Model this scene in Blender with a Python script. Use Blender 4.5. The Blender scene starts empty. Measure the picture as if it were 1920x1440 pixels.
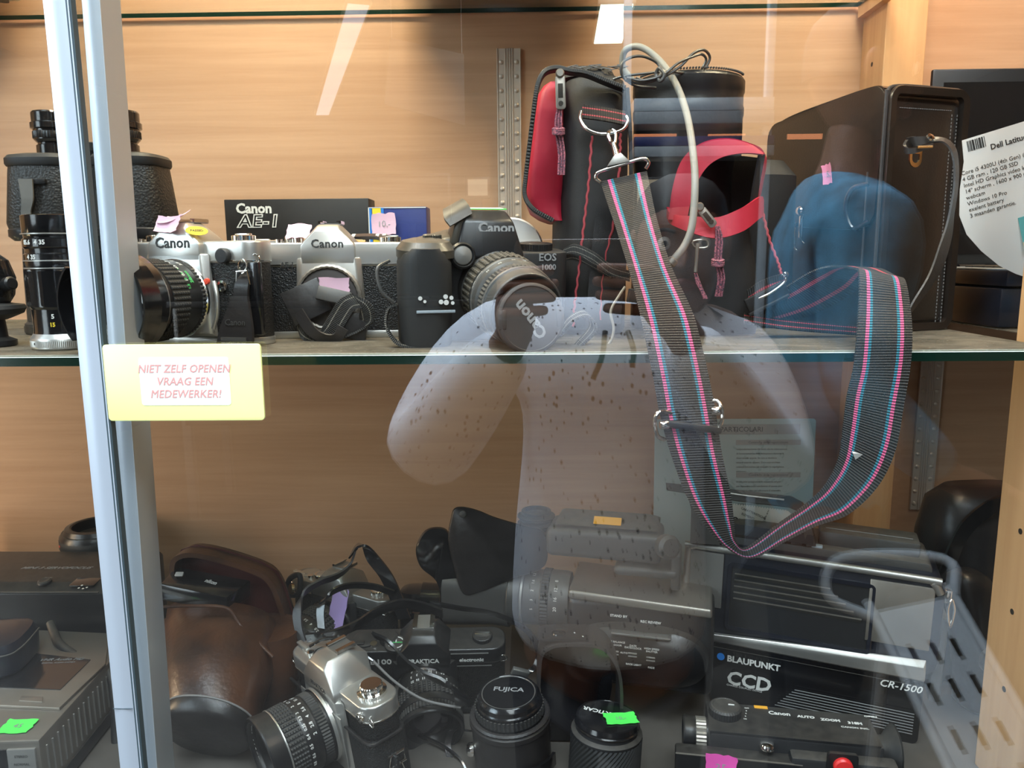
import bpy, bmesh, math, random
from mathutils import Vector, Matrix, Euler
random.seed(7)
C = bpy.context.scene.collection
scene = bpy.context.scene
PI = math.pi
R = math.radians
# ------------------------------------------------------------------ camera
FPX = 1443.0
CAM = Vector((0, 0, 1.5))
def cam_basis(yaw=1.2, pitch=9.36, roll=0.5):
    y, p, r = R(yaw), R(pitch), R(roll)
    f = Vector((-math.sin(y)*math.cos(p), math.cos(y)*math.cos(p), -math.sin(p)))
    r0 = Vector((math.cos(y), math.sin(y), 0))
    u0 = r0.cross(f)
    return (r0*math.cos(r)-u0*math.sin(r)), (u0*math.cos(r)+r0*math.sin(r)), f
CR, CU, CF = cam_basis()
cd = bpy.data.cameras.new('camera'); cam = bpy.data.objects.new('camera', cd); C.objects.link(cam)
mw = Matrix((CR, CU, -CF)).transposed().to_4x4(); mw.translation = CAM
cam.matrix_world = mw
cd.sensor_width = 36; cd.sensor_fit = 'HORIZONTAL'; cd.lens = 36*FPX/1920
cd.clip_start = 0.02; cd.clip_end = 60
scene.camera = cam
vs = scene.view_settings
vs.view_transform = 'Standard'; vs.look = 'None'; vs.gamma = 1; vs.use_curve_mapping = False
vs.exposure = 0.22
# ------------------------------------------------------------------ world and lights
w = bpy.data.worlds.new('world'); scene.world = w; w.use_nodes = True
w.node_tree.nodes['Background'].inputs[0].default_value = (0.75, 0.85, 1.0, 1)
w.node_tree.nodes['Background'].inputs[1].default_value = 0.12
def area(name, loc, target, size, power, col, sy=None, spread=180):
    l = bpy.data.lights.new(name, 'AREA'); l.energy = power; l.color = col
    l.shape = 'RECTANGLE' if sy else 'SQUARE'; l.size = size
    if sy: l.size_y = sy
    l.spread = R(spread)
    o = bpy.data.objects.new(name, l); C.objects.link(o); o.location = loc
    d = Vector(target)-Vector(loc)
    o.rotation_euler = d.to_track_quat('-Z', 'Y').to_euler()
    return o
WARM = (1.0, 0.77, 0.52)
area('case_lamp_light', (-0.26, 0.66, 2.085), (-0.24, 0.80, 1.4), 0.24, 5.8, WARM, 0.06)
area('case_lamp_light_right', (0.38, 0.66, 2.085), (0.34, 0.80, 1.5), 0.26, 4.6, WARM, 0.06)
area('shop_lamp_light', (-0.1, -0.10, 2.80), (0.0, 0.12, 1.3), 1.9, 56.0, (0.78, 0.88, 1.0), 0.35)
area('shop_lamp_light_back', (0.2, -1.55, 2.88), (0.0, -1.6, 0.0), 2.8, 55.0, (0.86, 0.93, 1.0), 0.8)
area('shop_lamp_light_left', (-2.2, -0.7, 2.6), (-0.2, 0.5, 1.2), 1.2, 40.0, (0.70, 0.85, 1.0), 1.0)
area('added_left_fill_light', (-3.4, -1.9, 1.75), (0.0, 0.5, 1.15), 2.2, 80.0, (0.80, 0.90, 1.0), 1.9)  # added cool fill from the left, no window modelled; lifts the lower compartment
area('added_case_fill_light', (-1.02, 0.585, 1.24), (0.4, 0.74, 1.20), 0.03, 1.9, (1.0, 0.72, 0.45), 0.30)  # added warm strip out of view, brightens the lower back wall

# ------------------------------------------------------------------ pixel -> point helpers (each thing gets its own real distance)
def ray(px, py): return CF + CR*((px-960)/FPX) + CU*((720-py)/FPX)
def P(px, py, y):
    d = ray(px, py); return CAM + d*(y/d.y)
def Z(px, py, z):
    d = ray(px, py); return CAM + d*((z-CAM.z)/d.z)
# ------------------------------------------------------------------ materials
def pm(name, col, rough=0.5, metal=0.0, bump=None, var=None, coat=0.0, dust=0.0, spec=0.5, alpha=None, sss=0):
    m = bpy.data.materials.new(name); m.use_nodes = True
    nt = m.node_tree; N = nt.nodes; L = nt.links
    b = N['Principled BSDF']
    b.inputs['Base Color'].default_value = (*col, 1)
    b.inputs['Roughness'].default_value = rough; b.inputs['Metallic'].default_value = metal
    b.inputs['Coat Weight'].default_value = coat; b.inputs['Coat Roughness'].default_value = 0.15
    b.inputs['Specular IOR Level'].default_value = spec
    tc = N.new('ShaderNodeTexCoord')
    out = None
    if var:
        n = N.new('ShaderNodeTexNoise'); n.inputs['Scale'].default_value = var[0]; n.inputs['Detail'].default_value = 5
        L.new(tc.outputs['Object'], n.inputs['Vector'])
        mx = N.new('ShaderNodeMix'); mx.data_type = 'RGBA'
        c2 = var[2] if len(var) > 2 else tuple(c*(1-var[1]) for c in col)
        mx.inputs[6].default_value = (*col, 1); mx.inputs[7].default_value = (*c2, 1)
        rp = N.new('ShaderNodeValToRGB'); rp.color_ramp.elements[0].position = 0.38; rp.color_ramp.elements[1].position = 0.66
        L.new(n.outputs['Fac'], rp.inputs[0]); L.new(rp.outputs[0], mx.inputs[0])
        out = mx.outputs[2]
    if dust > 0:
        g = N.new('ShaderNodeNewGeometry'); sp = N.new('ShaderNodeSeparateXYZ'); L.new(g.outputs['Normal'], sp.inputs[0])
        mr = N.new('ShaderNodeMapRange'); mr.inputs[1].default_value = 0.35; mr.inputs[2].default_value = 1.0
        L.new(sp.outputs['Z'], mr.inputs[0])
        n2 = N.new('ShaderNodeTexNoise'); n2.inputs['Scale'].default_value = 160; n2.inputs['Detail'].default_value = 6
        L.new(tc.outputs['Object'], n2.inputs['Vector'])
        mu = N.new('ShaderNodeMath'); mu.operation = 'MULTIPLY'; L.new(mr.outputs[0], mu.inputs[0]); L.new(n2.outputs['Fac'], mu.inputs[1])
        mu2 = N.new('ShaderNodeMath'); mu2.operation = 'MULTIPLY'; mu2.inputs[1].default_value = dust*1.6; mu2.use_clamp = True
        L.new(mu.outputs[0], mu2.inputs[0])
        md = N.new('ShaderNodeMix'); md.data_type = 'RGBA'; md.inputs[7].default_value = (0.30, 0.26, 0.21, 1)
        if out: L.new(out, md.inputs[6])
        else: md.inputs[6].default_value = (*col, 1)
        L.new(mu2.outputs[0], md.inputs[0]); out = md.outputs[2]
    if out: L.new(out, b.inputs['Base Color'])
    if bump:
        kind, sc, st = bump[:3]
        if kind == 'noise':
            t = N.new('ShaderNodeTexNoise'); t.inputs['Detail'].default_value = 4; o = 'Fac'
        else:
            t = N.new('ShaderNodeTexVoronoi'); o = 'Distance'
        t.inputs['Scale'].default_value = sc
        L.new(tc.outputs['Object'], t.inputs['Vector'])
        bp = N.new('ShaderNodeBump'); bp.inputs['Strength'].default_value = st; bp.inputs['Distance'].default_value = 0.0006
        L.new(t.outputs[o], bp.inputs['Height']); L.new(bp.outputs[0], b.inputs['Normal'])
    return m
def emis(name, col, s):
    m = bpy.data.materials.new(name); m.use_nodes = True; N = m.node_tree.nodes
    b = N['Principled BSDF']; b.inputs['Base Color'].default_value = (0, 0, 0, 1)
    b.inputs['Emission Color'].default_value = (*col, 1); b.inputs['Emission Strength'].default_value = s
    return m
def wood(name, c1, c2, scale=(2, 2, 60), rough=0.45, planks=None):
    m = bpy.data.materials.new(name); m.use_nodes = True; nt = m.node_tree; N = nt.nodes; L = nt.links
    b = N['Principled BSDF']; b.inputs['Roughness'].default_value = rough
    tc = N.new('ShaderNodeTexCoord'); mp = N.new('ShaderNodeMapping'); mp.inputs['Scale'].default_value = scale
    L.new(tc.outputs['Object'], mp.inputs[0])
    n = N.new('ShaderNodeTexNoise'); n.inputs['Scale'].default_value = 1.6; n.inputs['Detail'].default_value = 8; n.inputs['Distortion'].default_value = 0.5
    L.new(mp.outputs[0], n.inputs['Vector'])
    mp2 = N.new('ShaderNodeMapping'); mp2.inputs['Scale'].default_value = tuple(s*4.5 for s in scale)
    L.new(tc.outputs['Object'], mp2.inputs[0])
    n2 = N.new('ShaderNodeTexNoise'); n2.inputs['Scale'].default_value = 2.0; n2.inputs['Detail'].default_value = 4
    L.new(mp2.outputs[0], n2.inputs['Vector'])
    ad = N.new('ShaderNodeMath'); ad.operation = 'MULTIPLY_ADD'; ad.inputs[1].default_value = 0.35
    L.new(n2.outputs['Fac'], ad.inputs[0]); L.new(n.outputs['Fac'], ad.inputs[2])
    rp = N.new('ShaderNodeValToRGB'); rp.color_ramp.elements[0].position = 0.45; rp.color_ramp.elements[1].position = 0.85
    rp.color_ramp.elements[0].color = (*c1, 1); rp.color_ramp.elements[1].color = (*c2, 1)
    L.new(ad.outputs[0], rp.inputs[0]); L.new(rp.outputs[0], b.inputs['Base Color'])
    bp = N.new('ShaderNodeBump'); bp.inputs['Strength'].default_value = 0.08; bp.inputs['Distance'].default_value = 0.001
    L.new(ad.outputs[0], bp.inputs['Height']); L.new(bp.outputs[0], b.inputs['Normal'])
    return m
def pane_glass(name, fac, tint=(0.97, 0.985, 0.975)):
    m = bpy.data.materials.new(name); m.use_nodes = True; nt = m.node_tree; N = nt.nodes; L = nt.links
    N.remove(N['Principled BSDF'])
    t = N.new('ShaderNodeBsdfTransparent'); t.inputs[0].default_value = (*tint, 1)
    g = N.new('ShaderNodeBsdfGlossy'); g.inputs['Roughness'].default_value = 0.0
    fr_ = N.new('ShaderNodeLayerWeight'); fr_.inputs[0].default_value = 0.25
    mr = N.new('ShaderNodeMapRange'); mr.inputs[3].default_value = fac; mr.inputs[4].default_value = 1.0
    L.new(fr_.outputs['Fresnel'], mr.inputs[0])
    pw = N.new('ShaderNodeMath'); pw.operation = 'POWER'; pw.inputs[1].default_value = 3.0
    L.new(fr_.outputs['Facing'], pw.inputs[0])
    mr2 = N.new('ShaderNodeMapRange'); mr2.inputs[3].default_value = fac; mr2.inputs[4].default_value = 0.9
    L.new(pw.outputs[0], mr2.inputs[0])
    mx = N.new('ShaderNodeMixShader'); L.new(mr2.outputs[0], mx.inputs[0]); L.new(t.outputs[0], mx.inputs[1]); L.new(g.outputs[0], mx.inputs[2])
    L.new(mx.outputs[0], N['Material Output'].inputs[0])
    return m
def dusty_glass(name, cover, dustcol):
    m = bpy.data.materials.new(name); m.use_nodes = True; nt = m.node_tree; N = nt.nodes; L = nt.links
    b = N['Principled BSDF']; b.inputs['Roughness'].default_value = 0.8
    tc = N.new('ShaderNodeTexCoord'); mp = N.new('ShaderNodeMapping'); mp.inputs['Scale'].default_value = (14, 22, 1)
    L.new(tc.outputs['Object'], mp.inputs[0])
    n = N.new('ShaderNodeTexNoise'); n.inputs['Scale'].default_value = 1.0; n.inputs['Detail'].default_value = 9; n.inputs['Roughness'].default_value = 0.65; n.inputs['Distortion'].default_value = 1.2
    L.new(mp.outputs[0], n.inputs['Vector'])
    n2 = N.new('ShaderNodeTexNoise'); n2.inputs['Scale'].default_value = 420; n2.inputs['Detail'].default_value = 3
    L.new(tc.outputs['Object'], n2.inputs['Vector'])
    rp = N.new('ShaderNodeValToRGB'); rp.color_ramp.elements[0].position = 0.35; rp.color_ramp.elements[1].position = 0.72
    rp.color_ramp.elements[0].color = (*[c*0.45 for c in dustcol], 1); rp.color_ramp.elements[1].color = (*dustcol, 1)
    L.new(n.outputs['Fac'], rp.inputs[0])
    rs = N.new('ShaderNodeValToRGB'); rs.color_ramp.elements[0].position = 0.66; rs.color_ramp.elements[1].position = 0.72
    L.new(n2.outputs['Fac'], rs.inputs[0])
    mc = N.new('ShaderNodeMix'); mc.data_type = 'RGBA'; mc.inputs[7].default_value = (0.7, 0.66, 0.58, 1)
    L.new(rs.outputs[0], mc.inputs[0]); L.new(rp.outputs[0], mc.inputs[6]); L.new(mc.outputs[2], b.inputs['Base Color'])
    tl = N.new('ShaderNodeBsdfTranslucent'); L.new(mc.outputs[2], tl.inputs[0])
    mt = N.new('ShaderNodeMixShader'); mt.inputs[0].default_value = 0.5; L.new(b.outputs[0], mt.inputs[1]); L.new(tl.outputs[0], mt.inputs[2])
    t = N.new('ShaderNodeBsdfTransparent'); t.inputs[0].default_value = (0.8, 0.9, 0.85, 1)
    mr = N.new('ShaderNodeMapRange'); mr.inputs[1].default_value = 0.3; mr.inputs[2].default_value = 0.6
    mr.inputs[3].default_value = cover*0.75; mr.inputs[4].default_value = cover
    L.new(n.outputs['Fac'], mr.inputs[0])
    mx = N.new('ShaderNodeMixShader'); L.new(mr.outputs[0], mx.inputs[0]); L.new(t.outputs[0], mx.inputs[1]); L.new(mt.outputs[0], mx.inputs[2])
    L.new(mx.outputs[0], N['Material Output'].inputs[0])
    return m
def webbing(name, base, pink, teal, redline=False, ribs=520.0):
    """UV u across 0..1, v = metres along"""
    m = bpy.data.materials.new(name); m.use_nodes = True; nt = m.node_tree; N = nt.nodes; L = nt.links
    b = N['Principled BSDF']; b.inputs['Roughness'].default_value = 0.55
    uv = N.new('ShaderNodeUVMap'); sp = N.new('ShaderNodeSeparateXYZ'); L.new(uv.outputs[0], sp.inputs[0])
    r = N.new('ShaderNodeValToRGB'); r.color_ramp.interpolation = 'CONSTANT'
    e = r.color_ramp.elements
    stops = ([(0, base), (0.15, pink), (0.215, teal), (0.27, base), (0.73, teal), (0.785, pink), (0.85, base)] if not redline
             else [(0, base), (0.2, pink), (0.3, base), (0.7, pink), (0.8, base)])
    e[0].position = 0; e[0].color = (*stops[0][1], 1); e[1].position = stops[1][0]; e[1].color = (*stops[1][1], 1)
    for s, c in stops[2:]:
        q = e.new(s); q.color = (*c, 1)
    L.new(sp.outputs['X'], r.inputs[0])
    # weave: ribs along v, stitches along u (fine relief)
    s1 = N.new('ShaderNodeMath'); s1.operation = 'MULTIPLY'; s1.inputs[1].default_value = ribs*2*PI; L.new(sp.outputs['Y'], s1.inputs[0])
    s2 = N.new('ShaderNodeMath'); s2.operation = 'SINE'; L.new(s1.outputs[0], s2.inputs[0])
    c1 = N.new('ShaderNodeMath'); c1.operation = 'MULTIPLY'; c1.inputs[1].default_value = 46*2*PI; L.new(sp.outputs['X'], c1.inputs[0])
    c2 = N.new('ShaderNodeMath'); c2.operation = 'SINE'; L.new(c1.outputs[0], c2.inputs[0])
    mu = N.new('ShaderNodeMath'); mu.operation = 'MULTIPLY_ADD'; mu.inputs[1].default_value = 0.45; L.new(c2.outputs[0], mu.inputs[0]); L.new(s2.outputs[0], mu.inputs[2])
    mr = N.new('ShaderNodeMapRange'); mr.inputs[1].default_value = -1.3; mr.inputs[2].default_value = 1.3; mr.inputs[3].default_value = 0.15; mr.inputs[4].default_value = 1.75
    L.new(mu.outputs[0], mr.inputs[0])
    vm = N.new('ShaderNodeVectorMath'); vm.operation = 'SCALE'; L.new(r.outputs[0], vm.inputs[0]); L.new(mr.outputs[0], vm.inputs['Scale'])
    L.new(vm.outputs[0], b.inputs['Base Color'])
    bp = N.new('ShaderNodeBump'); bp.inputs['Strength'].default_value = 0.7; bp.inputs['Distance'].default_value = 0.0005
    L.new(mu.outputs[0], bp.inputs['Height']); L.new(bp.outputs[0], b.inputs['Normal'])
    return m
def speckle(name, col, dots, sc=70, thr=0.15):
    m = pm(name, col, 0.85)
    nt = m.node_tree; N = nt.nodes; L = nt.links; b = N['Principled BSDF']
    tc = N.new('ShaderNodeTexCoord'); mp = N.new('ShaderNodeMapping'); mp.inputs['Scale'].default_value = (1.0, 1.0, 0.6); L.new(tc.outputs['Object'], mp.inputs[0])
    v = N.new('ShaderNodeTexVoronoi'); v.inputs['Scale'].default_value = sc; L.new(mp.outputs[0], v.inputs['Vector'])
    n = N.new('ShaderNodeTexNoise'); n.inputs['Scale'].default_value = 9; L.new(tc.outputs['Object'], n.inputs['Vector'])
    mm = N.new('ShaderNodeMath'); mm.operation = 'MULTIPLY'; mm.inputs[1].default_value = thr*2; L.new(n.outputs['Fac'], mm.inputs[0])
    lt = N.new('ShaderNodeMath'); lt.operation = 'LESS_THAN'; L.new(v.outputs['Distance'], lt.inputs[0]); L.new(mm.outputs[0], lt.inputs[1])
    mx = N.new('ShaderNodeMix'); mx.data_type = 'RGBA'; mx.inputs[6].default_value = (*col, 1); mx.inputs[7].default_value = (*dots, 1)
    L.new(lt.outputs[0], mx.inputs[0]); L.new(mx.outputs[2], b.inputs['Base Color'])
    return m
M = {}
M['black'] = pm('black_plastic', (0.012, 0.012, 0.013), 0.32, dust=0.12)
M['blackm'] = pm('matt_black_plastic', (0.016, 0.016, 0.017), 0.5, bump=('noise', 1500, 0.15), dust=0.2)
M['rubber'] = pm('black_rubber', (0.02, 0.02, 0.02), 0.62, dust=0.15)
M['gloss'] = pm('gloss_black', (0.008, 0.008, 0.009), 0.14, coat=0.6)
M['leatherette'] = pm('leatherette', (0.012, 0.012, 0.012), 0.42, bump=('voronoi', 750, 0.9))
M['binoleather'] = pm('binocular_leather', (0.018, 0.017, 0.016), 0.45, bump=('voronoi', 480, 0.8), dust=0.1)
M['hardcase'] = pm('hard_case_leather', (0.020, 0.014, 0.011), 0.30, bump=('noise', 700, 0.25), coat=0.3)
M['strapleather'] = pm('strap_leather', (0.035, 0.031, 0.03), 0.38, bump=('noise', 500, 0.3))
M['brown'] = pm('brown_leather', (0.085, 0.034, 0.016), 0.33, bump=('noise', 260, 0.5), var=(22, 0.6, (0.03, 0.014, 0.009)))
M['redbrown'] = pm('red_brown_lining', (0.06, 0.009, 0.006), 0.5, bump=('noise', 600, 0.3))
M['silver'] = pm('satin_silver', (0.62, 0.61, 0.58), 0.34, 0.85, bump=('noise', 2500, 0.04))
M['silverd'] = pm('dark_silver', (0.36, 0.35, 0.33), 0.38, 0.8)
M['champagne'] = pm('champagne_metal', (0.34, 0.31, 0.27), 0.40, 0.75, var=(30, 0.12))
M['chrome'] = pm('chrome', (0.82, 0.80, 0.76), 0.12, 1.0)
M['brass'] = pm('worn_brass', (0.75, 0.58, 0.33), 0.25, 1.0)
M['alu'] = pm('anodised_aluminium', (0.48, 0.54, 0.60), 0.38, 0.35, bump=('noise', 900, 0.03))
M['alu2'] = pm('brushed_door_profile', (0.56, 0.60, 0.63), 0.36, 0.5)
M['gasket'] = pm('grey_gasket', (0.05, 0.075, 0.085), 0.35)
M['greyp'] = pm('dark_grey_plastic', (0.055, 0.053, 0.05), 0.42, bump=('noise', 1800, 0.12), dust=0.3)
M['midgrey'] = pm('grey_plastic', (0.16, 0.155, 0.145), 0.45, dust=0.3)
M['eosgold'] = pm('dusty_dark_bronze', (0.050, 0.043, 0.032), 0.32, dust=0.45)
M['bluegrey'] = pm('blue_grey_plastic', (0.35, 0.40, 0.44), 0.45)
M['navy'] = pm('navy_plastic', (0.012, 0.014, 0.022), 0.3, coat=0.3)
M['white'] = pm('white_print', (0.75, 0.74, 0.70), 0.6)
M['engrave'] = pm('engraved_black', (0.03, 0.03, 0.03), 0.6)
M['greyprint'] = pm('grey_print', (0.30, 0.30, 0.30), 0.6)
M['paper'] = pm('white_paper', (0.78, 0.76, 0.72), 0.75)
M['bluepaper'] = pm('pale_blue_paper', (0.42, 0.50, 0.50), 0.7)
M['pink'] = pm('pale_pink_note', (0.78, 0.50, 0.62), 0.7)
M['lilac'] = pm('lilac_note', (0.42, 0.30, 0.62), 0.7)
M['hotpink'] = pm('hot_pink_note', (0.90, 0.10, 0.48), 0.6)
M['roseneon'] = pm('bright_pink_note', (0.95, 0.30, 0.50), 0.6)
M['green'] = pm('neon_green_sticker', (0.10, 0.85, 0.12), 0.6)
M['orange'] = pm('orange_sticker', (0.95, 0.45, 0.04), 0.6)
M['neon'] = pm('neon_yellow_acrylic', (0.86, 0.90, 0.34), 0.35)
M['signlabel'] = pm('pale_label', (0.80, 0.88, 0.80), 0.6)
M['signtext'] = pm('faded_red_print', (0.62, 0.30, 0.27), 0.6)
M['red'] = pm('red_button', (0.75, 0.03, 0.03), 0.35)
M['reddot'] = pm('red_dot', (0.8, 0.08, 0.04), 0.4)
M['greenprint'] = pm('green_print', (0.08, 0.55, 0.15), 0.6)
M['yellow'] = pm('yellow_print', (0.85, 0.62, 0.03), 0.6)
M['blue'] = pm('blue_card', (0.012, 0.025, 0.16), 0.4)
M['bluel'] = pm('bright_blue_card', (0.03, 0.20, 0.62), 0.4)
M['bluedot'] = pm('blue_dot', (0.02, 0.22, 0.70), 0.4)
M['fabric'] = pm('black_nylon', (0.016, 0.015, 0.016), 0.62, bump=('noise', 1600, 0.5), var=(40, 0.3))
M['redfabric'] = pm('red_nylon', (0.40, 0.009, 0.030), 0.55, bump=('noise', 55, 0.9))
M['vinyl'] = pm('soft_black_vinyl', (0.018, 0.016, 0.016), 0.36, bump=('noise', 120, 0.7))
M['cable'] = pm('grey_cable', (0.26, 0.245, 0.215), 0.5)
M['cordgrey'] = pm('dark_cord', (0.06, 0.058, 0.055), 0.35)
M['paracord'] = pm('speckled_cord', (0.03, 0.03, 0.05), 0.7, var=(900, 0, (0.55, 0.16, 0.20)))
M['redstitch'] = pm('red_stitching', (0.38, 0.05, 0.06), 0.7)
M['stitch'] = pm('grey_stitching', (0.20, 0.19, 0.18), 0.7)
M['coated'] = pm('coated_lens_glass', (0.010, 0.008, 0.014), 0.04, coat=1.0)
M['smoked'] = pm('smoked_window', (0.010, 0.010, 0.011), 0.10, coat=0.8)
M['teal'] = pm('teal_print', (0.12, 0.42, 0.42), 0.6)
M['cream'] = pm('cream_plastic', (0.62, 0.52, 0.36), 0.5)
M['capgrey'] = pm('lens_cap_grey', (0.055, 0.047, 0.043), 0.55)
M['web'] = webbing('striped_webbing', (0.042, 0.036, 0.032), (0.85, 0.13, 0.30), (0.03, 0.22, 0.30))
M['webdark'] = webbing('dark_webbing', (0.022, 0.02, 0.02), (0.50, 0.06, 0.08), (0.02, 0.02, 0.02), True)
M['webgrey'] = webbing('camera_strap_webbing', (0.05, 0.048, 0.044), (0.05, 0.048, 0.044), (0.4, 0.37, 0.30), False, 700)
M['wallwood'] = wood('beech_laminate_back', (0.58, 0.345, 0.205), (0.49, 0.275, 0.155), (1.8, 1.8, 55))
M['postwood'] = wood('beech_post', (0.72, 0.43, 0.21), (0.58, 0.32, 0.15), (26, 26, 1.2))
M['floorwood'] = pm('dusty_grey_board', (0.13, 0.115, 0.10), 0.6, var=(14, 0.4))
M['glass'] = pane_glass('door_glass', 0.115)
M['shelfglass'] = pane_glass('shelf_glass', 0.04, (0.93, 0.97, 0.95))
M['dusty'] = dusty_glass('dusty_shelf_top', 0.66, (0.44, 0.375, 0.30))
M['edge'] = pm('green_glass_edge', (0.004, 0.022, 0.014), 0.08, coat=0.8)
M['arris'] = pm('ground_glass_arris', (0.90, 0.90, 0.86), 0.4)
M['perf'] = pm('galvanised_rail', (0.62, 0.51, 0.42), 0.35, 0.25)
M['hole'] = pm('dark_hole', (0.02, 0.015, 0.01), 0.8)
# ------------------------------------------------------------------ mesh builder: local units are millimetres
def fr(o, z=(0, -1, 0), up=(0, 0, 1)):
    z = Vector(z).normalized(); up = Vector(up)
    x = up.cross(z)
    if x.length < 1e-5: x = Vector((1, 0, 0))
    x.normalize(); y = z.cross(x)
    m = Matrix((x, y, z)).transposed().to_4x4(); m.translation = Vector(o)
    return m
def T(x, y, z): return Matrix.Translation((x, y, z))
def RZ(a): return Matrix.Rotation(R(a), 4, 'Z')
def RX(a): return Matrix.Rotation(R(a), 4, 'X')
def RY(a): return Matrix.Rotation(R(a), 4, 'Y')
I4 = Matrix.Identity(4)
def catmull(pts, n=8, closed=False):
    pts = [Vector(p) for p in pts]; out = []; m = len(pts)
    rng = m if closed else m-1
    for i in range(rng):
        p0 = pts[(i-1) % m] if (closed or i > 0) else pts[0]*2-pts[1]
        p1 = pts[i]; p2 = pts[(i+1) % m]
        p3 = pts[(i+2) % m] if (closed or i+2 < m) else pts[-1]*2-pts[-2]
        for k in range(n):
            t = k/n
            out.append(0.5*((2*p1)+(p2-p0)*t+(2*p0-5*p1+4*p2-p3)*t*t+(3*p1-p0-3*p2+p3)*t**3))
    if not closed: out.append(pts[-1].copy())
    return out
def rrect(w, h, r, n=5):
    pts = []
    for cx, cy, a in ((w/2-r, h/2-r, 0), (-w/2+r, h/2-r, 90), (-w/2+r, -h/2+r, 180), (w/2-r, -h/2+r, 270)):
        for k in range(n+1):
            t = R(a+90*k/n); pts.append((cx+r*math.cos(t), cy+r*math.sin(t)))
    return pts
def sell(w, h, p=2.6, n=32):
    o = []
    for k in range(n):
        t = 2*PI*k/n; c, s = math.cos(t), math.sin(t)
        o.append((w/2*abs(c)**(2/p)*(1 if c >= 0 else -1), h/2*abs(s)**(2/p)*(1 if s >= 0 else -1)))
    return o
class MB:
    def __init__(s):
        s.bm = bmesh.new(); s.uv = s.bm.loops.layers.uv.new('UVMap')
    def _bev(s, geom_edges, off, seg):
        bmesh.ops.bevel(s.bm, geom=geom_edges, offset=off, segments=seg, profile=0.5, affect='EDGES', clamp_overlap=True)
    def box(s, c, d, m=I4, bev=0.0, seg=2):
        t = bmesh.new(); bmesh.ops.create_cube(t, size=1)
        for v in t.verts: v.co = Vector((v.co.x*d[0], v.co.y*d[1], v.co.z*d[2]))
        if bev > 0: bmesh.ops.bevel(t, geom=t.edges[:], offset=min(bev, min(d)*0.49), segments=seg, profile=0.5, affect='EDGES', clamp_overlap=True)
        s._merge(t, m @ T(*c)); return s
    def _merge(s, t, m):
        me = bpy.data.meshes.new('t'); t.to_mesh(me); t.free(); me.transform(m); s.bm.from_mesh(me); bpy.data.meshes.remove(me)
    def hull(s, pts, m=I4, bev=0.0, seg=2):
        t = bmesh.new()
        for p in pts: t.verts.new(p)
        r = bmesh.ops.convex_hull(t, input=t.verts[:])
        bmesh.ops.delete(t, geom=list({g for g in r['geom_interior'] if isinstance(g, bmesh.types.BMVert)}), context='VERTS')
        bmesh.ops.dissolve_limit(t, angle_limit=R(3), verts=t.verts[:], edges=t.edges[:])
        if bev > 0: bmesh.ops.bevel(t, geom=t.edges[:], offset=bev, segments=seg, profile=0.5, affect='EDGES', clamp_overlap=True)
        s._merge(t, m); return s
    def prism(s, poly, h, m=I4, bev=0.0, seg=2):
        t = bmesh.new()
        a = [t.verts.new((p[0], p[1], 0)) for p in poly]; b = [t.verts.new((p[0], p[1], h)) for p in poly]
        n = len(poly)
        bot = t.faces.new(a[::-1]); top = t.faces.new(b)
        for i in range(n): t.faces.new((a[i], a[(i+1) % n], b[(i+1) % n], b[i]))
        bmesh.ops.recalc_face_normals(t, faces=t.faces[:])
        if bev > 0:
            e = list({x for x in top.edges[:]+bot.edges[:]})
            bmesh.ops.bevel(t, geom=e, offset=bev, segments=seg, profile=0.5, affect='EDGES', clamp_overlap=True)
        s._merge(t, m); return s
    def lathe(s, prof, m=I4, seg=40, cap=True, knurl=None):
        t = bmesh.new(); rings = []
        for (r, z) in prof:
            ring = []
            for k in range(seg):
                a = 2*PI*k/seg; rr = r
                if knurl and k % 2: rr = r-knurl
                ring.append(t.verts.new((rr*math.cos(a), rr*math.sin(a), z)))
            rings.append(ring)
        for i in range(len(rings)-1):
            for k in range(seg):
                t.faces.new((rings[i][k], rings[i][(k+1) % seg], rings[i+1][(k+1) % seg], rings[i+1][k]))
        if cap:
            t.faces.new(rings[0][::-1]); t.faces.new(rings[-1])
        bmesh.ops.recalc_face_normals(t, faces=t.faces[:])
        s._merge(t, m); return s
    def grid_ring(s, r, z0, z1, n, rows, dep, m=I4):
        """rubber grip of raised blocks: n blocks round, rows blocks along"""
        t = bmesh.new(); prof = []
        h = (z1-z0)/rows
        for i in range(rows):
            a = z0+i*h
            prof += [(0, a), (1, a+h*0.15), (1, a+h*0.85), (0, a+h)]
        seg = n*4; rings = []
        for (f, z) in prof:
            ring = []
            for k in range(seg):
                a = 2*PI*k/seg; up = f and (k % 4 in (1, 2))
                rr = r if up else r-dep
                ring.append(t.verts.new((rr*math.cos(a), rr*math.sin(a), z)))
            rings.append(ring)
        for i in range(len(rings)-1):
            for k in range(seg):
                t.faces.new((rings[i][k], rings[i][(k+1) % seg], rings[i+1][(k+1) % seg], rings[i+1][k]))
        bmesh.ops.recalc_face_normals(t, faces=t.faces[:])
        s._merge(t, m); return s
    def loft(s, rings, m=I4, cap=True, closed=True):
        t = bmesh.new(); vr = [[t.verts.new(p) for p in r] for r in rings]
        n = len(vr[0])
        for i in range(len(vr)-1):
            for k in range(n if closed else n-1):
                t.faces.new((vr[i][k], vr[i][(k+1) % n], vr[i+1][(k+1) % n], vr[i+1][k]))
        if cap and closed:
            t.faces.new(vr[0][::-1]); t.faces.new(vr[-1])
        bmesh.ops.recalc_face_normals(t, faces=t.faces[:])
        s._merge(t, m); return s
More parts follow.
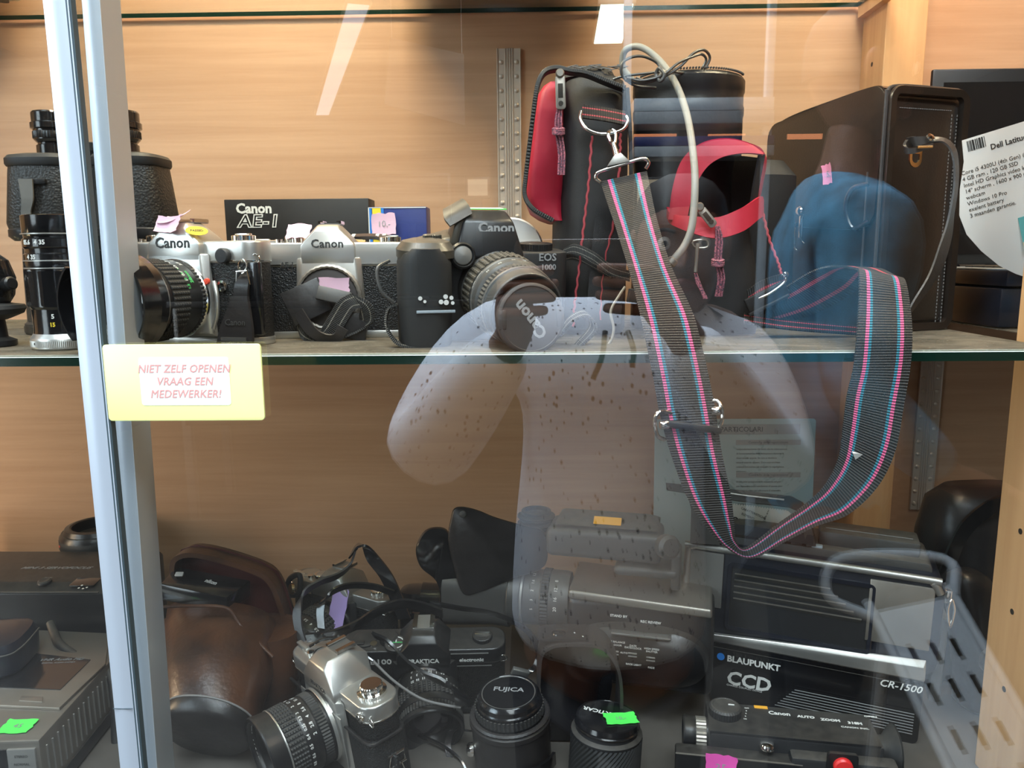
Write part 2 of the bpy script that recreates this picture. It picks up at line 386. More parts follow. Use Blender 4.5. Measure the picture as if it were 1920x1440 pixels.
    def tube(s, pts, r, seg=10, n=8, closed=False, m=I4, smooth=True):
        pp = catmull(pts, n, closed) if smooth else [Vector(p) for p in pts]
        rings = []; N_ = len(pp); up = None
        for i, p in enumerate(pp):
            if closed: d = pp[(i+1) % N_]-pp[i-1]
            else: d = pp[min(i+1, N_-1)]-pp[max(i-1, 0)]
            d.normalize()
            if up is None:
                up = Vector((0, 0, 1)) if abs(d.z) < 0.9 else Vector((1, 0, 0))
            x = (up-d*up.dot(d)).normalized(); y = d.cross(x); up = x
            rr = r(i/(N_-1)) if callable(r) else r
            rings.append([p+x*rr*math.cos(2*PI*k/seg)+y*rr*math.sin(2*PI*k/seg) for k in range(seg)])
        if closed: rings.append(rings[0])
        s.loft(rings, m, cap=not closed); return s
    def ribbon(s, Lp, Rp, t=1.2, n=8, nu=6, v0=0.0, m=I4):
        """strap between two edge curves, thickness t, UV u across, v metres along"""
        Lc, Rc = catmull(Lp, n), catmull(Rp, n); tt = bmesh.new(); uv = tt.loops.layers.uv.new('UVMap')
        rows = []; v = v0; prev = None
        for i in range(len(Lc)):
            c = (Lc[i]+Rc[i])/2
            if prev is not None: v += (c-prev).length*0.001
            prev = c
            j0, j1 = max(i-1, 0), min(i+1, len(Lc)-1)
            d = ((Lc[j1]+Rc[j1])-(Lc[j0]+Rc[j0])).normalized()
            nrm = (Rc[i]-Lc[i]).cross(d).normalized()
            fr_, bk = [], []
            for k in range(nu+1):
                q = Lc[i].lerp(Rc[i], k/nu)
                fr_.append(tt.verts.new(q+nrm*t/2)); bk.append(tt.verts.new(q-nrm*t/2))
            rows.append((fr_, bk, v))
        def quad(a, b, c, d, us, vsx):
            f = tt.faces.new((a, b, c, d))
            for l, u_, v_ in zip(f.loops, us, vsx): l[uv].uv = (u_, v_)
        for i in range(len(rows)-1):
            A, B = rows[i], rows[i+1]
            for k in range(nu):
                u0, u1 = k/nu, (k+1)/nu
                quad(A[0][k], A[0][k+1], B[0][k+1], B[0][k], (u0, u1, u1, u0), (A[2], A[2], B[2], B[2]))
                quad(A[1][k+1], A[1][k], B[1][k], B[1][k+1], (u1, u0, u0, u1), (A[2], A[2], B[2], B[2]))
            quad(A[1][0], A[0][0], B[0][0], B[1][0], (0, 0, 0, 0), (A[2], A[2], B[2], B[2]))
            quad(A[0][nu], A[1][nu], B[1][nu], B[0][nu], (1, 1, 1, 1), (A[2], A[2], B[2], B[2]))
        for A in (rows[0], rows[-1]):
            for k in range(nu): tt.faces.new((A[0][k], A[0][k+1], A[1][k+1], A[1][k]))
        bmesh.ops.recalc_face_normals(tt, faces=tt.faces[:])
        s._merge(tt, m); return s
    def strap(s, pts, w, wd, t=1.5, n=8, m=I4):
        """centre line with width w along direction(s) wd"""
        L_, R_ = [], []
        for i, p in enumerate(pts):
            d = Vector(wd[i] if isinstance(wd, list) else wd).normalized(); ww = w[i] if isinstance(w, (list, tuple)) else w
            L_.append(Vector(p)-d*ww/2); R_.append(Vector(p)+d*ww/2)
        return s.ribbon(L_, R_, t, n, m=m)
    def obj(s, name, mat, parent=None, smooth=True, angle=32, kind=None, label=None):
        me = bpy.data.meshes.new(name)
        if smooth:
            for f in s.bm.faces: f.smooth = True
            ca = R(angle)
            for e in s.bm.edges:
                if len(e.link_faces) == 2:
                    e.smooth = e.calc_face_angle(0) < ca
        s.bm.to_mesh(me); s.bm.free()
        me.transform(Matrix.Scale(0.001, 4))
        me.materials.append(M[mat] if isinstance(mat, str) else mat)
        o = bpy.data.objects.new(name, me); C.objects.link(o)
        if parent: o.parent = parent
        if kind: o['kind'] = kind
        if label: o['label'] = label
        return o
def thing(name, label, cat, loc, rot=(0, 0, 0), group=None):
    o = bpy.data.objects.new(name, None); C.objects.link(o); o.empty_display_size = 0.02
    o.location = loc; o.rotation_euler = tuple(R(a) for a in rot)
    o['label'] = label; o['category'] = cat
    if group: o['group'] = group
    return o
def tag(o, label, cat, group=None):
    o['label'] = label; o['category'] = cat
    if group: o['group'] = group
    return o
def struct(name, mb, mat, parent=None, smooth=False):
    o = mb.obj(name, mat, parent, smooth=smooth)
    if not parent: o['kind'] = 'structure'
    return o
def text(parent, s, size, m, mat='white', shear=0, bold=0.0, ext=0.12, sp=1.0, align='CENTER', name='lettering', wrap=None, sx=1.0, extra=None):
    cu = bpy.data.curves.new('t', 'FONT'); cu.body = s; cu.size = size; cu.shear = shear; cu.offset = bold*size
    cu.extrude = ext; cu.space_character = sp; cu.align_x = align; cu.align_y = 'CENTER'; cu.resolution_u = 2
    o = bpy.data.objects.new('t', cu); C.objects.link(o)
    dg = bpy.context.evaluated_depsgraph_get()
    me = bpy.data.meshes.new_from_object(o.evaluated_get(dg)); me.name = name
    bpy.data.objects.remove(o); bpy.data.curves.remove(cu)
    if sx != 1.0: me.transform(Matrix.Diagonal((sx, 1, 1, 1)))
    if wrap:       # wrap = radius: bend round the z axis of m; text x runs round, y runs along z
        r, a0, z0 = wrap
        for v in me.vertices:
            x, y, z = v.co; a = a0+x/r
            v.co = ((r+z)*math.cos(a), (r+z)*math.sin(a), z0+y)
    if extra: # tilt of a line
        me.transform(extra)
    me.transform(m); me.transform(Matrix.Scale(0.001, 4))
    me.materials.append(M[mat]); ob = bpy.data.objects.new(name, me); C.objects.link(ob)
    if parent: ob.parent = parent
    return ob
def note(parent, m, w, h, mat, name='price_note', curl=3.0, seed=0, writing=None, pm_='greyprint'):
    """torn paper note in the xy plane of m, slightly curled"""
    rnd = random.Random(seed); b = MB(); n = 7
    rows = []
    for j in range(n+1):
        row = []
        for i in range(n+1):
            x = (i/n-0.5)*w; y = (j/n-0.5)*h
            if i in (0, n): x += rnd.uniform(-0.03, 0.03)*w
            if j in (0, n): y += rnd.uniform(-0.04, 0.04)*h
            row.append((x, y, curl*((i/n-0.5)**2*2+(j/n)**2*0.7)))
        rows.append(row)
    t = bmesh.new(); vv = [[t.verts.new(p) for p in r] for r in rows]
    for j in range(n):
        for i in range(n): t.faces.new((vv[j][i], vv[j][i+1], vv[j+1][i+1], vv[j+1][i]))
    ex = bmesh.ops.extrude_face_region(t, geom=t.faces[:])
    bmesh.ops.translate(t, verts=[v for v in ex['geom'] if isinstance(v, bmesh.types.BMVert)], vec=(0, 0, 0.25))
    bmesh.ops.recalc_face_normals(t, faces=t.faces[:])
    b._merge(t, m)
    o = b.obj(name, mat, parent)
    if writing: text(o if parent is None or parent.parent is None else parent, writing, h*0.42, m @ T(0, 0, 0.5+curl*0.25), pm_, ext=0.05, name='handwriting')
    return o
# ------------------------------------------------------------------ the display cabinet (setting)
S1 = 1.431      # top of the middle glass shelf
S0 = 1.06       # bottom board
def W(v): return tuple(Vector(v)*1000)
def wbox(x0, x1, y0, y1, z0, z1, bev=0):
    return MB().box(((x0+x1)*500, (y0+y1)*500, (z0+z1)*500), ((x1-x0)*1000, (y1-y0)*1000, (z1-z0)*1000), bev=bev*1000)
struct('wall_back', wbox(-1.05, 1.35, 0.92, 0.938, 0.60, 2.13), 'wallwood')
struct('wall_left', wbox(-1.068, -1.05, 0.56, 0.938, 0.60, 2.13), 'postwood')
struct('wall_right', wbox(1.35, 1.368, 0.56, 0.938, 0.60, 2.13), 'postwood')
struct('ceiling', wbox(-1.068, 1.368, 0.56, 0.938, 2.13, 2.15), 'wallwood')
struct('floor', wbox(-1.05, 1.35, 0.535, 0.92, 1.04, S0), 'floorwood')
def post(name, x0, x1, y0, y1, holes, label=None):
    o = struct(name, wbox(x0, x1, y0, y1, S0, 2.13, 0.001), 'postwood')
    for (yy, zz) in holes:
        MB().lathe([(2.4, -0.6), (2.4, 0.25)], fr((x0*1000, yy*1000, zz*1000), (-1, 0, 0)), 14).obj('pin_hole', 'hole', o)
        MB().lathe([(3.3, 0.0), (3.3, 0.12), (2.5, 0.12), (2.5, 0)], fr((x0*1000, yy*1000, zz*1000), (-1, 0, 0)), 16).obj('hole_rim', 'postwood', o)
    return o
post('trim_1', 0.388, 0.431, 0.545, 0.617, [(0.588, 1.148+0.0675*k) for k in range(4)])
post('trim_2', 0.376, 0.419, 0.862, 0.92, [(0.890, 1.7035), (0.890, 1.636)])
struct('trim_3', wbox(0.400, 0.4467, 0.905, 0.92, S0, 1.418), 'wallwood')
# perforated shelf rails on the back wall
def rail(label, x, z0, z1):
    b = MB()
    b.box((0, 0, (z1-z0)*500), (27, 2.0, (z1-z0)*1000))
    for dx in (-13, -4, -1.4, 1.4, 4, 13): b.box((dx, -1.6, (z1-z0)*500), (1.2, 1.6, (z1-z0)*1000), bev=0.4)
    o = b.obj('perforated_rail', 'perf', None)
    o.location = (x, 0.9175, z0); tag(o, label, 'shelf rail')
    n = int((z1-z0)*1000/15.5)
    src = None
    for k in range(n):
        for sx in (-8.6, 8.6):
            if src is None:
                src = MB().lathe([(2.6, -0.2), (2.6, 0.6), (1.5, 1.5), (0.4, 1.9)], fr((0, 0, 0), (0, -1, 0)), 12).obj('stud', 'perf', o)
                q = src
            else:
                q = src.copy(); C.objects.link(q); q.parent = o
            q.location = (sx*0.001, -0.001, 0.008+k*0.0155)
rail('studded metal shelf rail on back wall left of the red and black bag', P(955, 250, 0.917).x, 1.446, P(955, 91, 0.917).z)
rail('studded metal shelf rail low on the back wall beside the right wooden post', P(1738, 800, 0.917).x, 1.19, 1.418)
# shelves
def shelf(label, x0, x1, y0, y1, z0, z1, top):
    o = thing('glass_shelf', label, 'shelf', ((x0+x1)/2, (y0+y1)/2, z0))
    w_, d_, h_ = (x1-x0)*1000, (y1-y0)*1000, (z1-z0)*1000
    MB().box((0, 0, h_-0.4), (w_, d_, 0.8)).obj('shelf_pane', 'dusty' if top else 'shelfglass', o, smooth=False)
    MB().box((0, -d_/2+0.9, h_/2-0.85), (w_, 1.8, h_-1.7)).obj('front_edge', 'edge' if top else 'edge', o, smooth=False)
    MB().hull([(-w_/2, -d_/2, h_-1.7), (w_/2, -d_/2, h_-1.7), (-w_/2, -d_/2+1.3, h_+0.05), (w_/2, -d_/2+1.3, h_+0.05), (w_/2, -d_/2+1.4, h_-1.7), (-w_/2, -d_/2+1.4, h_-1.7)]).obj('ground_edge', 'arris', o, smooth=False)
    if not top:
        MB().box((0, d_/2-0.4, h_/2), (w_, 0.8, h_-0.4)).obj('back_edge', 'edge', o, smooth=False)
        MB().box((w_/2-0.4, 0, h_/2), (0.8, d_-4, h_-0.4)).obj('side_edge', 'edge', o, smooth=False)
    return o
shelf('dusty glass shelf across the middle of the cabinet under the silver cameras', -1.04, 0.3875, 0.56, 0.915, S1-0.0082, S1, True)
shelf('clear glass shelf at the top edge of the photo', -1.04, 0.367, 0.60, 0.915, 1.7695, 1.7745, False)
shelf('dusty glass shelf holding laptops behind the right wooden post', 0.4325, 1.34, 0.63, 0.915, S1-0.0082, S1, True)
struct('trim_4', wbox(0.3675, 0.3765, 0.70, 0.915, 1.758, 1.772), 'postwood')
# things standing on the top shelf (they throw the shadow on the wall)
def topbox(label, x0, x1, y0, y1, h, mat):
    o = thing('equipment_case', label, 'case', ((x0+x1)/2, (y0+y1)/2, 1.7748))
    w_, d_ = (x1-x0)*1000, (y1-y0)*1000
    MB().box((0, 0, h/2+3), (w_, d_, h), bev=7, seg=3).obj('case_body', mat, o)
    MB().box((0, -d_/2-0.6, h*0.62), (w_*0.94, 1.5, 3), bev=0.6).obj('seam', 'black', o)
    for sx in (-1, 1):
        for sy in (-1, 1): MB().lathe([(6, 0), (6, 3.4)], T(sx*(w_/2-16), sy*(d_/2-16), 0), 16).obj('foot', 'rubber', o)
    return o
topbox('dark case standing on the top glass shelf above the studded rail', P(745, 5, 0.9).x, P(1152, 5, 0.9).x, 0.72, 0.89, 120, 'greyp')
topbox('cream box standing on the top shelf at the left edge', -0.80, P(45, 5, 0.88).x, 0.76, 0.885, 90, 'cream')

# ------------------------------------------------------------------ doors
def door(name, x0, x1, y, prof_x0, prof_x1, side):
    o = bpy.data.objects.new(name, None); C.objects.link(o); o['kind'] = 'structure'; o.location = (0, y, 1.0)
    wbox(x0, x1, -0.0025, 0.0025, -0.1, 1.12).obj('glass_pane', 'glass', o, smooth=False)
    b = MB(); c = (prof_x0+prof_x1)*500; w_ = (prof_x1-prof_x0)*1000
    # round-nosed profile
    n = 8; pts = []
    f0, b0 = (-3.2, 2.6) if side > 0 else (-7, 19.5)
    for k in range(n+1):
        t = PI*k/n; pts.append((c-w_/2+w_*k/n, f0-1.2*math.sin(t)))
    pts += [(c+w_/2, b0), (c-w_/2, b0)]
    pts = [(p[0], p[1]) for p in pts]
    b.prism(pts, 1120, T(0, 0, -100)); b.obj('frame_profile', 'alu', o, angle=40)
    return o
d1 = door('door_1', -0.2815, 1.33, 0.500, -0.2953, -0.2815, 1)
wbox(-0.2820, -0.2783, -0.0030, 0.0030, -0.1, 1.12, 0.0004).obj('gasket', 'gasket', d1, smooth=False)
wbox(-0.2802, -0.2795, -0.0036, -0.0028, -0.1, 1.12).obj('gasket_bead', 'alu', d1, smooth=False)
wbox(-0.2954, -0.2814, -0.0047, -0.0042, 0.1862, 0.1866).obj('frame_joint', 'gasket', d1, smooth=False)
d2 = door('door_2', -1.04, -0.2845, 0.530, -0.2962, -0.2850, -1)
d2.rotation_euler = (0, 0.0161, 0)
wbox(-0.2851, -0.2844, -0.0070, 0.0195, -0.1, 1.12, 0.0002).obj('profile_side', 'alu2', d2, smooth=False)
# the notice stuck on the front door
sg = thing('door_sign', 'neon yellow sign with white label reading NIET ZELF OPENEN stuck on the glass door', 'sign', ((-0.2801-0.1755)/2+0.0012, 0.4968, 1.4202))
ms = fr((0, 0, 0))
MB().prism(rrect(104.5, 51.0, 2.6), 2.0, ms @ T(0, 0, -1.0), bev=0.4).obj('acrylic_plate', 'neon', sg)
MB().prism(rrect(59.5, 32.0, 2.0), 0.25, ms @ T(1.0, 1.0, 1.0)).obj('label', 'signlabel', sg)
for i, (s_, w_) in enumerate((('NIET ZELF OPENEN', 0), ('VRAAG EEN', 0), ('MEDEWERKER!', 0))):
    for ox, oy in ((0, 0), (0.3, 0.15), (0.15, -0.15)):
        text(sg, s_, 7.4, ms @ T(0.6+ox, 9.2-8.4*i+oy, 1.3+ox*.1), 'signtext', shear=0.22, sp=1.04, name='notice_lettering', sx=0.92)

# ------------------------------------------------------------------ camera and lens builders
def lens(parent, m, secs, front, name='lens', mat='black', glassmat='coated', seg=48):
    """secs: ('p',[(r,z)..]) plain | ('rib',r,z0,z1,n,dep[,mat]) | ('grid',r,z0,z1,n,rows,dep[,mat]) | ('ring',r,z0,z1,mat)
       front=(r_outer,r_inner,z_front,depth)"""
    b = MB(); prof = []
    for s_ in secs:
        if s_[0] == 'p': prof += list(s_[1])
        else:
            dep = {'rib': 5, 'grid': 6}.get(s_[0]); dd = (s_[dep] if dep else 0.3)+0.4
            prof += [(s_[1]-dd, s_[2]), (s_[1]-dd, s_[3])]
    ro, ri, zf, dp = front
    prof += [(ro, zf-1.2), (ro-0.8, zf), (ri+0.8, zf), (ri, zf-1.0), (ri-1.5, zf-dp*0.4), (ri-1.5, zf-dp*0.45), (ri*0.78, zf-dp), (0.01, zf-dp)]
    b.lathe(prof, m, seg, cap=False); o = b.obj(name, mat, parent)
    for s_ in secs:
        if s_[0] == 'rib':
            q = MB(); q.lathe([(s_[1]-s_[5]-0.3, s_[2]), (s_[1], s_[2]+0.5), (s_[1], s_[3]-0.5), (s_[1]-s_[5]-0.3, s_[3])], m, s_[4]*2, cap=False, knurl=s_[5])
            q.obj('grip_ring', s_[6] if len(s_) > 6 else 'rubber', o, angle=20)
        elif s_[0] == 'grid':
            MB().grid_ring(s_[1], s_[2], s_[3], s_[4], s_[5], s_[6], m).obj('focus_ring', s_[7] if len(s_) > 7 else 'rubber', o, smooth=False)
        elif s_[0] == 'ring':
            MB().lathe([(s_[1]-0.5, s_[2]), (s_[1], s_[2]+0.3), (s_[1], s_[3]-0.3), (s_[1]-0.5, s_[3])], m, seg, cap=False).obj('metal_ring', s_[4], o)
    if glassmat:
        rg = ri*0.76; zc = zf-dp+0.3
        MB().lathe([(rg, zc), (rg*0.9, zc+rg*0.10), (rg*0.7, zc+rg*0.2), (rg*0.4, zc+rg*0.28), (0.01, zc+rg*0.31)], m, 32, cap=False).obj('front_glass', glassmat, o)
    return o
def scale_text(o, m, strs, r, size, a_c, z, mat='white', step=None):
    for s_, a in strs: text(o, s_, size, m, mat, wrap=(r+0.12, R(a_c+a), z), ext=0.05, bold=0.02, name='scale_figures')
def knob(parent, m, r, h, mat='chrome', n=40, name='dial', top='silver', slot=False):
    b = MB().lathe([(r*0.96, 0), (r, 0.3), (r, h-0.5), (r*0.93, h)], m, n*2 if n else 40, knurl=(0.35 if n else None)); o = b.obj(name, mat, parent, angle=25)
    MB().lathe([(r*0.72, h-0.01), (r*0.7, h+0.25)], m, 28).obj('dial_cap', top, o)
    if slot: MB().box((0, 0, h+0.8), (r*1.5, r*0.34, 1.4), m, bev=0.4).obj('crank', 'chrome', o)
    return o
def lug(parent, p, mat='chrome'):
    MB().tube([Vector(p)+Vector((3.6*math.cos(a), -1.0, 3.6*math.sin(a)-2.5)) for a in [2*PI*k/10 for k in range(10)]], 0.7, 8, 3, True).obj('strap_lug', mat, parent)
def slr(name, label, loc, rot=(0, 0, 0), group=None, W=140, Hb=60, Ht=76, D=30, top='silver', leather='leatherette', pm_=None,
        pw=50, pt=24, ph=14, txt='', tsz=8, tmat='engrave', lx=0, mount=True, mr_=32, lz=38, left='dials', apron=None, cat='camera'):
    o = thing(name, label, cat, loc, rot, group)
    pl = rrect(W, D, D*0.46)
    b = MB(); b.prism(pl, Hb-5, T(0, 0, 5.5)); b.obj('body', leather, o)
    MB().prism(rrect(W+0.8, D+0.8, D*0.46), 6.5, T(0, 0, 0), bev=1.0).obj('bottom_plate', top, o)
    b = MB(); b.prism(rrect(W+1, D+1.5, D*0.42), Ht-Hb, T(0, 0, Hb), bev=1.8, seg=3)
    b.obj('top_plate', top, o)
    MB().prism(rrect(W+1.5, D+2.0, D*0.42), 0.9, T(0, 0, Hb+1.5)).obj('trim_line', 'chrome' if top != 'black' else 'black', o)
    y0 = -D/2
    # mirror box apron down to the mount
    b = MB(); b.hull([(lx-pw*0.5, y0-7, Hb+8), (lx+pw*0.5, y0-7, Hb+8), (lx-pw*0.62, y0-1, Hb+8), (lx+pw*0.62, y0-1, Hb+8),
                      (lx-pw*0.60, y0-7, 10), (lx+pw*0.60, y0-7, 10), (lx-pw*0.68, y0-1, 6), (lx+pw*0.68, y0-1, 6)], bev=1.5)
    b.obj('mirror_box', apron or top, o)
    pts = [(lx-pw/2, y0-7, Hb+2), (lx+pw/2, y0-7, Hb+2), (lx-pw/2, y0-7, Ht-2), (lx+pw/2, y0-7, Ht-2), (lx-pt/2, y0-5.5, Ht+ph-5), (lx+pt/2, y0-5.5, Ht+ph-5),
           (lx-pt/2+2, y0+1, Ht+ph), (lx+pt/2-2, y0+1, Ht+ph), (lx-pt/2+2, 4, Ht+ph), (lx+pt/2-2, 4, Ht+ph),
           (lx-pw*0.5, D/2-2, Ht-1), (lx+pw*0.5, D/2-2, Ht-1), (lx-pt*0.5, D/2+3, Ht+ph-8), (lx+pt*0.5, D/2+3, Ht+ph-8)]
    MB().hull(pts, bev=1.2, seg=2).obj('prism_housing', pm_ or top, o)
    if txt: text(o, txt, tsz, fr((lx, y0-7.15, Ht-1.5), (0, -1, 0.05)), tmat, bold=0.02, ext=0.15, sp=1.05, name='nameplate_lettering')
    # hot shoe
    sh = MB().box((lx, 3, Ht+ph+0.6), (19, 18, 1.2)).obj('hot_shoe', 'silverd', o)
    for s_ in (-1, 1):
        MB().box((lx+s_*9, 3, Ht+ph+2), (2, 18, 2.2)).box((lx+s_*7.8, 3, Ht+ph+3.1), (4, 18, 0.9)).obj('shoe_rail', 'chrome', sh)
    knob(o, T(lx+W*0.36, 0, Ht), 9.5, 4.5, 'chrome' if top != 'black' else 'black', 30, 'rewind_knob', 'silver' if top != 'black' else 'black', True)
    knob(o, T(lx-W*0.22, -1, Ht), 9, 5.5, 'chrome' if top != 'black' else 'black', 36, 'shutter_dial', 'silver' if top != 'black' else 'black')
    MB().lathe([(11, 0), (11, 1.6), (9, 2.4)], T(lx-W*0.37, 1, Ht), 32).box((lx-W*0.43, -6, Ht+2.4), (19, 5, 2.2), bev=1).obj('advance_lever', 'silver' if top != 'black' else 'black', o)
    MB().lathe([(3.5, 0), (3.3, 3)], T(lx-W*0.31, -7, Ht), 20).obj('shutter_button', 'chrome', o)
    lug(o, (W/2-2, y0+4, Hb+6)); lug(o, (-W/2+2, y0+4, Hb+6))
    if mount:
        m = fr((lx, y0-7, lz))
        MB().lathe([(mr_, 0), (mr_, 2.4), (mr_-1.2, 3.2), (mr_-5, 3.2)], m, 60, cap=False).obj('mount_ring', 'chrome', o)
    return o
def seg_ring(r0, r1, z0, z1, a0, a1, m, n=14):
    """a curved wall segment (petal)"""
    b = MB(); rings = []
    for k in range(n+1):
        a = R(a0+(a1-a0)*k/n); c, s_ = math.cos(a), math.sin(a)
        rings.append([(r0*c, r0*s_, z0), (r1*c, r1*s_, z0), (r1*c, r1*s_, z1), (r0*c, r0*s_, z1)])
    b.loft(rings, m); return b
# ================================================================== MIDDLE SHELF
# ---- binoculars standing on their objective ends
bx = P(193, 620, 0.74).x
bn = thing('binoculars', 'large black binoculars standing upright behind the door frames', 'binoculars', (bx, 0.745, S1))
for sx in (-1, 1):
    cx = sx*41
    b = MB()
    rings = []
    for (z, w_, d_, ox) in ((98, 68, 56, 0), (104, 70, 60, 0), (150, 62, 54, 1), (158, 60, 52, 1)):
        rings.append([(cx+sx*ox*-1+x, y, z) for x, y in sell(w_, d_, 3.4, 40)])
    b.loft(rings).obj('prism_body', 'binoleather', bn)
    b = MB(); b.loft([[(cx-sx+x, y, z) for x, y in sell(w_, d_, 3.4, 40)] for z, w_, d_ in ((156, 63, 55), (158, 65, 57), (163, 65, 57), (166, 60, 52), (168, 40, 36))]).obj('prism_cap', 'blackm', bn)
    b = MB(); b.loft([[(cx+x, y, z) for x, y in sell(w_, d_, 3.0, 40)] for z, w_, d_ in ((88, 60, 58), (92, 71, 61), (98, 71, 61), (100, 68, 57))]).obj('lower_rim', 'black', bn)
    MB().lathe([(31, 0), (31.5, 1), (31.5, 10), (29, 12), (28, 60), (26, 92)], T(cx*1.03, 0, 0), 48).obj('objective_tube', 'binoleather', bn)
    MB().lathe([(32.3, 2), (32.3, 8)], T(cx*1.03, 0, 0), 48).obj('objective_ring', 'black', bn)
    ex = sx*33.5
    e = MB().lathe([(14, 163), (14, 176), (12.5, 177), (12.5, 178), (15.5, 181), (15.5, 190), (17.5, 191), (17.5, 196), (16, 197), (16, 205), (15, 206.5), (12, 206.5), (11, 200), (0.1, 199)], T(ex, 0, 0), 40, cap=False).obj('eyepiece', 'gloss', bn)
    MB().lathe([(15.9, 182), (16.2, 182.5), (16.2, 188), (15.9, 188.5)], T(ex, 0, 0), 80, cap=False, knurl=0.5).obj('dioptre_ring', 'black', e)
    # strap loop on the body
    MB().box((cx-sx*2, -29, 141), (26, 4, 5), bev=1).obj('strap_loop', 'black', bn)
b = MB(); b.lathe([(7, 40), (7, 170), (9, 171), (9, 178), (7, 179)], T(0, 0, 0), 32).box((0, 0, 60), (34, 14, 10), bev=2).box((0, 0, 150), (34, 14, 10), bev=2).box((0, 0, 174), (48, 12, 5), bev=2)
b.obj('hinge_bridge', 'blackm', bn)
MB().strap([(-43, -32, 143), (-42, -33.5, 125), (-45, -33, 112), (-42, -33.5, 100), (-45, -33, 84)], [13, 11, 9, 12, 13], (1, 0, 0), 1.6).obj('carrying_strap', pm('worn_strap', (0.10, 0.093, 0.082), 0.5), bn)
MB().lathe([(2.2, 0), (1.6, 1.2), (0.3, 1.8)], fr((-43, -34.8, 110)), 16).obj('strap_stud', 'chrome', bn)

# ---- small accessory at the far left edge
lp = P(-8, 630, 0.625)
ac = thing('tripod_head', 'small black accessory with a flared disc at the left edge of the shelf', 'camera accessory', (lp.x, 0.625, S1))
MB().lathe([(14, 0), (15, 1), (15, 5), (9, 8), (8, 22), (12, 24)], I4, 32).obj('stem', 'black', ac)
MB().lathe([(10, 22), (22, 27), (24, 31), (23, 34), (10, 36)], I4, 40).obj('flared_disc', 'rubber', ac)
MB().lathe([(12, 34), (17, 42), (19, 56), (15, 70), (8, 76), (0.1, 78)], I4, 36, cap=False).obj('domed_head', 'gloss', ac)
MB().lathe([(5, 0), (5.5, 1), (5.5, 10), (4, 11)], fr((14, -4, 50), (1, -0.4, 0.2)), 24, knurl=None).obj('clamp_knob', 'black', ac)

# ---- telephoto lens standing on a silver ring
q = P(109, 634, 0.60)
tl = thing('telephoto_lens', 'black telephoto lens with white figures standing on a silver ring', 'camera lens', (q.x, 0.612, S1)); tl.scale = (1, 1, 1.06)
b = MB().lathe([(23, 12), (22.5, 14), (22.5, 30), (24.2, 32), (24.2, 60), (24.6, 61.5), (24.6, 64.5), (24.2, 66), (24.2, 70), (22.8, 71), (22.8, 74), (24.2, 75.5), (24.2, 81), (22.8, 82), (23, 84), (23.6, 85), (23.6, 98), (22.6, 98.5), (21.8, 98.2), (21.0, 90), (12, 86), (0.1, 86)], I4, 56, cap=False)
lb = b.obj('barrel', 'gloss', tl)
MB().lathe([(24.5, 32), (24.9, 33), (24.9, 58), (24.5, 59)], I4, 24, cap=False, knurl=1.0).obj('focus_ring', 'gloss', lb, angle=10)
for z in (59.5, 64.8, 84.2): MB().lathe([(24.2, z), (24.9, z+0.3), (24.9, z+0.8), (24.2, z+1.1)], I4, 56, cap=False).obj('metal_line', 'silver', lb)
b = MB().lathe([(24, 0), (25.6, 1.4), (25.6, 8.0), (25, 9), (23, 12)], I4, 120, cap=True); b.obj('base_ring', 'silver', tl)
MB().lathe([(25.9, 2.5), (25.9, 7.0)], I4, 240, cap=False, knurl=0.35).obj('knurled_band', 'silver', tl)
MB().lathe([(1.0, 0), (1.0, 0.2)], fr((-12, -22.6, 5)), 12).obj('index_dot', 'hole', tl)
for s_, a, z in (('8', 243, 78.5), ('5.6', 252, 78.5), ('4', 270, 78.5), ('35', 282, 78.5), ('4', 250, 68), ('35', 262, 68), ('5', 286, 25)):
    text(tl, s_, 4.6, I4, 'white', wrap=(24.3 if z > 30 else 22.7, R(a-6), z), ext=0.08, bold=0.03, name='scale_figures')
text(tl, '15', 4.2, I4, 'yellow', wrap=(22.7, R(278), 19), ext=0.08, bold=0.03, name='scale_figures')
note(tl, fr((23.5, -10, 40), (1, -0.6, 0)), 12, 16, 'pink', seed=3)

# ---- leftmost silver camera
ca = slr('film_camera', 'silver film camera with petal lens hood and yellow PASSED sticker', (-0.281, 0.648, S1), (0, 0, -15),
         Hb=66, Ht=84, W=143, top='silver', pw=50, pt=22, ph=15, txt='Canon', tsz=12.0, tmat='engrave', group=None)
m = fr((0, -20, 38))
ln = lens(ca, m, [('p', [(30, 0), (31, 3)]), ('rib', 31.5, 3, 9, 60, 0.8), ('p', [(31, 9.5), (31, 24)]), ('grid', 32.5, 24.5, 43, 46, 7, 1.0), ('p', [(31, 43.5), (31, 47)]), ('ring', 31.8, 47, 48.2, 'silverd')], (30, 27, 52, 16))
for s_, a in (('2.8', -40), ('4', -27), ('5.6', -14), ('8', 0), ('11', 12), ('16', 24), ('22', 36)): scale_text(ln, m, [(s_, 0)], 31, 4.2, 105+a, 12)
for s_, a in (('0.3', -10), ('0.5', 6), ('0.7', 20), ('1', 32)): scale_text(ln, m, [(s_, 0)], 31, 4.0, 62-a, 21.5)
for s_, a in (('28mm', 0),): scale_text(ln, m, [(s_, 0)], 31, 4.6, 36, 16.5, 'greenprint')
for s_, a in (('1.5', 0), ('2', 12), ('3', 22), ('5', 32)): scale_text(ln, m, [(s_, 0)], 31, 3.6, 20+a, 22, 'greenprint')
h = MB(); h.lathe([(31, 49), (33, 51), (38, 56), (39, 66), (38, 66), (37, 57), (32, 52)], m, 56, cap=False); hd = h.obj('petal_hood', 'gloss', ca)
for a in (0, 180): seg_ring(37.5, 39, 65, 82, a-44, a+44, m).obj('hood_petal', 'gloss', hd)
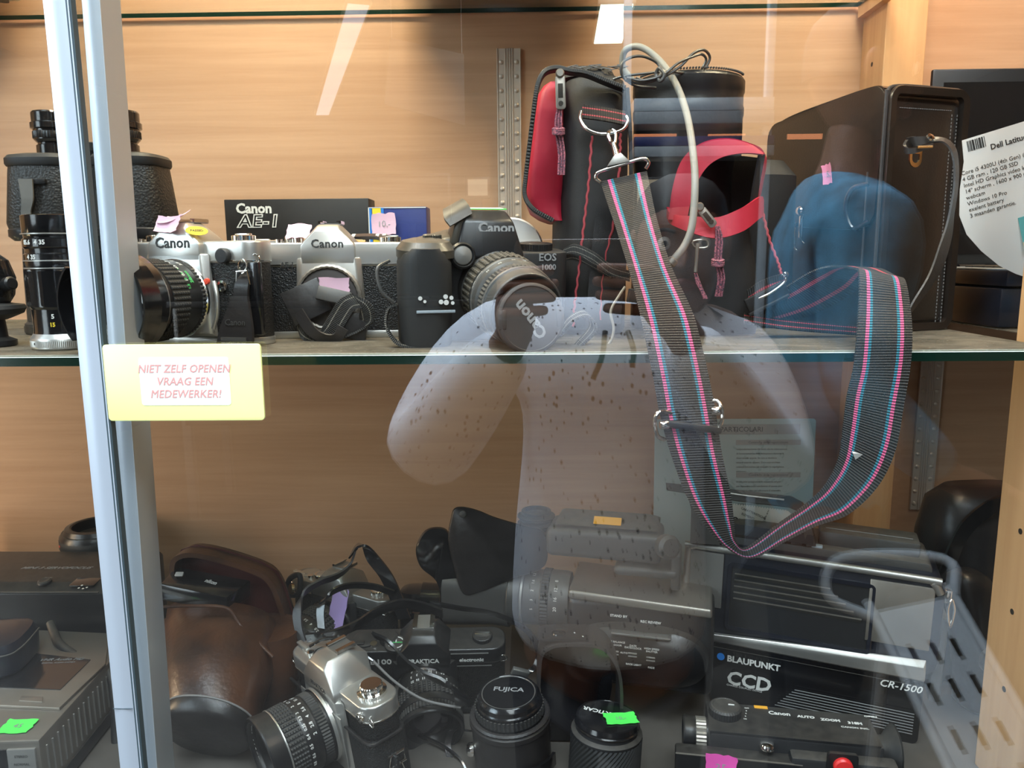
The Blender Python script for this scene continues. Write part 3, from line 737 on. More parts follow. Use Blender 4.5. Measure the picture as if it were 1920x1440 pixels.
for a in (90, 270): seg_ring(37.5, 39, 65, 75, a-46, a+46, m).obj('hood_petal', 'gloss', hd)
MB().lathe([(2.6, 0), (2.2, 1.6), (0.3, 2)], fr((30, -21, 52)), 16).obj('red_index', 'reddot', ca)
MB().lathe([(6.2, 0), (6.2, 5), (5.2, 6), (0.1, 6)], fr((44, -15, 72)), 32, cap=False).obj('battery_check_button', 'blackm', ca)
MB().lathe([(4.5, 0), (4.5, 3), (2.5, 3.4), (2.5, 1)], fr((40, -14, 48)), 24, cap=False).obj('flash_socket', 'chrome', ca)
MB().tube([(37, -22, 52), (40, -24, 40), (39, -24, 26), (34, -23, 14)], 1.8, 10).obj('release_lever', 'silver', ca)
MB().box((24, -20.5, 44), (2.4, 2, 42), bev=0.8).obj('mirror_box_edge', 'silver', ca)
# PASSED sticker on the right slope of the prism, pink note on the left slope
ns = Vector((0.62, -0.45, 0.65)).normalized()
MB().lathe([(7.6, 0), (7.6, 0.3)], fr((20.5, -17.5, 92), ns) @ Matrix.Diagonal((1.15, 0.62, 1, 1)), 36).obj('oval_sticker', 'yellow', ca)
text(ca, 'PASSED', 3.1, fr((20.5, -17.5, 92), ns) @ T(0, 0, 0.4), 'engrave', bold=0.02, name='sticker_lettering')
note(ca, fr((-3, -19, 96), (-0.15, -0.72, 0.62)), 27, 14, 'pink', seed=5, curl=5)
note(ca, fr((-4, -12, 101), (-0.2, -0.2, 0.95), (0, 1, 0)), 24, 16, 'pink', seed=6, curl=4)
# strap: metal ring, leather tongue and wide pad hanging in front of the right end
sp_ = MB().strap([(63, -16, 57), (63, -22, 50), (62.5, -24, 40), (62, -25, 26)], [9, 12, 13, 13], (1, 0, 0), 2.2).obj('strap_tongue', 'vinyl', ca)
MB().tube([(58, -22, 60), (68, -22, 60), (69, -21, 50), (57, -21, 50)], 1.0, 8, 1, True, smooth=False).obj('strap_buckle', 'chrome', sp_)
MB().tube([(63, -19, 69), (67, -20, 64), (63, -21, 58), (59, -20, 64)], 0.9, 8, 3, True).obj('split_ring', 'chrome', sp_)
MB().strap([(62, -25, 40), (62, -27, 30), (61, -30, 16), (60, -32, 3)], [15, 20, 29, 33], (1, 0, 0), 3.0).obj('strap_pad', 'vinyl', ca)
MB().box((60, -33.6, 7), (23, 1.2, 3.0), RX(0)).obj('pad_slot', 'cordgrey', sp_)
for k in range(15): MB().box((49.5+k*1.5, -33.9, 3.4), (0.7, 1.0, 2.4)).obj('stitch', 'stitch', sp_)
text(sp_, 'Canon', 7, fr((61, -32.0, 20), (0, -1, 0.12)), 'cordgrey', name='embossed_lettering')
MB().box((72, -16.5, 38), (9, 6, 58), bev=1.4).obj('end_grip', 'gloss', ca)

# ---- black instruction book box
mb_ = P(558, 450, 0.84)
bk = thing('camera_carton', 'black carton with white outlined lettering behind the silver cameras', 'box', (mb_.x, 0.85, S1))
hz = (P(425, 374, 0.84).z-S1)*1000
MB().box((0, 9, hz/2), (156, 34, hz), bev=0.7).obj('carton_body', pm('black_card', (0.014, 0.011, 0.010), 0.5, var=(60, 0.3)), bk)
text(bk, 'Canon', 14.5, fr((-46, -8.4, hz-10)), 'paper', bold=0.035, name='carton_lettering')
for (s_, mt, bo, zz) in (('AE-1', 'paper', 0.055, 0.0), ('AE-1', 'black', -0.008, 0.25)):
    text(bk, s_, 18, fr((-42, -8.4-zz, hz-23.5)), mt, shear=0.15, bold=bo, sx=1.15, sp=1.1, name='carton_lettering')

# ---- second silver camera, no lens, straps tangled in front
cb = slr('film_camera', 'silver film camera without lens and with tangled black strap in front', (P(620, 620, 0.67).x, 0.688, S1), (0, 0, 4),
         W=143, Hb=62, Ht=83, top='silver', pw=46, pt=22, ph=15, txt='Canon', tsz=10.0, mr_=27, lz=36)
text(cb, 'AE-1', 6, fr((-36, -16.2, 64)), 'engrave', bold=0.02, name='model_lettering')
m = fr((0, -22, 36))
MB().lathe([(27.5, 0), (28.5, 1), (28.5, 6), (27, 7), (25.5, 6.5), (25, 3)], m, 72, cap=False, knurl=0.5).obj('lens_ring', 'champagne', cb)
MB().lathe([(25.2, 2), (25.2, 4.4), (23, 5.2), (0.1, 5.2)], m, 48, cap=False).obj('body_cap', 'capgrey', cb)
note(cb, fr((-27, -10, 94), (-0.1, -0.9, 0.45)), 21, 15, 'pink', seed=9, curl=-4)
note(cb, fr((6, -30, 47), (0.05, -1, 0.1)), 25, 12, 'pink', seed=10, curl=2)
st = MB(); st.box((0, 0, 0), (34, 30, 2.5), fr((-18, -33, 33), (0.1, -1, 0.15)) @ RZ(24), bev=0.8); st_o = st.obj('strap_pad', 'vinyl', cb)
MB().strap([(-26, -33, 16), (-20, -36, 8), (-8, -38, 3), (2, -40, 8), (10, -41, 20), (18, -42, 31), (26, -42, 34)], 15, [(0, -0.3, 1), (0.3, -.3, 1), (0.2, -.5, 1), (-0.7, -.3, 0.7), (-0.8, -.2, 0.5), (-0.7, -.2, 0.5), (-.5, 0, .8)], 1.8, 8).obj('neck_strap', 'webgrey', cb)
MB().strap([(26, -42, 34), (32, -40, 27), (33, -36, 16), (24, -34, 6), (12, -36, 2.2)], 14, [(-.5, 0, .8), (0.7, -.2, .7), (.9, -.3, .2), (0.5, -.6, .4), (.2, -.9, .1)], 1.8, 8).obj('neck_strap', 'webgrey', cb)
MB().strap([(-24, -38, 25), (-14, -41, 10), (-3, -43, 3), (8, -45, 2.6), (14, -46, 12)], 10, [(0.8, -.3, 0.6), (.7, -.3, .7), (0.2, -.6, 1), (-.3, -.6, 1), (-.8, -.2, .5)], 1.6, 8).obj('neck_strap', 'strapleather', cb)
MB().box((0, 0, 0), (28, 12, 4), fr((6, -37, 38), (0.1, -1, 0.3)) @ RZ(-14), bev=1).obj('strap_slider', 'greyp', cb)
MB().box((0, 0, 0), (30, 24, 8), fr((18, -33, 13), (0.05, -1, 0.05)) @ RZ(-10), bev=1.2).obj('leather_tab', 'vinyl', cb)

# ---- film box with note
fb = P(744, 430, 0.83)
fz = (P(744, 387, 0.83).z-S1)*1000
fx = thing('film_carton', 'dark blue carton with yellow stripe and pale pink note', 'box', (fb.x, 0.848, S1))
MB().box((0, 5, fz/2), (62, 34, fz), bev=0.6).obj('carton_body', 'blue', fx)
MB().box((-22, -12.4, fz-30), (9, 0.5, 58)).obj('yellow_stripe', 'yellow', fx)
MB().box((-15.8, -12.4, fz-30), (3, 0.5, 58)).box((-28.5, -12.4, fz-30), (2.5, 0.5, 58)).obj('blue_stripe', 'bluel', fx)
MB().box((-30.4, -12.4, fz-30), (1, 0.5, 58)).box((0, -12.4, fz-0.9), (61.5, 0.5, 0.9)).obj('white_edge', 'paper', fx)
note(fx, fr((-14, -14, fz-18), (0, -1, 0.1)), 25, 22, 'pink', seed=12, writing='10,-')

# ---- black SLR half hidden behind the autofocus camera, striped strap rolled on top
cc = slr('film_camera', 'small black film camera with green sticker behind the autofocus camera', (P(790, 620, 0.72).x, 0.742, S1), (0, 0, 3),
         W=136, Hb=58, Ht=72, top='black', pw=40, pt=28, ph=10, txt='', mr_=27, lz=34)
text(cc, 'BC-1', 5.2, fr((-36, -16.0, 67)), 'white', bold=0.03, name='model_lettering')
lens(cc, fr((0, -20, 34)), [('p', [(28, 0), (28, 6)]), ('grid', 29, 7, 20, 40, 4, 1.0), ('p', [(28, 21), (28, 24)])], (27.5, 24, 30, 10))
for k in range(2): MB().box((1, -21.8, 79.5-k*5), (29, 0.6, 1.8)).obj('white_line', 'white', cc)
MB().box((0, 0, 0), (25, 16, 0.6), T(1, 2, 86.6) @ RX(3)).obj('price_sticker', 'green', cc)
MB().box((-40, -16.5, 60), (50, 1, 0.9)).box((-40, -16.5, 52), (50, 1, 0.7)).obj('chrome_line', 'silver', cc)
MB().box((-38, -17, 38), (26, 6, 24), bev=3).obj('hand_grip', 'black', cc)
sp_ = MB().strap([(-76, -16, 84), (-66, -18, 88), (-50, -20, 89), (-36, -22, 88), (-30, -20, 84)], 12, (0.15, 1, 0.25), 3, 8).obj('neck_strap', 'navy', cc)
for dx in (-70, -61, -39, -33): MB().strap([(dx, -25, 88.5), (dx, -19, 90.5), (dx, -13, 91)], 3.0, (1, 0, 0), 1.2).obj('white_stripe', 'paper', sp_)
MB().lathe([(8.4, 0), (8.4, 1.2), (7.6, 2), (0.1, 2)], fr((-57, -26, 83), (0, -0.62, 0.8)), 40, cap=False).obj('round_badge', 'brass', sp_)
MB().strap([(-58, -24, 82), (-60, -29, 72), (-57, -30, 62), (-50, -30, 56)], [10, 14, 13, 10], (1, 0, 0), 2).obj('strap_loop', 'vinyl', cc)
MB().tube([(-56, -31, 66), (-50, -33, 53), (-40, -33, 50), (-34, -32, 58), (-36, -31, 68)], 0.8, 8).tube([(-47, -33, 51), (-40, -34, 47), (-38, -33, 52)], 0.8, 8).obj('key_ring', 'chrome', cc)
MB().strap([(-20, -24, 76), (-25, -27, 60), (-22, -27, 46), (-14, -26, 36)], 8, (0.2, -1, 0), 1.4).obj('strap_end', 'webgrey', cc)

# ---- white tag behind the autofocus camera
wt = P(868, 410, 0.70)
wo = thing('paper_tag', 'rounded white tag sticking up behind the autofocus camera', 'tag', (wt.x, 0.70, S1), (0, 0, 20))
hz = (P(868, 384, 0.70).z-S1)*1000
MB().prism([(x, y) for x, y in sell(17, 34, 2.4, 28)], 1.2, fr((0, 0, hz-17)), bev=0.3).obj('tag_card', 'paper', wo)
MB().box((3, 0.8, (hz-20)/2), (2, 1.0, hz-20)).obj('tag_stem', 'paper', wo)
po = P(1010, 425, 0.74)
pl = thing('round_lid', 'round pale lid leaning behind the autofocus camera', 'lid', (po.x-0.026, 0.735, S1), (0, 0, 12))
hz = (P(985, 409, 0.74).z-S1)*1000
MB().lathe([(29, 0), (30, 2), (30, 6), (28, 8), (24, 6.5), (0.1, 6.5)], fr((0, 0, hz-30), (0, -1, 0.12)), 56, cap=False).obj('lid_disc', 'paper', pl)
MB().box((0, 8, (hz-54)/2), (34, 16, hz-54), bev=2).obj('stand_block', 'greyp', pl)

# ---- autofocus camera with zoom lens and hanging lens cap
ex = P(898, 630, 0.64)
eo = thing('autofocus_camera', 'black autofocus camera with zoom lens and lettered lens cap leaning forward', 'camera', (ex.x, 0.655, S1+0.003), (6, 0, 14))
b = MB(); b.prism(rrect(140, 42, 14), 72, T(2, 0, 0), bev=2); b.obj('body', 'blackm', eo)
# hand grip (viewer's left)
g = MB(); g.loft([[(-50+x*sx_, -27+y, z) for x, y in sell(42, 46, 2.8, 36)] for z, sx_ in ((1, 0.94), (4, 1.0), (50, 1.02), (66, 1.0), (74, 0.86), (78, 0.6))]); go = g.obj('hand_grip', 'rubber', eo)
# top deck with dusty metallic finish
b = MB(); b.loft([[(-48+x*sx_, -22+y*sx_, z) for x, y in sell(46, 50, 2.6, 36)] for z, sx_ in ((70, 1.0), (76, 1.0), (82, 0.8), (84, 0.45))]); b.obj('top_deck', 'eosgold', eo)
MB().hull([(-66, 14, 70), (60, 16, 70), (-60, -18, 72), (-20, -22, 74), (-20, -20, 86), (-56, -12, 80), (-60, 14, 80), (-20, 16, 90)], bev=2).obj('shoulder', 'eosgold', eo)
b = MB(); b.lathe([(9, 0), (9, 1.4), (7.5, 2), (0.1, 1.4)], T(-46, -36, 80) @ RX(24), 32, cap=False); b.obj('shutter_button', 'eosgold', eo)
b = MB(); b.lathe([(7.5, 0), (7.5, 3), (6.5, 3.6)], T(-42, -16, 83), 48, knurl=0.7); b.obj('input_dial', 'eosgold', eo)
b = MB(); b.lathe([(10.5, 0), (10.5, 4), (9, 6), (8.2, 5)], fr((-21, -31, 71), (0.1, -1, 0.15)), 40, cap=False); lo = b.obj('sensor_window', 'black', eo)
MB().lathe([(8.6, 3), (7, 5.6), (4, 7), (0.1, 7.6)], fr((-21, -31, 71), (0.1, -1, 0.15)), 32, cap=False).obj('window_glass', 'midgrey', lo)
MB().box((-44, -50.6, 30.5), (30, 0.8, 2.2), bev=0.3).obj('grip_line', 'bluegrey', eo)
for dx, dz, r_ in ((-56, 41, 1.6), (-52.5, 38.5, 1.2), (-40, 38, 1.8), (-36.5, 42, 1.8), (-36, 37.5, 2), (-32, 41, 1.6), (-31, 37, 1.4)):
    MB().lathe([(r_, 0), (r_, 0.5)], fr((dx, -50.4, dz)), 14).obj('grip_mark', 'white', eo)
# prism hump
pts = [(-27, -24, 66), (31, -24, 66), (-18, -24, 98), (22, -24, 98), (-13, -14, 105), (18, -14, 105), (-15, 16, 104), (19, 16, 104), (-29, 20, 70), (33, 20, 70), (-26, -32, 70), (30, -32, 70)]
MB().hull(pts, bev=2.5, seg=3).obj('prism_housing', 'black', eo)
MB().hull([(-30, -20, 70), (-29, -26, 80), (-24, -22, 100), (-18, -12, 108), (-17, 8, 107), (-30, 14, 76), (-20, -26, 78), (-14, -20, 106)], bev=1.5).obj('hump_flank', 'eosgold', eo)
text(eo, 'Canon', 11, fr((8, -26.0, 92), (0, -1, 0.12)), 'greyprint', bold=0.03, name='nameplate_lettering')
text(eo, 'EOS', 8.5, fr((52, -21.6, 68), (0, -1, 0)), 'greyprint', bold=0.02, name='model_lettering')
text(eo, '1000', 6.5, fr((53, -21.6, 60), (0, -1, 0)), 'greyprint', bold=0.02, name='model_lettering')
MB().box((0, 0, 0), (34, 20, 0.6), T(3, 0, 105.9), bev=0.2).obj('price_sticker', 'green', eo)
MB().box((0, 0, 0), (29, 15, 0.5), T(3, -1, 106.4), bev=0.2).obj('sticker_face', 'paper', eo)
MB().strap([(-20, -24, 98), (-23, -20, 104), (-24, -10, 109), (-22, 2, 108)], [22, 24, 20, 15], (0.8, 0.3, 0.4), 2).obj('eyecup_flap', 'eosgold', eo)
knob(eo, T(47, 2, 72), 15, 6, 'black', 44, 'mode_dial', 'black')
# mount and lens tilting down to the right
dirv = Vector((0.16, -1, -0.13))
m = fr((11, -22, 42), dirv)
ln = lens(eo, m, [('p', [(33, -6), (33.5, 4)]), ('grid', 33.5, 5, 21, 44, 5, 0.9, 'eosgold'), ('p', [(32, 22), (32.5, 25)]), ('ring', 33.2, 25, 27.5, 'silverd'), ('p', [(32.6, 28), (32.6, 34), (31, 36)]), ('rib', 31.5, 36.5, 44, 60, 0.8, 'greyp'), ('ring', 31.2, 44.5, 47, 'silverd'), ('p', [(29.5, 48), (29.5, 56)])], (29.5, 27, 60, 6), glassmat='coated', mat='greyp')
for s_, a in (('35', 132), ('50', 112), ('70', 92), ('80', 76)): text(ln, s_, 3.2, m, 'white', wrap=(32.7, R(a), 30.5), ext=0.05, name='scale_figures')
text(ln, 'ZOOM LENS', 2.8, m, 'white', wrap=(32.4, R(150), 23.5), ext=0.05, name='lens_lettering')
# cap, tilted, hanging in front of the lens
mc = fr((21.5, -86, 30.0), (0.12, -1, 0.16)) @ RZ(-52)
cp = MB().lathe([(25.5, -3), (26.4, -2), (26.4, 3), (25, 4.2), (24, 4.4), (23.6, 3.8), (0.1, 3.8)], mc, 64, cap=False).obj('lens_cap', 'capgrey', eo)
text(cp, 'Canon', 12.5, mc @ T(0, -1, 4.0) @ RZ(180), 'greyprint', bold=0.035, name='cap_lettering')
for s_ in (-1, 1): MB().box((s_*23, 0, 3.6), (6, 14, 1.4), mc @ RZ(52), bev=0.5).obj('cap_clip', 'capgrey', cp)
# straps
MB().ribbon([(70, -8, 74), (78, -14, 78), (92, -22, 72), (106, -26, 62), (122, -28, 57)], [(68, -8, 68), (78, -12, 70), (92, -20, 64), (106, -25, 53), (122, -28, 48)], 1.6).obj('neck_strap', 'webgrey', eo)
MB().ribbon([(70, -6, 70), (80, -8, 72), (94, -15, 64), (108, -22, 56)], [(70, -6, 63), (80, -8, 64), (94, -14, 58), (108, -21, 50)], 1.6).obj('neck_strap', 'webgrey', eo)
MB().box((121, -28, 53), (12, 5, 12), RY(8), bev=1.2).obj('strap_slider', 'greyp', eo)
MB().ribbon([(-72, -32, 34), (-80, -38, 31), (-82, -42, 18), (-74, -46, 5), (-58, -50, 1.5)], [(-70, -22, 33), (-78, -26, 29), (-80, -30, 16), (-72, -32, 4), (-56, -36, 1.2)], 1.6).obj('neck_strap', 'webgrey', eo)
MB().ribbon([(52, -60, 14), (60, -62, 26), (72, -60, 30), (78, -58, 18), (66, -60, 3)], [(50, -70, 12), (60, -72, 24), (73, -71, 27), (80, -70, 16), (66, -72, 2.5)], 1.6).obj('neck_strap', 'webgrey', eo)
MB().tube([(78, -66, 2.6), (92, -64, 2.6), (98, -60, 14), (97, -54, 28), (106, -48, 40), (112, -44, 46)], 1.1, 8).obj('thin_cord', 'cable', eo)
MB().tube([(-76, -14, 66), (-86, -20, 60), (-84, -26, 44), (-74, -26, 34)], 1.4, 8).obj('side_cord', 'cordgrey', eo)
# ---- helper: local millimetres of a photographed point at its real distance
def LOC(loc):
    l = Vector(loc)
    return lambda px, py, y: (P(px, py, y)-l)*1000
# ================================================================== red and black camera bag
bl = Vector((0.095, 0.72, S1))
bag = thing('camera_bag', 'red and black camera bag with zips and striped shoulder strap hanging over the shelf edge', 'camera bag', bl)
B = LOC(bl)
def lay(rows, p=3.2, n=44):
    return [[(cx+x, cy+y, z) for x, y in sell(w_, d_, p, n)] for (z, cx, cy, w_, d_) in rows]
fy = 0.672
zt = B(1100, 122, fy).z; zm = B(1045, 400, fy).z
xl, xr = B(1042, 400, fy).x, B(1186, 400, fy).x
cx = (xl+xr)/2; wd_ = xr-xl
MB().loft(lay([(1, cx, 18, wd_*0.95, 120), (6, cx, 18, wd_, 128), (zm*0.6, cx, 18, wd_*1.03, 130), (zt*0.75, cx+1, 18, wd_*0.99, 126), (zt*0.9, cx+2, 18, wd_*0.97, 122), (zt*0.97, cx+2, 20, wd_*0.86, 108), (zt, cx+3, 22, wd_*0.62, 80)])).obj('bag_body', 'fabric', bag)
# red side pocket on the left
zp0, zp1 = B(1030, 408, fy).z, B(1030, 142, fy).z
xo = B(990, 350, fy).x; xt = B(1014, 150, fy).x
rows = []
for (py_, zx) in ((411, 1038), (404, 1018), (392, 1000), (366, 990), (330, 990), (270, 996), (205, 1004), (165, 1013), (146, 1024), (140, 1034)):
    x0 = B(zx-6, py_, fy-0.012).x; x1 = xl+8; rows.append((B(zx, py_, fy-0.012).z, (x0+x1)/2, 6, x1-x0, 100 if 366 > py_ > 150 else 84))
MB().loft(lay(rows, 4.5)).obj('side_pocket', 'redfabric', bag, angle=60)
MB().loft(lay([(2, 92, 50, 130, 70), (10, 92, 50, 140, 78), (B(1280, 330, .74).z, 92, 50, 138, 76), (B(1280, 300, .74).z, 90, 52, 120, 60)])).obj('bag_centre', 'fabric', bag)
zpts = [B(1036, 413, fy-0.012), B(1000, 392, fy-0.016), B(984, 366, fy-0.016), B(986, 330, fy-0.018), B(993, 270, fy-0.018), B(1001, 205, fy-0.018), B(1008, 160, fy-0.018), B(1020, 136, fy-0.016), B(1042, 128, fy-0.010),
        B(1068, 133, fy-0.010), B(1100, 138, fy-0.006), B(1135, 152, fy-0.004), B(1172, 166, fy)]
MB().strap([p+Vector((0, 2.5, 0)) for p in zpts], 12, (0, 1, 0), 3.6, 6).obj('zip_tape', 'fabric', bag)
zb = MB(); zc = catmull([p+Vector((0, -4.2, 0)) for p in zpts], 10)
for i in range(0, len(zc)-1):
    d = (zc[i+1]-zc[i]).normalized()
    zb.box((0, 0, 0), (3.0, 1.6, 1.3), fr(zc[i], (0, -1, 0), d), bev=0.3, seg=1)
zb.obj('zip_teeth', 'greyp', bag, kind='stuff')
MB().loft(lay([(zt-4, cx-4, 24, wd_*0.86, 104), (zt+6, cx-4, 26, wd_*0.74, 92), (zt+9, cx-4, 26, wd_*0.5, 60)])).obj('lid', 'fabric', bag)
nb = MB(); rr = random.Random(4)
for k in range(26):
    a = Vector((cx-20+rr.uniform(0, 46), -26+rr.uniform(0, 10), zt+2.5+rr.uniform(0, 3)))
    nb.box((0, 0, 0), (rr.uniform(6, 12), 1.2, 0.6), T(*a) @ RZ(rr.uniform(-30, 30)) @ RY(rr.uniform(-12, 12)))
nb.obj('camouflage_trim', 'stitch', bag, kind='stuff')
# zip pulls
def zip_pull(p, d, L_, cordpts, knot=None, w_=8):
    d = Vector(d).normalized(); m = fr(p, (0, -1, 0), -d)
    b = MB(); pts = rrect(w_, L_, 2.5)
    b.prism([(x, y-L_/2) for x, y in pts], 1.6, m, bev=0.4); o = b.obj('zip_pull', 'champagne', bag)
    MB().lathe([(1.9, 1.5), (1.9, 2.1)], m @ T(0, -L_+4.5, 0), 20).box((0, -L_*0.45, 1.8), (w_*0.5, L_*0.42, 0.5), m, bev=0.2).obj('pull_recess', 'hole', o)
    MB().lathe([(3.4, 0), (3.6, 1), (3.6, 5), (2.6, 7)], fr(Vector(p)-d*1.5+Vector((0, 3, 0)), (0, -1, 0)), 24).obj('pull_hinge', 'champagne', o)
    c = MB()
    for k in range(5):
        off = Vector(((k-2)*1.15, (k % 2)*1.3-0.6, 0))
        c.tube([Vector(q)+off*(0.5 if i == 0 else 1.0) for i, q in enumerate(cordpts)], 0.85, 6, 5)
    if knot is not None:
        for k in range(3): c.tube([Vector(knot)+Vector((4.2*math.cos(a), 3.4*math.sin(a), k*1.7-1.7+math.sin(a)*0.9)) for a in [2*PI*j/9 for j in range(9)]], 1.3, 6, 2, True)
    c.obj('pull_cord', 'paracord', bag)
zip_pull(B(1050, 142, fy-0.022), (0.03, 0, -1), 26, [B(1050, 196, fy-0.020), B(1047, 225, fy-0.020), B(1048, 250, fy-0.019), B(1053, 290, fy-0.018), B(1052, 328, fy-0.018)], B(1047, 246, fy-0.020))
# D ring with webbing tab
MB().strap([B(1092, 209, fy-0.011), B(1130, 214, fy-0.012), B(1172, 222, fy-0.011)], 11, (0, 0.15, 1), 3).obj('webbing_tab', 'webdark', bag)
dr = MB().tube([B(1090, 208, fy-0.013), B(1088, 222, fy-0.014), B(1098, 240, fy-0.016), B(1120, 250, fy-0.018), B(1145, 250, fy-0.018), B(1168, 242, fy-0.016), B(1177, 228, fy-0.014), B(1174, 218, fy-0.012)], 1.45, 12, 8).obj('d_ring', 'chrome', bag)
sw = MB().tube([B(1147, 243, fy-0.016), B(1140, 250, fy-0.022), B(1146, 266, fy-0.024), B(1152, 272, fy-0.022), B(1154, 250, fy-0.018), B(1147, 243, fy-0.016)], 1.5, 10, 6)
sw.tube([B(1150, 268, fy-0.024), B(1158, 298, fy-0.028)], lambda t: 2.0+1.2*t, 12, 4); swo = sw.obj('swivel_hook', 'chrome', bag)
yb = fy-0.030
MB().hull([B(1152, 290, yb-0.002), B(1164, 286, yb-0.002), B(1138, 312, yb-0.003), B(1182, 303, yb-0.003), B(1152, 290, yb+0.003), B(1164, 286, yb+0.003), B(1138, 312, yb+0.003), B(1182, 303, yb+0.003)], bev=0.8).obj('hook_collar', 'silverd', swo)
MB().tube([B(1126, 341, yb), B(1117, 334, yb), B(1120, 325, yb), B(1135, 318, yb), B(1165, 309, yb), B(1196, 299, yb), B(1210, 298, yb), B(1216, 306, yb), B(1211, 316, yb)], 1.5, 12, 5).obj('strap_frame', 'chrome', swo)
# red seam cords on the end panel
def cordline(pts, mat='redstitch', r=1.0, par=None, nm='seam_cord'):
    c = catmull(pts, 14); b = MB()
    b.tube([p+Vector((0.5*math.sin(i*1.6), 0, 0)) for i, p in enumerate(c)], r, 6, 1, smooth=False)
    return b.obj(nm, mat, par or bag)
cordline([B(1110, 255, fy-0.012), B(1104, 340, fy-0.012), B(1095, 420, fy-0.013), B(1086, 500, fy-0.013), B(1077, 575, fy-0.013), B(1075, 612, fy-0.013)])
cordline([B(1163, 250, fy-0.011), B(1162, 300, fy-0.011), B(1154, 400, fy-0.012), B(1132, 500, fy-0.012), B(1125, 600, fy-0.012)])
MB().strap([B(1150, 390, fy-0.011), B(1140, 500, fy-0.012), B(1130, 608, fy-0.012)], 30, (1, 0, 0), 1.5).obj('webbing_panel', 'fabric', bag)
MB().strap([B(1176, 165, fy-0.004), B(1182, 260, fy-0.006), B(1184, 400, fy-0.007)], 3.0, (1, 0, 0), 3).obj('piping', 'vinyl', bag)
# black round compartment on the right
ry = 0.745; rc = B(1284, 400, ry); rrad = (B(1384, 250, ry).x-B(1184, 250, ry).x)/2; zd = B(1284, 140, ry-0.03).z
MB().lathe([(rrad*0.97, 1), (rrad, 5), (rrad*0.985, zd*0.45), (rrad*0.97, zd*0.6), (rrad, zd*0.68), (rrad, zd-34), (rrad*1.015, zd-32), (rrad*1.015, zd-26), (rrad, zd-24), (rrad*1.0, zd-14), (rrad*1.02, zd-12), (rrad*1.02, zd-3), (rrad*0.98, zd), (rrad*0.9, zd+1.5), (0.1, zd-2)], T(rc.x, rc.y, 0), 64, cap=False).obj('round_compartment', 'vinyl', bag)
zz = MB()
for k in range(46):
    a = R(200+k*3.0); zz.box((rrad*0.99*math.cos(a), rrad*0.99*math.sin(a), 0), (1.6, 2.6, 1.6), T(rc.x, rc.y, zd+1.6) , bev=0.3, seg=1)
zz.obj('zip_teeth', 'greyp', bag, kind='stuff')
# lower front pocket with red rim and red hood
py_ = 0.655
MB().loft(lay([(1, B(1345, 600, py_).x, -22, 84, 64), (20, B(1345, 600, py_).x, -22, 90, 70), (60, B(1342, 500, py_).x, -20, 86, 66), (B(1340, 418, py_).z, B(1338, 440, py_).x, -18, 78, 58)])).obj('front_pocket', 'fabric', bag)
MB().ribbon([B(1252, 388, 0.69), B(1262, 402, 0.655), B(1300, 406, 0.638), B(1345, 408, 0.632), B(1390, 390, 0.634), B(1424, 369, 0.650), B(1430, 375, 0.69)],
            [B(1252, 408, 0.69), B(1262, 422, 0.652), B(1300, 438, 0.634), B(1345, 447, 0.628), B(1392, 434, 0.630), B(1425, 408, 0.648), B(1430, 410, 0.69)], 2.2).obj('red_rim', 'redfabric', bag)
hood_f = [(1256, 412), (1264, 352), (1282, 300), (1318, 270), (1362, 262), (1402, 270), (1430, 288), (1424, 340), (1414, 388)]
MB().ribbon([B(x, y, 0.655) for x, y in hood_f], [B(x+4, y+6, 0.71) for x, y in hood_f], 2.5, 8).obj('red_hood', 'redfabric', bag)
inner = [(1288, 412), (1300, 360), (1322, 318), (1352, 296), (1392, 288), (1426, 290), (1422, 340), (1414, 388)]
MB().ribbon([B(x, y, 0.653) for x, y in hood_f[:7]], [B(x, y, 0.650) for x, y in inner[:6]]+[B(1429, 292, 0.65)], 2.0, 8).obj('hood_face', 'redfabric', bag)
MB().strap([B(1428, 290, 0.652), B(1418, 345, 0.650), B(1412, 384, 0.650)], 5, (1, 0.3, 0), 3).obj('hood_edge', 'vinyl', bag)
MB().loft([[B(x, y, yy) for x, y in ((1290, 425), (1302, 360), (1330, 310), (1390, 292), (1424, 296), (1412, 392), (1360, 425))] for yy in (0.712, 0.716)]).obj('hood_back', 'fabric', bag)
zip_pull(B(1313, 391, 0.626), (0.62, 0, -0.75), 18, [B(1345, 424, 0.626), B(1348, 450, 0.627), B(1346, 488, 0.627), B(1352, 520, 0.627), B(1347, 556, 0.628)], B(1346, 492, 0.626), 7)
MB().tube([B(1300, 452, 0.632), B(1324, 450, 0.632), B(1326, 463, 0.632), B(1304, 464, 0.632)], 0.9, 8, 3, True).tube([B(1308, 456, 0.630), B(1304, 510, 0.630)], 1.5, 10, 3).obj('zip_puller_bar', 'champagne', bag)
c = MB()
for k in range(3): c.tube([B(1303+k, 512, 0.630), B(1306+k*3, 530, 0.630), B(1314+k*2, 545, 0.630), B(1320+k*3, 560, 0.630)], 0.8, 6, 5)
c.obj('pull_cord', 'paracord', bag)
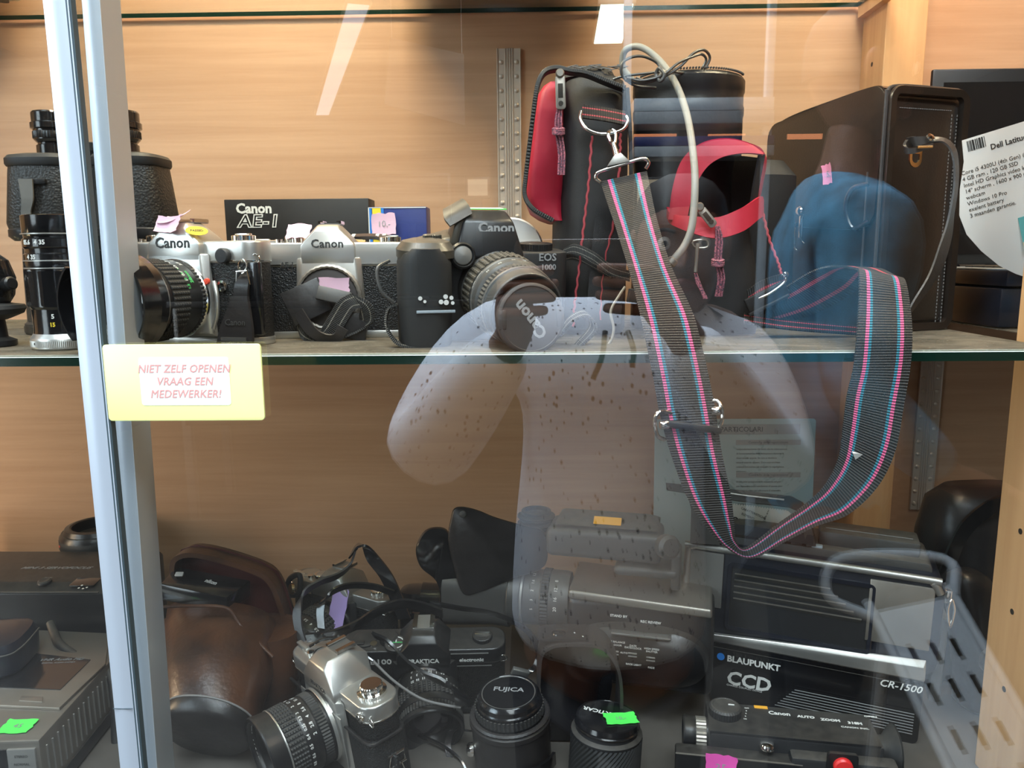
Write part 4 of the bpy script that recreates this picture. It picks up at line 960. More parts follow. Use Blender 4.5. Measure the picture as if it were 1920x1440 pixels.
# right-hand webbing, buckle and strap
cordline([B(1430, 400, 0.665), B(1443, 450, 0.66), B(1460, 495, 0.655), B(1466, 522, 0.652)], r=1.1)
MB().ribbon([B(1400, 545, 0.65), B(1430, 525, 0.648), B(1470, 512, 0.646)], [B(1412, 600, 0.652), B(1440, 585, 0.65), B(1478, 566, 0.648)], 2.4).obj('strap_fold', 'webdark', bag)
bkl = MB().box((0, 0, 0), (36, 4, 12), T(*B(1437, 556, 0.642)) @ RY(-27), bev=1.2).box((0, 0, 0), (36, 3, 3), T(*B(1442, 572, 0.640)) @ RY(-27), bev=0.8).obj('plastic_buckle', 'vinyl', bag)
MB().tube([B(1404, 566, 0.642), B(1440, 552, 0.640), B(1468, 532, 0.640), B(1474, 519, 0.641), B(1466, 515, 0.642)], 1.0, 10, 5).lathe([(2.6, 0), (2.4, 1), (0.4, 1.6)], fr(B(1473, 515, 0.640)), 20).obj('buckle_wire', 'chrome', bkl)
# the long shoulder strap (left and right edge of the webbing)
LR = [((1126, 342), (1213, 322), 0.644), ((1140, 385), (1221, 362), 0.628), ((1156, 432), (1232, 412), 0.608), ((1180, 510), (1258, 498), 0.578), ((1200, 590), (1298, 585), 0.558), ((1213, 650), (1316, 650), 0.549),
      ((1226, 715), (1330, 712), 0.546), ((1238, 780), (1342, 775), 0.545), ((1258, 852), (1353, 848), 0.544), ((1288, 932), (1370, 928), 0.545), ((1322, 985), (1376, 980), 0.546), ((1360, 1026), (1380, 1014), 0.548),
      ((1408, 1047), (1400, 1026), 0.550), ((1470, 1016), (1462, 980), 0.551), ((1530, 986), (1512, 944), 0.551), ((1590, 964), (1548, 908), 0.551), ((1645, 912), (1572, 860), 0.551), ((1678, 845), (1580, 805), 0.551), ((1694, 760), (1588, 742), 0.551),
      ((1706, 690), (1600, 690), 0.551), ((1710, 630), (1606, 630), 0.553), ((1706, 575), (1610, 570), 0.562), ((1697, 528), (1610, 512), 0.574), ((1684, 520), (1604, 503), 0.600)]
ss = MB().ribbon([B(*l, y) for l, r_, y in LR], [B(*r_, y) for l, r_, y in LR], 1.6, 8, 8).obj('shoulder_strap', 'web', bag, angle=60)
MB().ribbon([B(1684, 520, 0.600), B(1640, 505, 0.640), B(1600, 548, 0.665), B(1520, 590, 0.672), B(1440, 612, 0.672)], [B(1604, 503, 0.600), B(1560, 499, 0.640), B(1520, 510, 0.650), B(1470, 540, 0.650), B(1430, 562, 0.650)], 1.6, 8, 8).obj('strap_return', 'webdark', ss, angle=60)
MB().ribbon([B(1395, 588, 0.652), B(1480, 600, 0.655), B(1610, 612, 0.66)], [B(1395, 606, 0.640), B(1480, 618, 0.645), B(1610, 628, 0.65)], 1.5, 8).obj('strap_tail', 'webdark', ss)
bb = MB(); yy = 0.542
bb.box((0, 0, 0), (44, 5, 5), T(*B(1296, 800, yy-0.001)) @ RY(8), bev=1.6); sl = bb.obj('slider_bar', 'black', ss)
MB().tube([B(1262, 775, yy+0.004), B(1240, 771, yy), B(1229, 782, yy-0.002), B(1228, 800, yy-0.003), B(1234, 818, yy-0.001), B(1246, 824, yy+0.003)], 1.5, 10, 6).lathe([(3, -5), (3.2, -4), (3.2, 0), (2.6, 1)], fr(B(1240, 797, yy-0.003), (-1, -0.2, -0.05)), 20).obj('slider_wire', 'chrome', sl)
MB().tube([B(1330, 752, yy+0.005), B(1345, 752, yy+0.002), B(1353, 766, yy), B(1354, 785, yy-0.001), B(1348, 800, yy+0.001), B(1338, 803, yy+0.004)], 1.5, 10, 6).lathe([(3, -5), (3.2, -4), (3.2, 0), (2.6, 1)], fr(B(1348, 770, yy-0.002), (1, -0.2, 0.05)), 20).obj('slider_wire', 'chrome', sl)
MB().hull([B(1597, 846, 0.548), B(1604, 862, 0.548), B(1618, 852, 0.5475), B(1608, 850, 0.546), B(1600, 850, 0.546)]).obj('paper_scrap', 'paper', ss)

# ---- grey cable and thin tied cord lying on the bag
gc = thing('grey_cable', 'thick grey cable arching down in front of the bag', 'cable', (P(1240, 100, 0.7).x, 0.70, P(1240, 100, 0.7).z))
G = LOC(gc.location)
MB().tube([G(1185, 150, 0.735), G(1168, 125, 0.735), G(1172, 95, 0.73), G(1200, 88, 0.72), G(1235, 112, 0.71), G(1266, 155, 0.69), G(1288, 215, 0.66), G(1300, 290, 0.632), G(1303, 350, 0.618), G(1298, 420, 0.612), G(1285, 458, 0.612), G(1264, 486, 0.612)], 2.9, 14, 10).obj('cable_sleeve', 'cable', gc)
MB().lathe([(3.0, 0), (4.2, 1), (4.2, 5), (3.2, 6)], fr(G(1265, 485, 0.612), (-0.7, 0, -0.8)), 24).obj('cable_plug', 'champagne', gc)
tc_ = thing('tied_cord', 'thin dark cord tied in a bow on top of the bag', 'cord', (P(1240, 150, 0.7).x, 0.70, P(1240, 150, 0.7).z))
G = LOC(tc_.location)
b = MB()
b.tube([G(1230, 165, 0.69), G(1190, 160, 0.685), G(1166, 140, 0.68), G(1170, 115, 0.68), G(1200, 105, 0.685), G(1232, 118, 0.69), G(1238, 140, 0.685), G(1215, 152, 0.68), G(1192, 146, 0.68)], 1.2, 8)
b.tube([G(1172, 150, 0.678), G(1200, 156, 0.678), G(1240, 146, 0.68), G(1275, 125, 0.685), G(1300, 100, 0.69), G(1320, 94, 0.695), G(1331, 108, 0.70), G(1322, 130, 0.70)], 1.2, 8)
b.tube([G(1175, 146, 0.676), G(1205, 151, 0.676), G(1242, 141, 0.678), G(1272, 118, 0.683), G(1300, 106, 0.69), G(1316, 102, 0.695), G(1324, 112, 0.70), G(1316, 130, 0.70)], 1.1, 8)
b.tube([G(1140, 152, 0.69), G(1170, 143, 0.685), G(1210, 138, 0.682), G(1250, 134, 0.69), G(1290, 138, 0.70)], 1.1, 8)
b.obj('cord_loops', 'cordgrey', tc_)
MB().tube([G(1236, 128, 0.678), G(1246, 140, 0.674), G(1238, 152, 0.676), G(1230, 140, 0.68)], 1.6, 8, 5, True).obj('cord_knot', 'cordgrey', tc_)

# ================================================================== black hard leather case
hl = P(1634, 600, 0.69); hl = Vector((hl.x, 0.69, S1))
hc = thing('leather_case', 'tall glossy black leather case with hanging strap and pink note', 'case', hl, (0, 0, 19))
Hh = 210; Wd = 86; Dp = 160
# local: x 0..Wd to the right, y 0..Dp away from the viewer
def sidepoly(x0, x1, m=0, r=16):
    pts = [(m, 0+m), (Dp-m, m)]
    for k in range(6):
        a = R(90*k/5); pts.append((Dp-m-r+r*math.cos(a), Hh-8-m-r+r*math.sin(a)))
    for k in range(6):
        a = R(90+90*k/5); pts.append((m+r+r*math.cos(a), Hh-m-r+r*math.sin(a)))
    return pts
mside = Matrix(((0, 0, 1, 0), (1, 0, 0, 0), (0, 1, 0, 0), (0, 0, 0, 1)))   # poly x->y, poly y->z, depth->x
MB().prism(sidepoly(0, 0), Wd-4, mside @ T(0, 0, 2), bev=3, seg=3).obj('case_body', 'hardcase', hc)
# raised rim round the front face
def frame(w_, h_, r, t, d_, m, mat, nm, par):
    outer = rrect(w_, h_, r, 6); inn = rrect(w_-2*t, h_-2*t, max(r-t, 1), 6)
    b = MB(); rg = []
    for i in range(len(outer)):
        o_, i_ = outer[i], inn[i]
        rg.append([(o_[0], o_[1], 0), (o_[0], o_[1], d_*0.7), (o_[0]*0.985, o_[1]*0.993, d_), (i_[0], i_[1], d_*0.9), (i_[0], i_[1], 0)])
    rg.append(rg[0]); b.loft(rg, m, cap=False); return b.obj(nm, mat, par)
mf = fr((Wd/2, 0, Hh/2))
frame(Wd+1, Hh, 12, 7, 6, mf, 'hardcase', 'front_rim', hc)
MB().prism(rrect(Wd-16, Hh-22, 4), 2.2, mf @ T(-2, -2, 0), bev=0.8).obj('front_panel', 'hardcase', hc)
for (w_, h_, x_) in ((Wd-22, 0, 0),):
    st = MB()
    for k in range(24): st.box((-(Wd-26)/2+k*2.4, Hh/2-18, 2.5), (1.5, 0.6, 0.5), mf)
    for sx in (Wd/2-10, Wd/2-16):
        for k in range(60): st.box((sx, Hh/2-22-k*3.1, 2.4), (0.6, 1.8, 0.5), mf)
    st.obj('stitching', 'stitch', hc, kind='stuff')
# lid: wraps the top and hangs down the left side
lidp = []
zlow = Hh-118
pts = [(4, zlow+12), (10, zlow+2), (22, zlow-2), (Dp-30, zlow+6), (Dp-14, zlow+12), (Dp-2, zlow+24), (Dp+1, Hh-46)]
for k in range(6):
    a = R(90*k/5); pts.append((Dp+1-16+16*math.cos(a), Hh-7-16+16*math.sin(a)))
for k in range(6):
    a = R(90+90*k/5); pts.append((15+16*math.cos(a), Hh+1-15+16*math.sin(a)))
MB().prism(pts, 3.0, mside @ T(0, 0, -1.5), bev=1.0).obj('lid_flap', 'hardcase', hc)
b = MB(); b.strap([(Wd/2, 2, Hh-3), (Wd/2, 14, Hh+0.6), (Wd/2, 60, Hh-1), (Wd/2, 128, Hh-6), (Wd/2, Dp-1, Hh-16)], Wd+2, (1, 0, 0), 2.4, 8).obj('lid_top', 'hardcase', hc)
MB().tube([(-2, -2, 4), (-2, -2, Hh-22), (0, -1, Hh-8), (10, -1, Hh-.5), (Wd-10, -1, Hh-.5)], 1.8, 8, 6).obj('edge_piping', 'strapleather', hc)
MB().tube([(-2, 14, 6), (-2, 14, Hh-70)], 1.0, 8, 3).obj('side_seam', 'strapleather', hc)
MB().tube([(-1, 10, Hh-112), (-7, 22, Hh-118), (-9, 30, Hh-100), (-7, 26, Hh-84), (-1, 12, Hh-80)], 2.2, 10, 8).obj('side_loop', 'gloss', hc)
# twin snap clasps on the side
for k, yy in enumerate((98, 108)):
    MB().box((-3, yy, 96-k*7), (2.5, 5, 22), bev=1.2).tube([(-3, yy-3, 108-k*7), (-6, yy-2, 96-k*7), (-5, yy-4, 84-k*7), (-3, yy-6, 80-k*7)], 0.7, 8).obj('snap_clasp', 'chrome', hc)
MB().lathe([(4, 0), (4.5, 1), (3.5, 2.5), (0.3, 3)], fr((-1, 103, 112), (-1, 0, 0)), 24, cap=False).obj('snap_stud', 'chrome', hc)
note(hc, fr((-3, 62, 143), (-1, 0, 0)) @ RZ(6), 12, 18, 'roseneon', seed=21, writing='15,-')
# strap with buckle on the front
H = LOC(hl); Ri = RZ(-19).to_3x3()
def HL(px, py, y): return Ri @ H(px, py, y)
MB().ribbon([HL(1700, 258, .682), HL(1715, 256, .672), HL(1745, 257, .672), HL(1775, 262, .668), HL(1793, 285, .664), HL(1796, 340, .664), HL(1788, 400, .664), HL(1782, 450, .662), HL(1762, 510, .66), HL(1720, 570, .655), HL(1702, 592, .652)],
            [HL(1704, 276, .682), HL(1720, 274, .672), HL(1745, 268, .670), HL(1770, 268, .662), HL(1786, 292, .656), HL(1789, 345, .655), HL(1778, 410, .654), HL(1762, 460, .652), HL(1742, 515, .65), HL(1712, 566, .648), HL(1700, 590, .647)], 1.6, 8).obj('carrying_strap', 'strapleather', hc)
MB().ribbon([HL(1700, 262, .676), HL(1696, 272, .668), HL(1710, 278, .664), HL(1748, 268, .666)], [HL(1700, 274, .678), HL(1698, 286, .668), HL(1714, 288, .664), HL(1748, 276, .666)], 2.2, 8).obj('strap_keeper', 'strapleather', hc)
MB().lathe([(3.6, 0), (3.2, 1.4), (0.3, 2)], fr(HL(1744, 258, .668), (0, -0.8, 0.6)), 24, cap=False).obj('strap_rivet', 'chrome', hc)
MB().tube([HL(1720, 276, .661), HL(1748, 275, .661)], 1.1, 10, 2).obj('buckle_tongue', 'brass', hc)
mb_ = fr(HL(1715, 296, .667)); b = MB()
outer = [(6.2, 7), (-6.2, 7)]+[(6.2*math.cos(R(180+k*18)), -1.5+6.2*math.sin(R(180+k*18))) for k in range(11)]
rg = []
for x, y in outer:
    v = Vector((x, y-1 if y > 5 else y)); i_ = Vector((x*0.62, (y*0.55 if y < 5 else 3.2)))
    rg.append([(v.x, v.y, 0), (v.x, v.y, 1.4), (i_.x, i_.y, 1.4), (i_.x, i_.y, 0)])
rg.append(rg[0]); b.loft(rg, mb_, cap=False).obj('gold_ring', 'brass', hc)

# ================================================================== laptop corner behind the right post
lx = thing('laptop', 'open black laptop standing behind the right wooden post', 'laptop', (0.60, 0.79, S1+0.038), (0, 0, 0))
MB().box((0, 0, 8), (334, 160, 15), bev=2.5).obj('base', 'navy', lx)
kb = MB().box((0, -4, 16), (330, 150, 1.2), bev=0.4).obj('keyboard_deck', 'bluegrey', lx)
ks = None
for r_ in range(5):
    for c_ in range(14):
        if ks is None: ks = MB().box((0, 0, 17.6), (17, 15, 2), bev=0.8, seg=1).obj('key', 'greyp', kb); k_ = ks
        else: k_ = ks.copy(); C.objects.link(k_); k_.parent = kb
        k_.location = ((-130+c_*20)*0.001, (-38+r_*18)*0.001, 0)
zt_ = (P(1800, 131, 0.875).z-S1-0.038)*1000
sc = MB().box((0, 82, zt_/2+6), (336, 6, zt_-12), bev=2).obj('screen_lid', 'black', lx)
MB().box((0, 78.6, zt_/2+8), (312, 1, zt_-44)).obj('screen_panel', 'smoked', sc)
for s_ in (-1, 1): MB().lathe([(5, -14), (5, 14)], T(s_*110, 80, 14) @ RY(90), 20).obj('hinge', 'black', lx)
dk = thing('docking_unit', 'dark blue equipment box under the laptop behind the right post', 'box', (0.60, 0.78, S1))
MB().box((0, 0, 19), (336, 130, 36), bev=2).obj('unit_body', 'navy', dk)
MB().box((-110, -65.6, 20), (52, 1.5, 24), bev=0.5).box((-30, -65.6, 20), (70, 1.5, 20), bev=0.5).obj('port_panel', 'smoked', dk)
MB().box((-110, -66.4, 20), (26, 1.5, 16), bev=0.5).obj('drive_slot', 'hole', dk)
dl = P(1808, 262, 0.70)
ds = thing('price_sheet', 'white specification sheet with barcode, printed lines and a laptop picture', 'paper sheet', dl, (0, 0, 0))
mp = fr((0, 0, 0)) @ RZ(16.5)
pb = MB(); cols = []
# page outline: left edge runs down then curls in towards the lower right
left = [(-2, 0), (-4, -18), (-12, -40), (-17, -62), (-14, -80), (-4, -98), (10, -116), (24, -128), (36, -136)]
rows = []
for i in range(15):
    row = []
    for j, (x, y) in enumerate(left):
        u = i/14; xx = x+(112-x)*u; zc = -8*(1-math.cos(min(1, max(0, (-y-62)/70))*1.4))*(1-u)
        row.append((xx, y, zc))
    rows.append(row)
t = bmesh.new(); vv = [[t.verts.new(p) for p in r_] for r_ in rows]
for i in range(14):
    for j in range(len(left)-1): t.faces.new((vv[i][j], vv[i+1][j], vv[i+1][j+1], vv[i][j+1]))
exx = bmesh.ops.extrude_face_region(t, geom=t.faces[:]); bmesh.ops.translate(t, verts=[v for v in exx['geom'] if isinstance(v, bmesh.types.BMVert)], vec=(0, 0, -0.3))
bmesh.ops.recalc_face_normals(t, faces=t.faces[:]); pb._merge(t, mp); pb.obj('page', 'paper', ds)
bc = MB(); x = 1.5; rr = random.Random(2)
while x < 17:
    w_ = rr.choice((0.5, 0.5, 0.9, 1.3)); bc.box((x, -6.5, 0.3), (w_, 9, 0.1), mp); x += w_+rr.choice((0.4, 0.6))
bc.obj('barcode', 'engrave', ds)
text(ds, 'Dell Latitude E6440', 6.6, mp @ T(20, -13, 0.3), 'engrave', bold=0.02, ext=0.05, align='LEFT', name='sheet_lettering')
for i, s_ in enumerate(('Core i5 4300U (4th Gen) @ 1.9', '4 GB ram , 120 GB SSD', 'Intel HD Graphics video kaart', '14" scherm , 1600 x 900 px', 'webcam', 'Windows 10 Pro', 'exelent battery', '3 maanden garantie.')):
    text(ds, s_, 5.0, mp @ T(-8.5, -27.5-i*5.4, 0.3), 'greyp', ext=0.05, align='LEFT', name='sheet_lettering')
MB().box((70, -94, 0.35), (78, 30, 0.1), mp).obj('picture', 'teal', ds)
MB().box((70, -106, 0.42), (78, 10, 0.1), mp).obj('picture', 'cream', ds)
MB().hull([(58, -104, 0.5), (62, -84, 0.5), (108, -80, 0.5), (108, -106, 0.5), (58, -104, 0.6), (62, -84, 0.6), (108, -80, 0.6), (108, -106, 0.6)], mp, bev=0.01).obj('picture_laptop', 'greyp', ds)
MB().hull([(62, -102, 0.7), (65, -86, 0.7), (106, -83, 0.7), (106, -104, 0.7), (62, -102, 0.75), (65, -86, 0.75), (106, -83, 0.75), (106, -104, 0.75)], mp).obj('picture_screen', 'bluegrey', ds)
# ================================================================== BOTTOM BOARD
def invm(o):
    m = Matrix.Translation(o.location) @ Euler(o.rotation_euler).to_matrix().to_4x4()
    return m.inverted()
def FACE(o, off=0.0):
    """photographed point -> local mm point on the thing's own front plane y=off"""
    im = invm(o); c = im @ CAM; r3 = im.to_3x3()
    def f(px, py, dy=0.0):
        d = r3 @ ray(px, py); t = ((off+dy)*0.001-c.y)/d.y; return (c+d*t)*1000
    return f
def TOPP(o, z):
    im = invm(o); c = im @ CAM; r3 = im.to_3x3()
    def f(px, py, dz=0.0):
        d = r3 @ ray(px, py); t = ((z+dz)*0.001-c.z)/d.z; return (c+d*t)*1000
    return f
def LV(o):
    im = invm(o)
    return lambda px, py, y: (im @ P(px, py, y))*1000
# ---- silver video deck, bottom left
dz = 1.121
fr_ = Z(73, 1388, dz); dk = thing('video_recorder', 'silver video recorder with smoked window and green sticker in the bottom left corner', 'video recorder', (fr_.x, fr_.y, S0), (0, 0, 4))
Hd = (dz-S0)*1000
MB().box((-170, 88, Hd/2), (340, 176, Hd), bev=2.2).obj('casing', 'champagne', dk)
Tt = TOPP(dk, Hd)
lidq = [Tt(112, 1333), Tt(198, 1250), Tt(206, 1192), Tt(-60, 1180), Tt(-60, 1325)]
b = MB(); b.prism([(p.x, p.y) for p in lidq][::-1], 3.0, T(0, 0, Hd), bev=0.8); b.obj('lid', 'champagne', dk)
T3 = TOPP(dk, Hd+3)
b = MB(); b.prism([(p.x, p.y) for p in (T3(113, 1294), T3(170, 1238), T3(-60, 1212), T3(-60, 1288))][::-1], 0.8, T(0, 0, Hd+3)); win = b.obj('smoked_window', 'smoked', dk)
b = MB(); b.prism([(p.x, p.y) for p in (T3(80, 1318), T3(80, 1308), T3(40, 1306), T3(36, 1315))][::-1], 1.0, T(0, 0, Hd+3), bev=0.3); b.obj('eject_button', 'champagne', dk)
p = T3(120, 1234); text(win, 'VHR Audio HD', 6.4, T(p.x, p.y-4, Hd+4.0), 'greyprint', shear=0.3, ext=0.05, name='window_lettering')
text(win, 'DIGITAL AUDIO SYSTEM', 2.8, T(p.x, p.y-10, Hd+4.0), 'greyprint', ext=0.05, name='window_lettering')
p = Tt(34, 1364); note(dk, T(p.x, p.y, Hd+0.8) @ RZ(-3), 25, 18, 'green', name='price_sticker', curl=0.8, seed=31, writing='45')
b = MB()
for k in range(19): b.box((0.4, 9+k*8.6, Hd*0.58), (1.6, 1.5, Hd*0.52), bev=0.3, seg=1)
b.obj('side_grille', 'silverd', dk)
MB().box((0.6, 70, 9), (1.4, 120, 12), bev=0.4).obj('side_recess', 'black', dk)
MB().box((-84, -0.8, Hd*0.52), (150, 2.2, Hd*0.75), bev=0.6).obj('front_panel', 'smoked', dk)
MB().box((-14, -1.0, Hd*0.5), (22, 2.6, Hd*0.8), bev=0.6).obj('front_pillar', 'midgrey', dk)
MB().lathe([(15, 0), (15, 4), (13.5, 5), (13, 4.5), (0.1, 4.5)], fr((-58, -1, Hd*0.42)), 48, cap=False).obj('dial', 'bluegrey', dk)
for k, s_ in enumerate(('STEREO', 'NORMAL', 'MIX', 'AUDIO OUT')): text(dk, s_, 3.0, fr((-14, -2.5, Hd*0.80-k*7)), 'engrave', ext=0.04, name='front_lettering')
# ---- long black device behind it
sv = thing('servo_unit', 'long black device with slanted pale lettering behind the silver recorder', 'camera equipment', (-0.50, 0.742, S0))
hs = (1.163-S0)*1000
xr_ = (P(248, 1100, .76).x+0.50)*1000
MB().hull([(-260, 0, 0), (xr_, 0, 0), (-260, 90, 0), (xr_, 90, 0), (-260, 0, hs-3), (xr_, 0, hs-3), (-260, 14, hs+4), (xr_, 14, hs+4), (-260, 84, hs+10), (xr_, 84, hs+10), (-260, 90, hs+4), (xr_, 90, hs+4)], bev=1.6).obj('casing', 'black', sv)
Ts = LV(sv)
def plt(px, py): 
    im = invm(sv); c = im @ CAM; d = im.to_3x3() @ ray(px, py)
    # plane through (0,14,hs+4) and (0,84,hs+10)
    n = Vector((0, -6, 70)).normalized(); p0 = Vector((0, .014, (hs+4)*.001)); t = (p0-c).dot(n)/d.dot(n); return (c+d*t)*1000
mt = lambda p, rz=0: fr(p, (0, -6, 70), (0, 1, 0)) @ RZ(rz)
text(sv, 'MINI 3 SERVOFOCUS', 6.6, mt(plt(105, 1065)) @ T(0, 0, .2), 'greyprint', shear=0.45, bold=0.02, sx=1.25, ext=.06)
text(sv, 'OUT', 3.8, mt(plt(90, 1084)) @ T(0, 0, .2), 'greyprint', bold=0.03, ext=.06)
MB().lathe([(7, 0), (6.6, 2), (5, 3), (0.1, 2.2)], mt(plt(84, 1092)), 28, cap=False).obj('button', 'blackm', sv)
MB().prism(rrect(26, 17, 2), 0.8, mt(plt(160, 1092)), bev=0.3).obj('panel', 'smoked', sv)
for px_, py_ in ((148, 1104), (154, 1099), (163, 1103), (156, 1105)): MB().lathe([(1.1, 0), (1.1, 0.3)], mt(plt(px_, py_)) @ T(0, 0, 0.8), 12).obj('white_dot', 'white', sv)
MB().box((-105, -0.6, hs-1), (320, 1.4, 1.2)).obj('edge_line', 'greyp', sv)
MB().box((-236, 40, hs+6), (52, 60, 14), bev=3).obj('raised_block', 'blackm', sv)
# ---- dark rounded device at the left edge, on the recorder
gp = thing('camera_grip', 'dark rounded handset lying on the recorder at the left edge', 'camera equipment', (P(-20, 1200, .66).x, 0.665, dz+0.0032), (0, 0, 12))
MB().loft([[(x, y, z) for x, y in sell(w_, d_, 3.2, 40)] for z, w_, d_ in ((0.2, 56, 60), (4, 64, 70), (22, 66, 72), (31, 58, 64), (34, 40, 44))]).obj('shell', 'navy', gp)
MB().tube([(-26, -34, 24), (20, -34, 24), (31, -20, 24), (32, 20, 24)], 0.8, 8).obj('seam', 'greyp', gp)
# ---- cable across the recorder
cbp = thing('power_cable', 'black cable running over the right corner of the silver recorder', 'cable', (-0.40, 0.70, dz))
V = LV(cbp)
MB().tube([V(100, 1172, .736)+Vector((0, -4, 4)), V(102, 1188, .72), V(112, 1208, .70), V(140, 1228, .69), V(172, 1240, .684), V(196, 1252, .677), V(210, 1275, .668), V(216, 1320, .655), V(217, 1380, .645), V(222, 1440, .635)], 4.2, 12).obj('cable_sleeve', 'blackm', cbp)
# ---- upright lens behind
ul = thing('upright_lens', 'black camera lens standing upright behind the door frames at the back', 'camera lens', (P(186, 1010, .875).x, 0.875, S0))
hu = (P(186, 990, .86).z-S0)*1000
MB().lathe([(36, 0), (37, 2), (37, hu*0.55), (40, hu*0.6), (40.5, hu-26), (41.5, hu-25), (41.5, hu-10), (39, hu-6), (37, hu-6), (35, hu-1), (30, hu), (28, hu-1), (26, hu-12), (0.1, hu-14)], I4, 56, cap=False).obj('barrel', 'black', ul)
MB().lathe([(41.6, hu-24), (42.1, hu-23), (42.1, hu-13), (41.6, hu-12)], I4, 110, cap=False, knurl=0.6).obj('grip_ring', 'rubber', ul)
MB().lathe([(1.6, 0), (1.4, 0.8)], fr((-31, -28, hu-18), (-0.74, -0.67, 0)), 14).obj('red_mark', 'reddot', ul)

# ---- brown leather ever-ready case
lc = thing('leather_camera_case', 'open brown leather camera case with bulging nose beside the silver door frame', 'camera case', (-0.29, 0.69, S0))
V = LV(lc)
def ringat(c, ax, w_, h_, p=2.4, n=40, up=(0, 0, 1)):
    m = fr(c, ax, up); return [m @ Vector((x, y, 0)) for x, y in sell(w_, h_, p, n)]
ax = Vector((-0.10, -0.86, -0.42))
c0, c1, c2, c3 = V(420, 1172, .72), V(410, 1240, .67), V(400, 1300, .635), V(396, 1352, .612)
rings = [ringat(c0+Vector((0, 8, 0)), ax, 96, 60, 3.0), ringat(c0, ax, 116, 74, 3.0), ringat(c0.lerp(c1, .5), ax, 112, 82, 2.8), ringat(c1, ax, 104, 88, 2.5), ringat(c2, ax, 92, 84, 2.3), ringat(c3, ax, 82, 74, 2.2)]
b = MB(); b.loft(rings); nose = b.obj('case_nose', 'brown', lc, angle=60)
b = MB(); b.loft([ringat(c3+ax*0.5, ax, 83, 75, 2.2), ringat(c3+ax*10, ax, 82, 72, 2.2), ringat(c3+ax*14, ax, 74, 64, 2.2), ringat(c3+ax*15, ax, 30, 26, 2.2)]); b.obj('nose_cap', 'vinyl', lc, angle=60)
MB().tube([v for v in ringat(c3, ax, 84, 76, 2.2, 20)], 0.9, 8, 2, True).obj('nose_piping', 'stitch', lc)
MB().tube([V(302, 1138, .66), V(360, 1136, .665), V(425, 1140, .67), V(450, 1170, .668), V(480, 1200, .662), V(512, 1232, .655)], 1.6, 8).obj('edge_piping', 'brown', lc)
MB().loft([[(x-8, y+10, z) for x, y in sell(w_, d_, 3.2, 40)] for z, w_, d_ in ((0.5, 136, 60), (4, 146, 66), (60, 150, 70), (84, 146, 66))]).obj('case_shell', 'brown', lc, angle=60)
# raised lid behind, dark red inside
lid_o = [(331, 1110), (330, 1050), (340, 1030), (368, 1021), (420, 1030), (490, 1052), (522, 1072), (540, 1110), (556, 1170), (556, 1215), (530, 1250), (500, 1262), (420, 1180)]
b = MB(); b.loft([[V(x, y, .742) for x, y in lid_o], [V(x, y, .762) for x, y in lid_o], [V(420+(x-420)*.96, 1120+(y-1120)*.96, .772) for x, y in lid_o]]); b.obj('case_lid', 'redbrown', lc, angle=60)
rim = [(334, 1105), (333, 1055), (342, 1038), (370, 1032), (420, 1042), (486, 1064), (512, 1082), (528, 1115), (544, 1172), (542, 1215), (520, 1245)]
MB().strap([V(x, y, .738) for x, y in rim], 26, [(0, 1, 0)]*len(rim), 5, 8).obj('lid_rim', 'brown', lc)
MB().hull([V(300, 1095, .70), V(425, 1120, .69), V(330, 1062, .735), V(470, 1088, .728), V(300, 1125, .70), V(425, 1150, .69), V(330, 1092, .735), V(470, 1118, .728)], bev=1.5).obj('camera_top', 'gloss', lc)
tp = V(398, 1094, .70)
text(lc, 'nikon', 5.5, fr(tp+Vector((0, -3, 3)), (0.05, -0.5, 0.85), (0.25, 0.9, 0.3)), 'greyprint', shear=.3, bold=.03, ext=.05)
MB().prism(rrect(8, 5, 1), 1.5, fr(V(337, 1083, .712)+Vector((0, 0, 3)), (0, -.5, .85)), bev=.3).obj('frame_counter', 'greyprint', lc)

# ---- silver topped SLR at the back with looping straps
sb = slr('film_camera', 'black and silver film camera wrapped in loops of leather strap at the back', (P(640, 1180, .775).x, 0.795, S0+0.0), (0, 0, -30),
         W=140, Hb=72, Ht=88, top='silverd', pw=54, pt=26, ph=19, txt='', mr_=30, lz=48, apron='blackm')
MB().prism(rrect(143, 36, 14), 46, T(0, 0, 0), bev=2).obj('half_case', 'vinyl', sb)
m = fr((0, -22, 46), (-0.15, -1, -0.25))
ln = lens(sb, m, [('p', [(30, 0), (31, 6)]), ('grid', 32, 7, 22, 44, 5, 1.0), ('p', [(31, 23), (31, 34)]), ('rib', 31.5, 35, 44, 50, .7), ('p', [(31, 45)])], (32, 28, 52, 14))
for k, s_ in enumerate(('16', '11', '8', '5.6', '4', '2.8')): scale_text(ln, m, [(s_, 0)], 31, 4.2, 130-k*16, 28)
note(sb, fr((20, -30, 74), (0.2, -0.6, 0.5)), 18, 40, 'lilac', seed=44)
V = LV(sb)
def bandpx(par, V, pts, w_, wd, mat='gloss', t=2.0, nm='neck_strap'):
    return MB().strap([V(*p) for p in pts], w_, wd, t, 8).obj(nm, mat, par)
R3 = invm(sb).to_3x3()
def wd(v): return R3 @ Vector(v)
bandpx(sb, V, [(664, 1040, .745), (655, 1062, .742), (632, 1080, .735), (600, 1092, .725), (570, 1112, .715), (558, 1145, .705), (560, 1180, .695), (572, 1215, .685)], 9, [wd((0.4, -.3, .9))]*3+[wd((.2, -.5, .8))]*2+[wd((0.9, -.3, 0))]*3, 'strapleather')
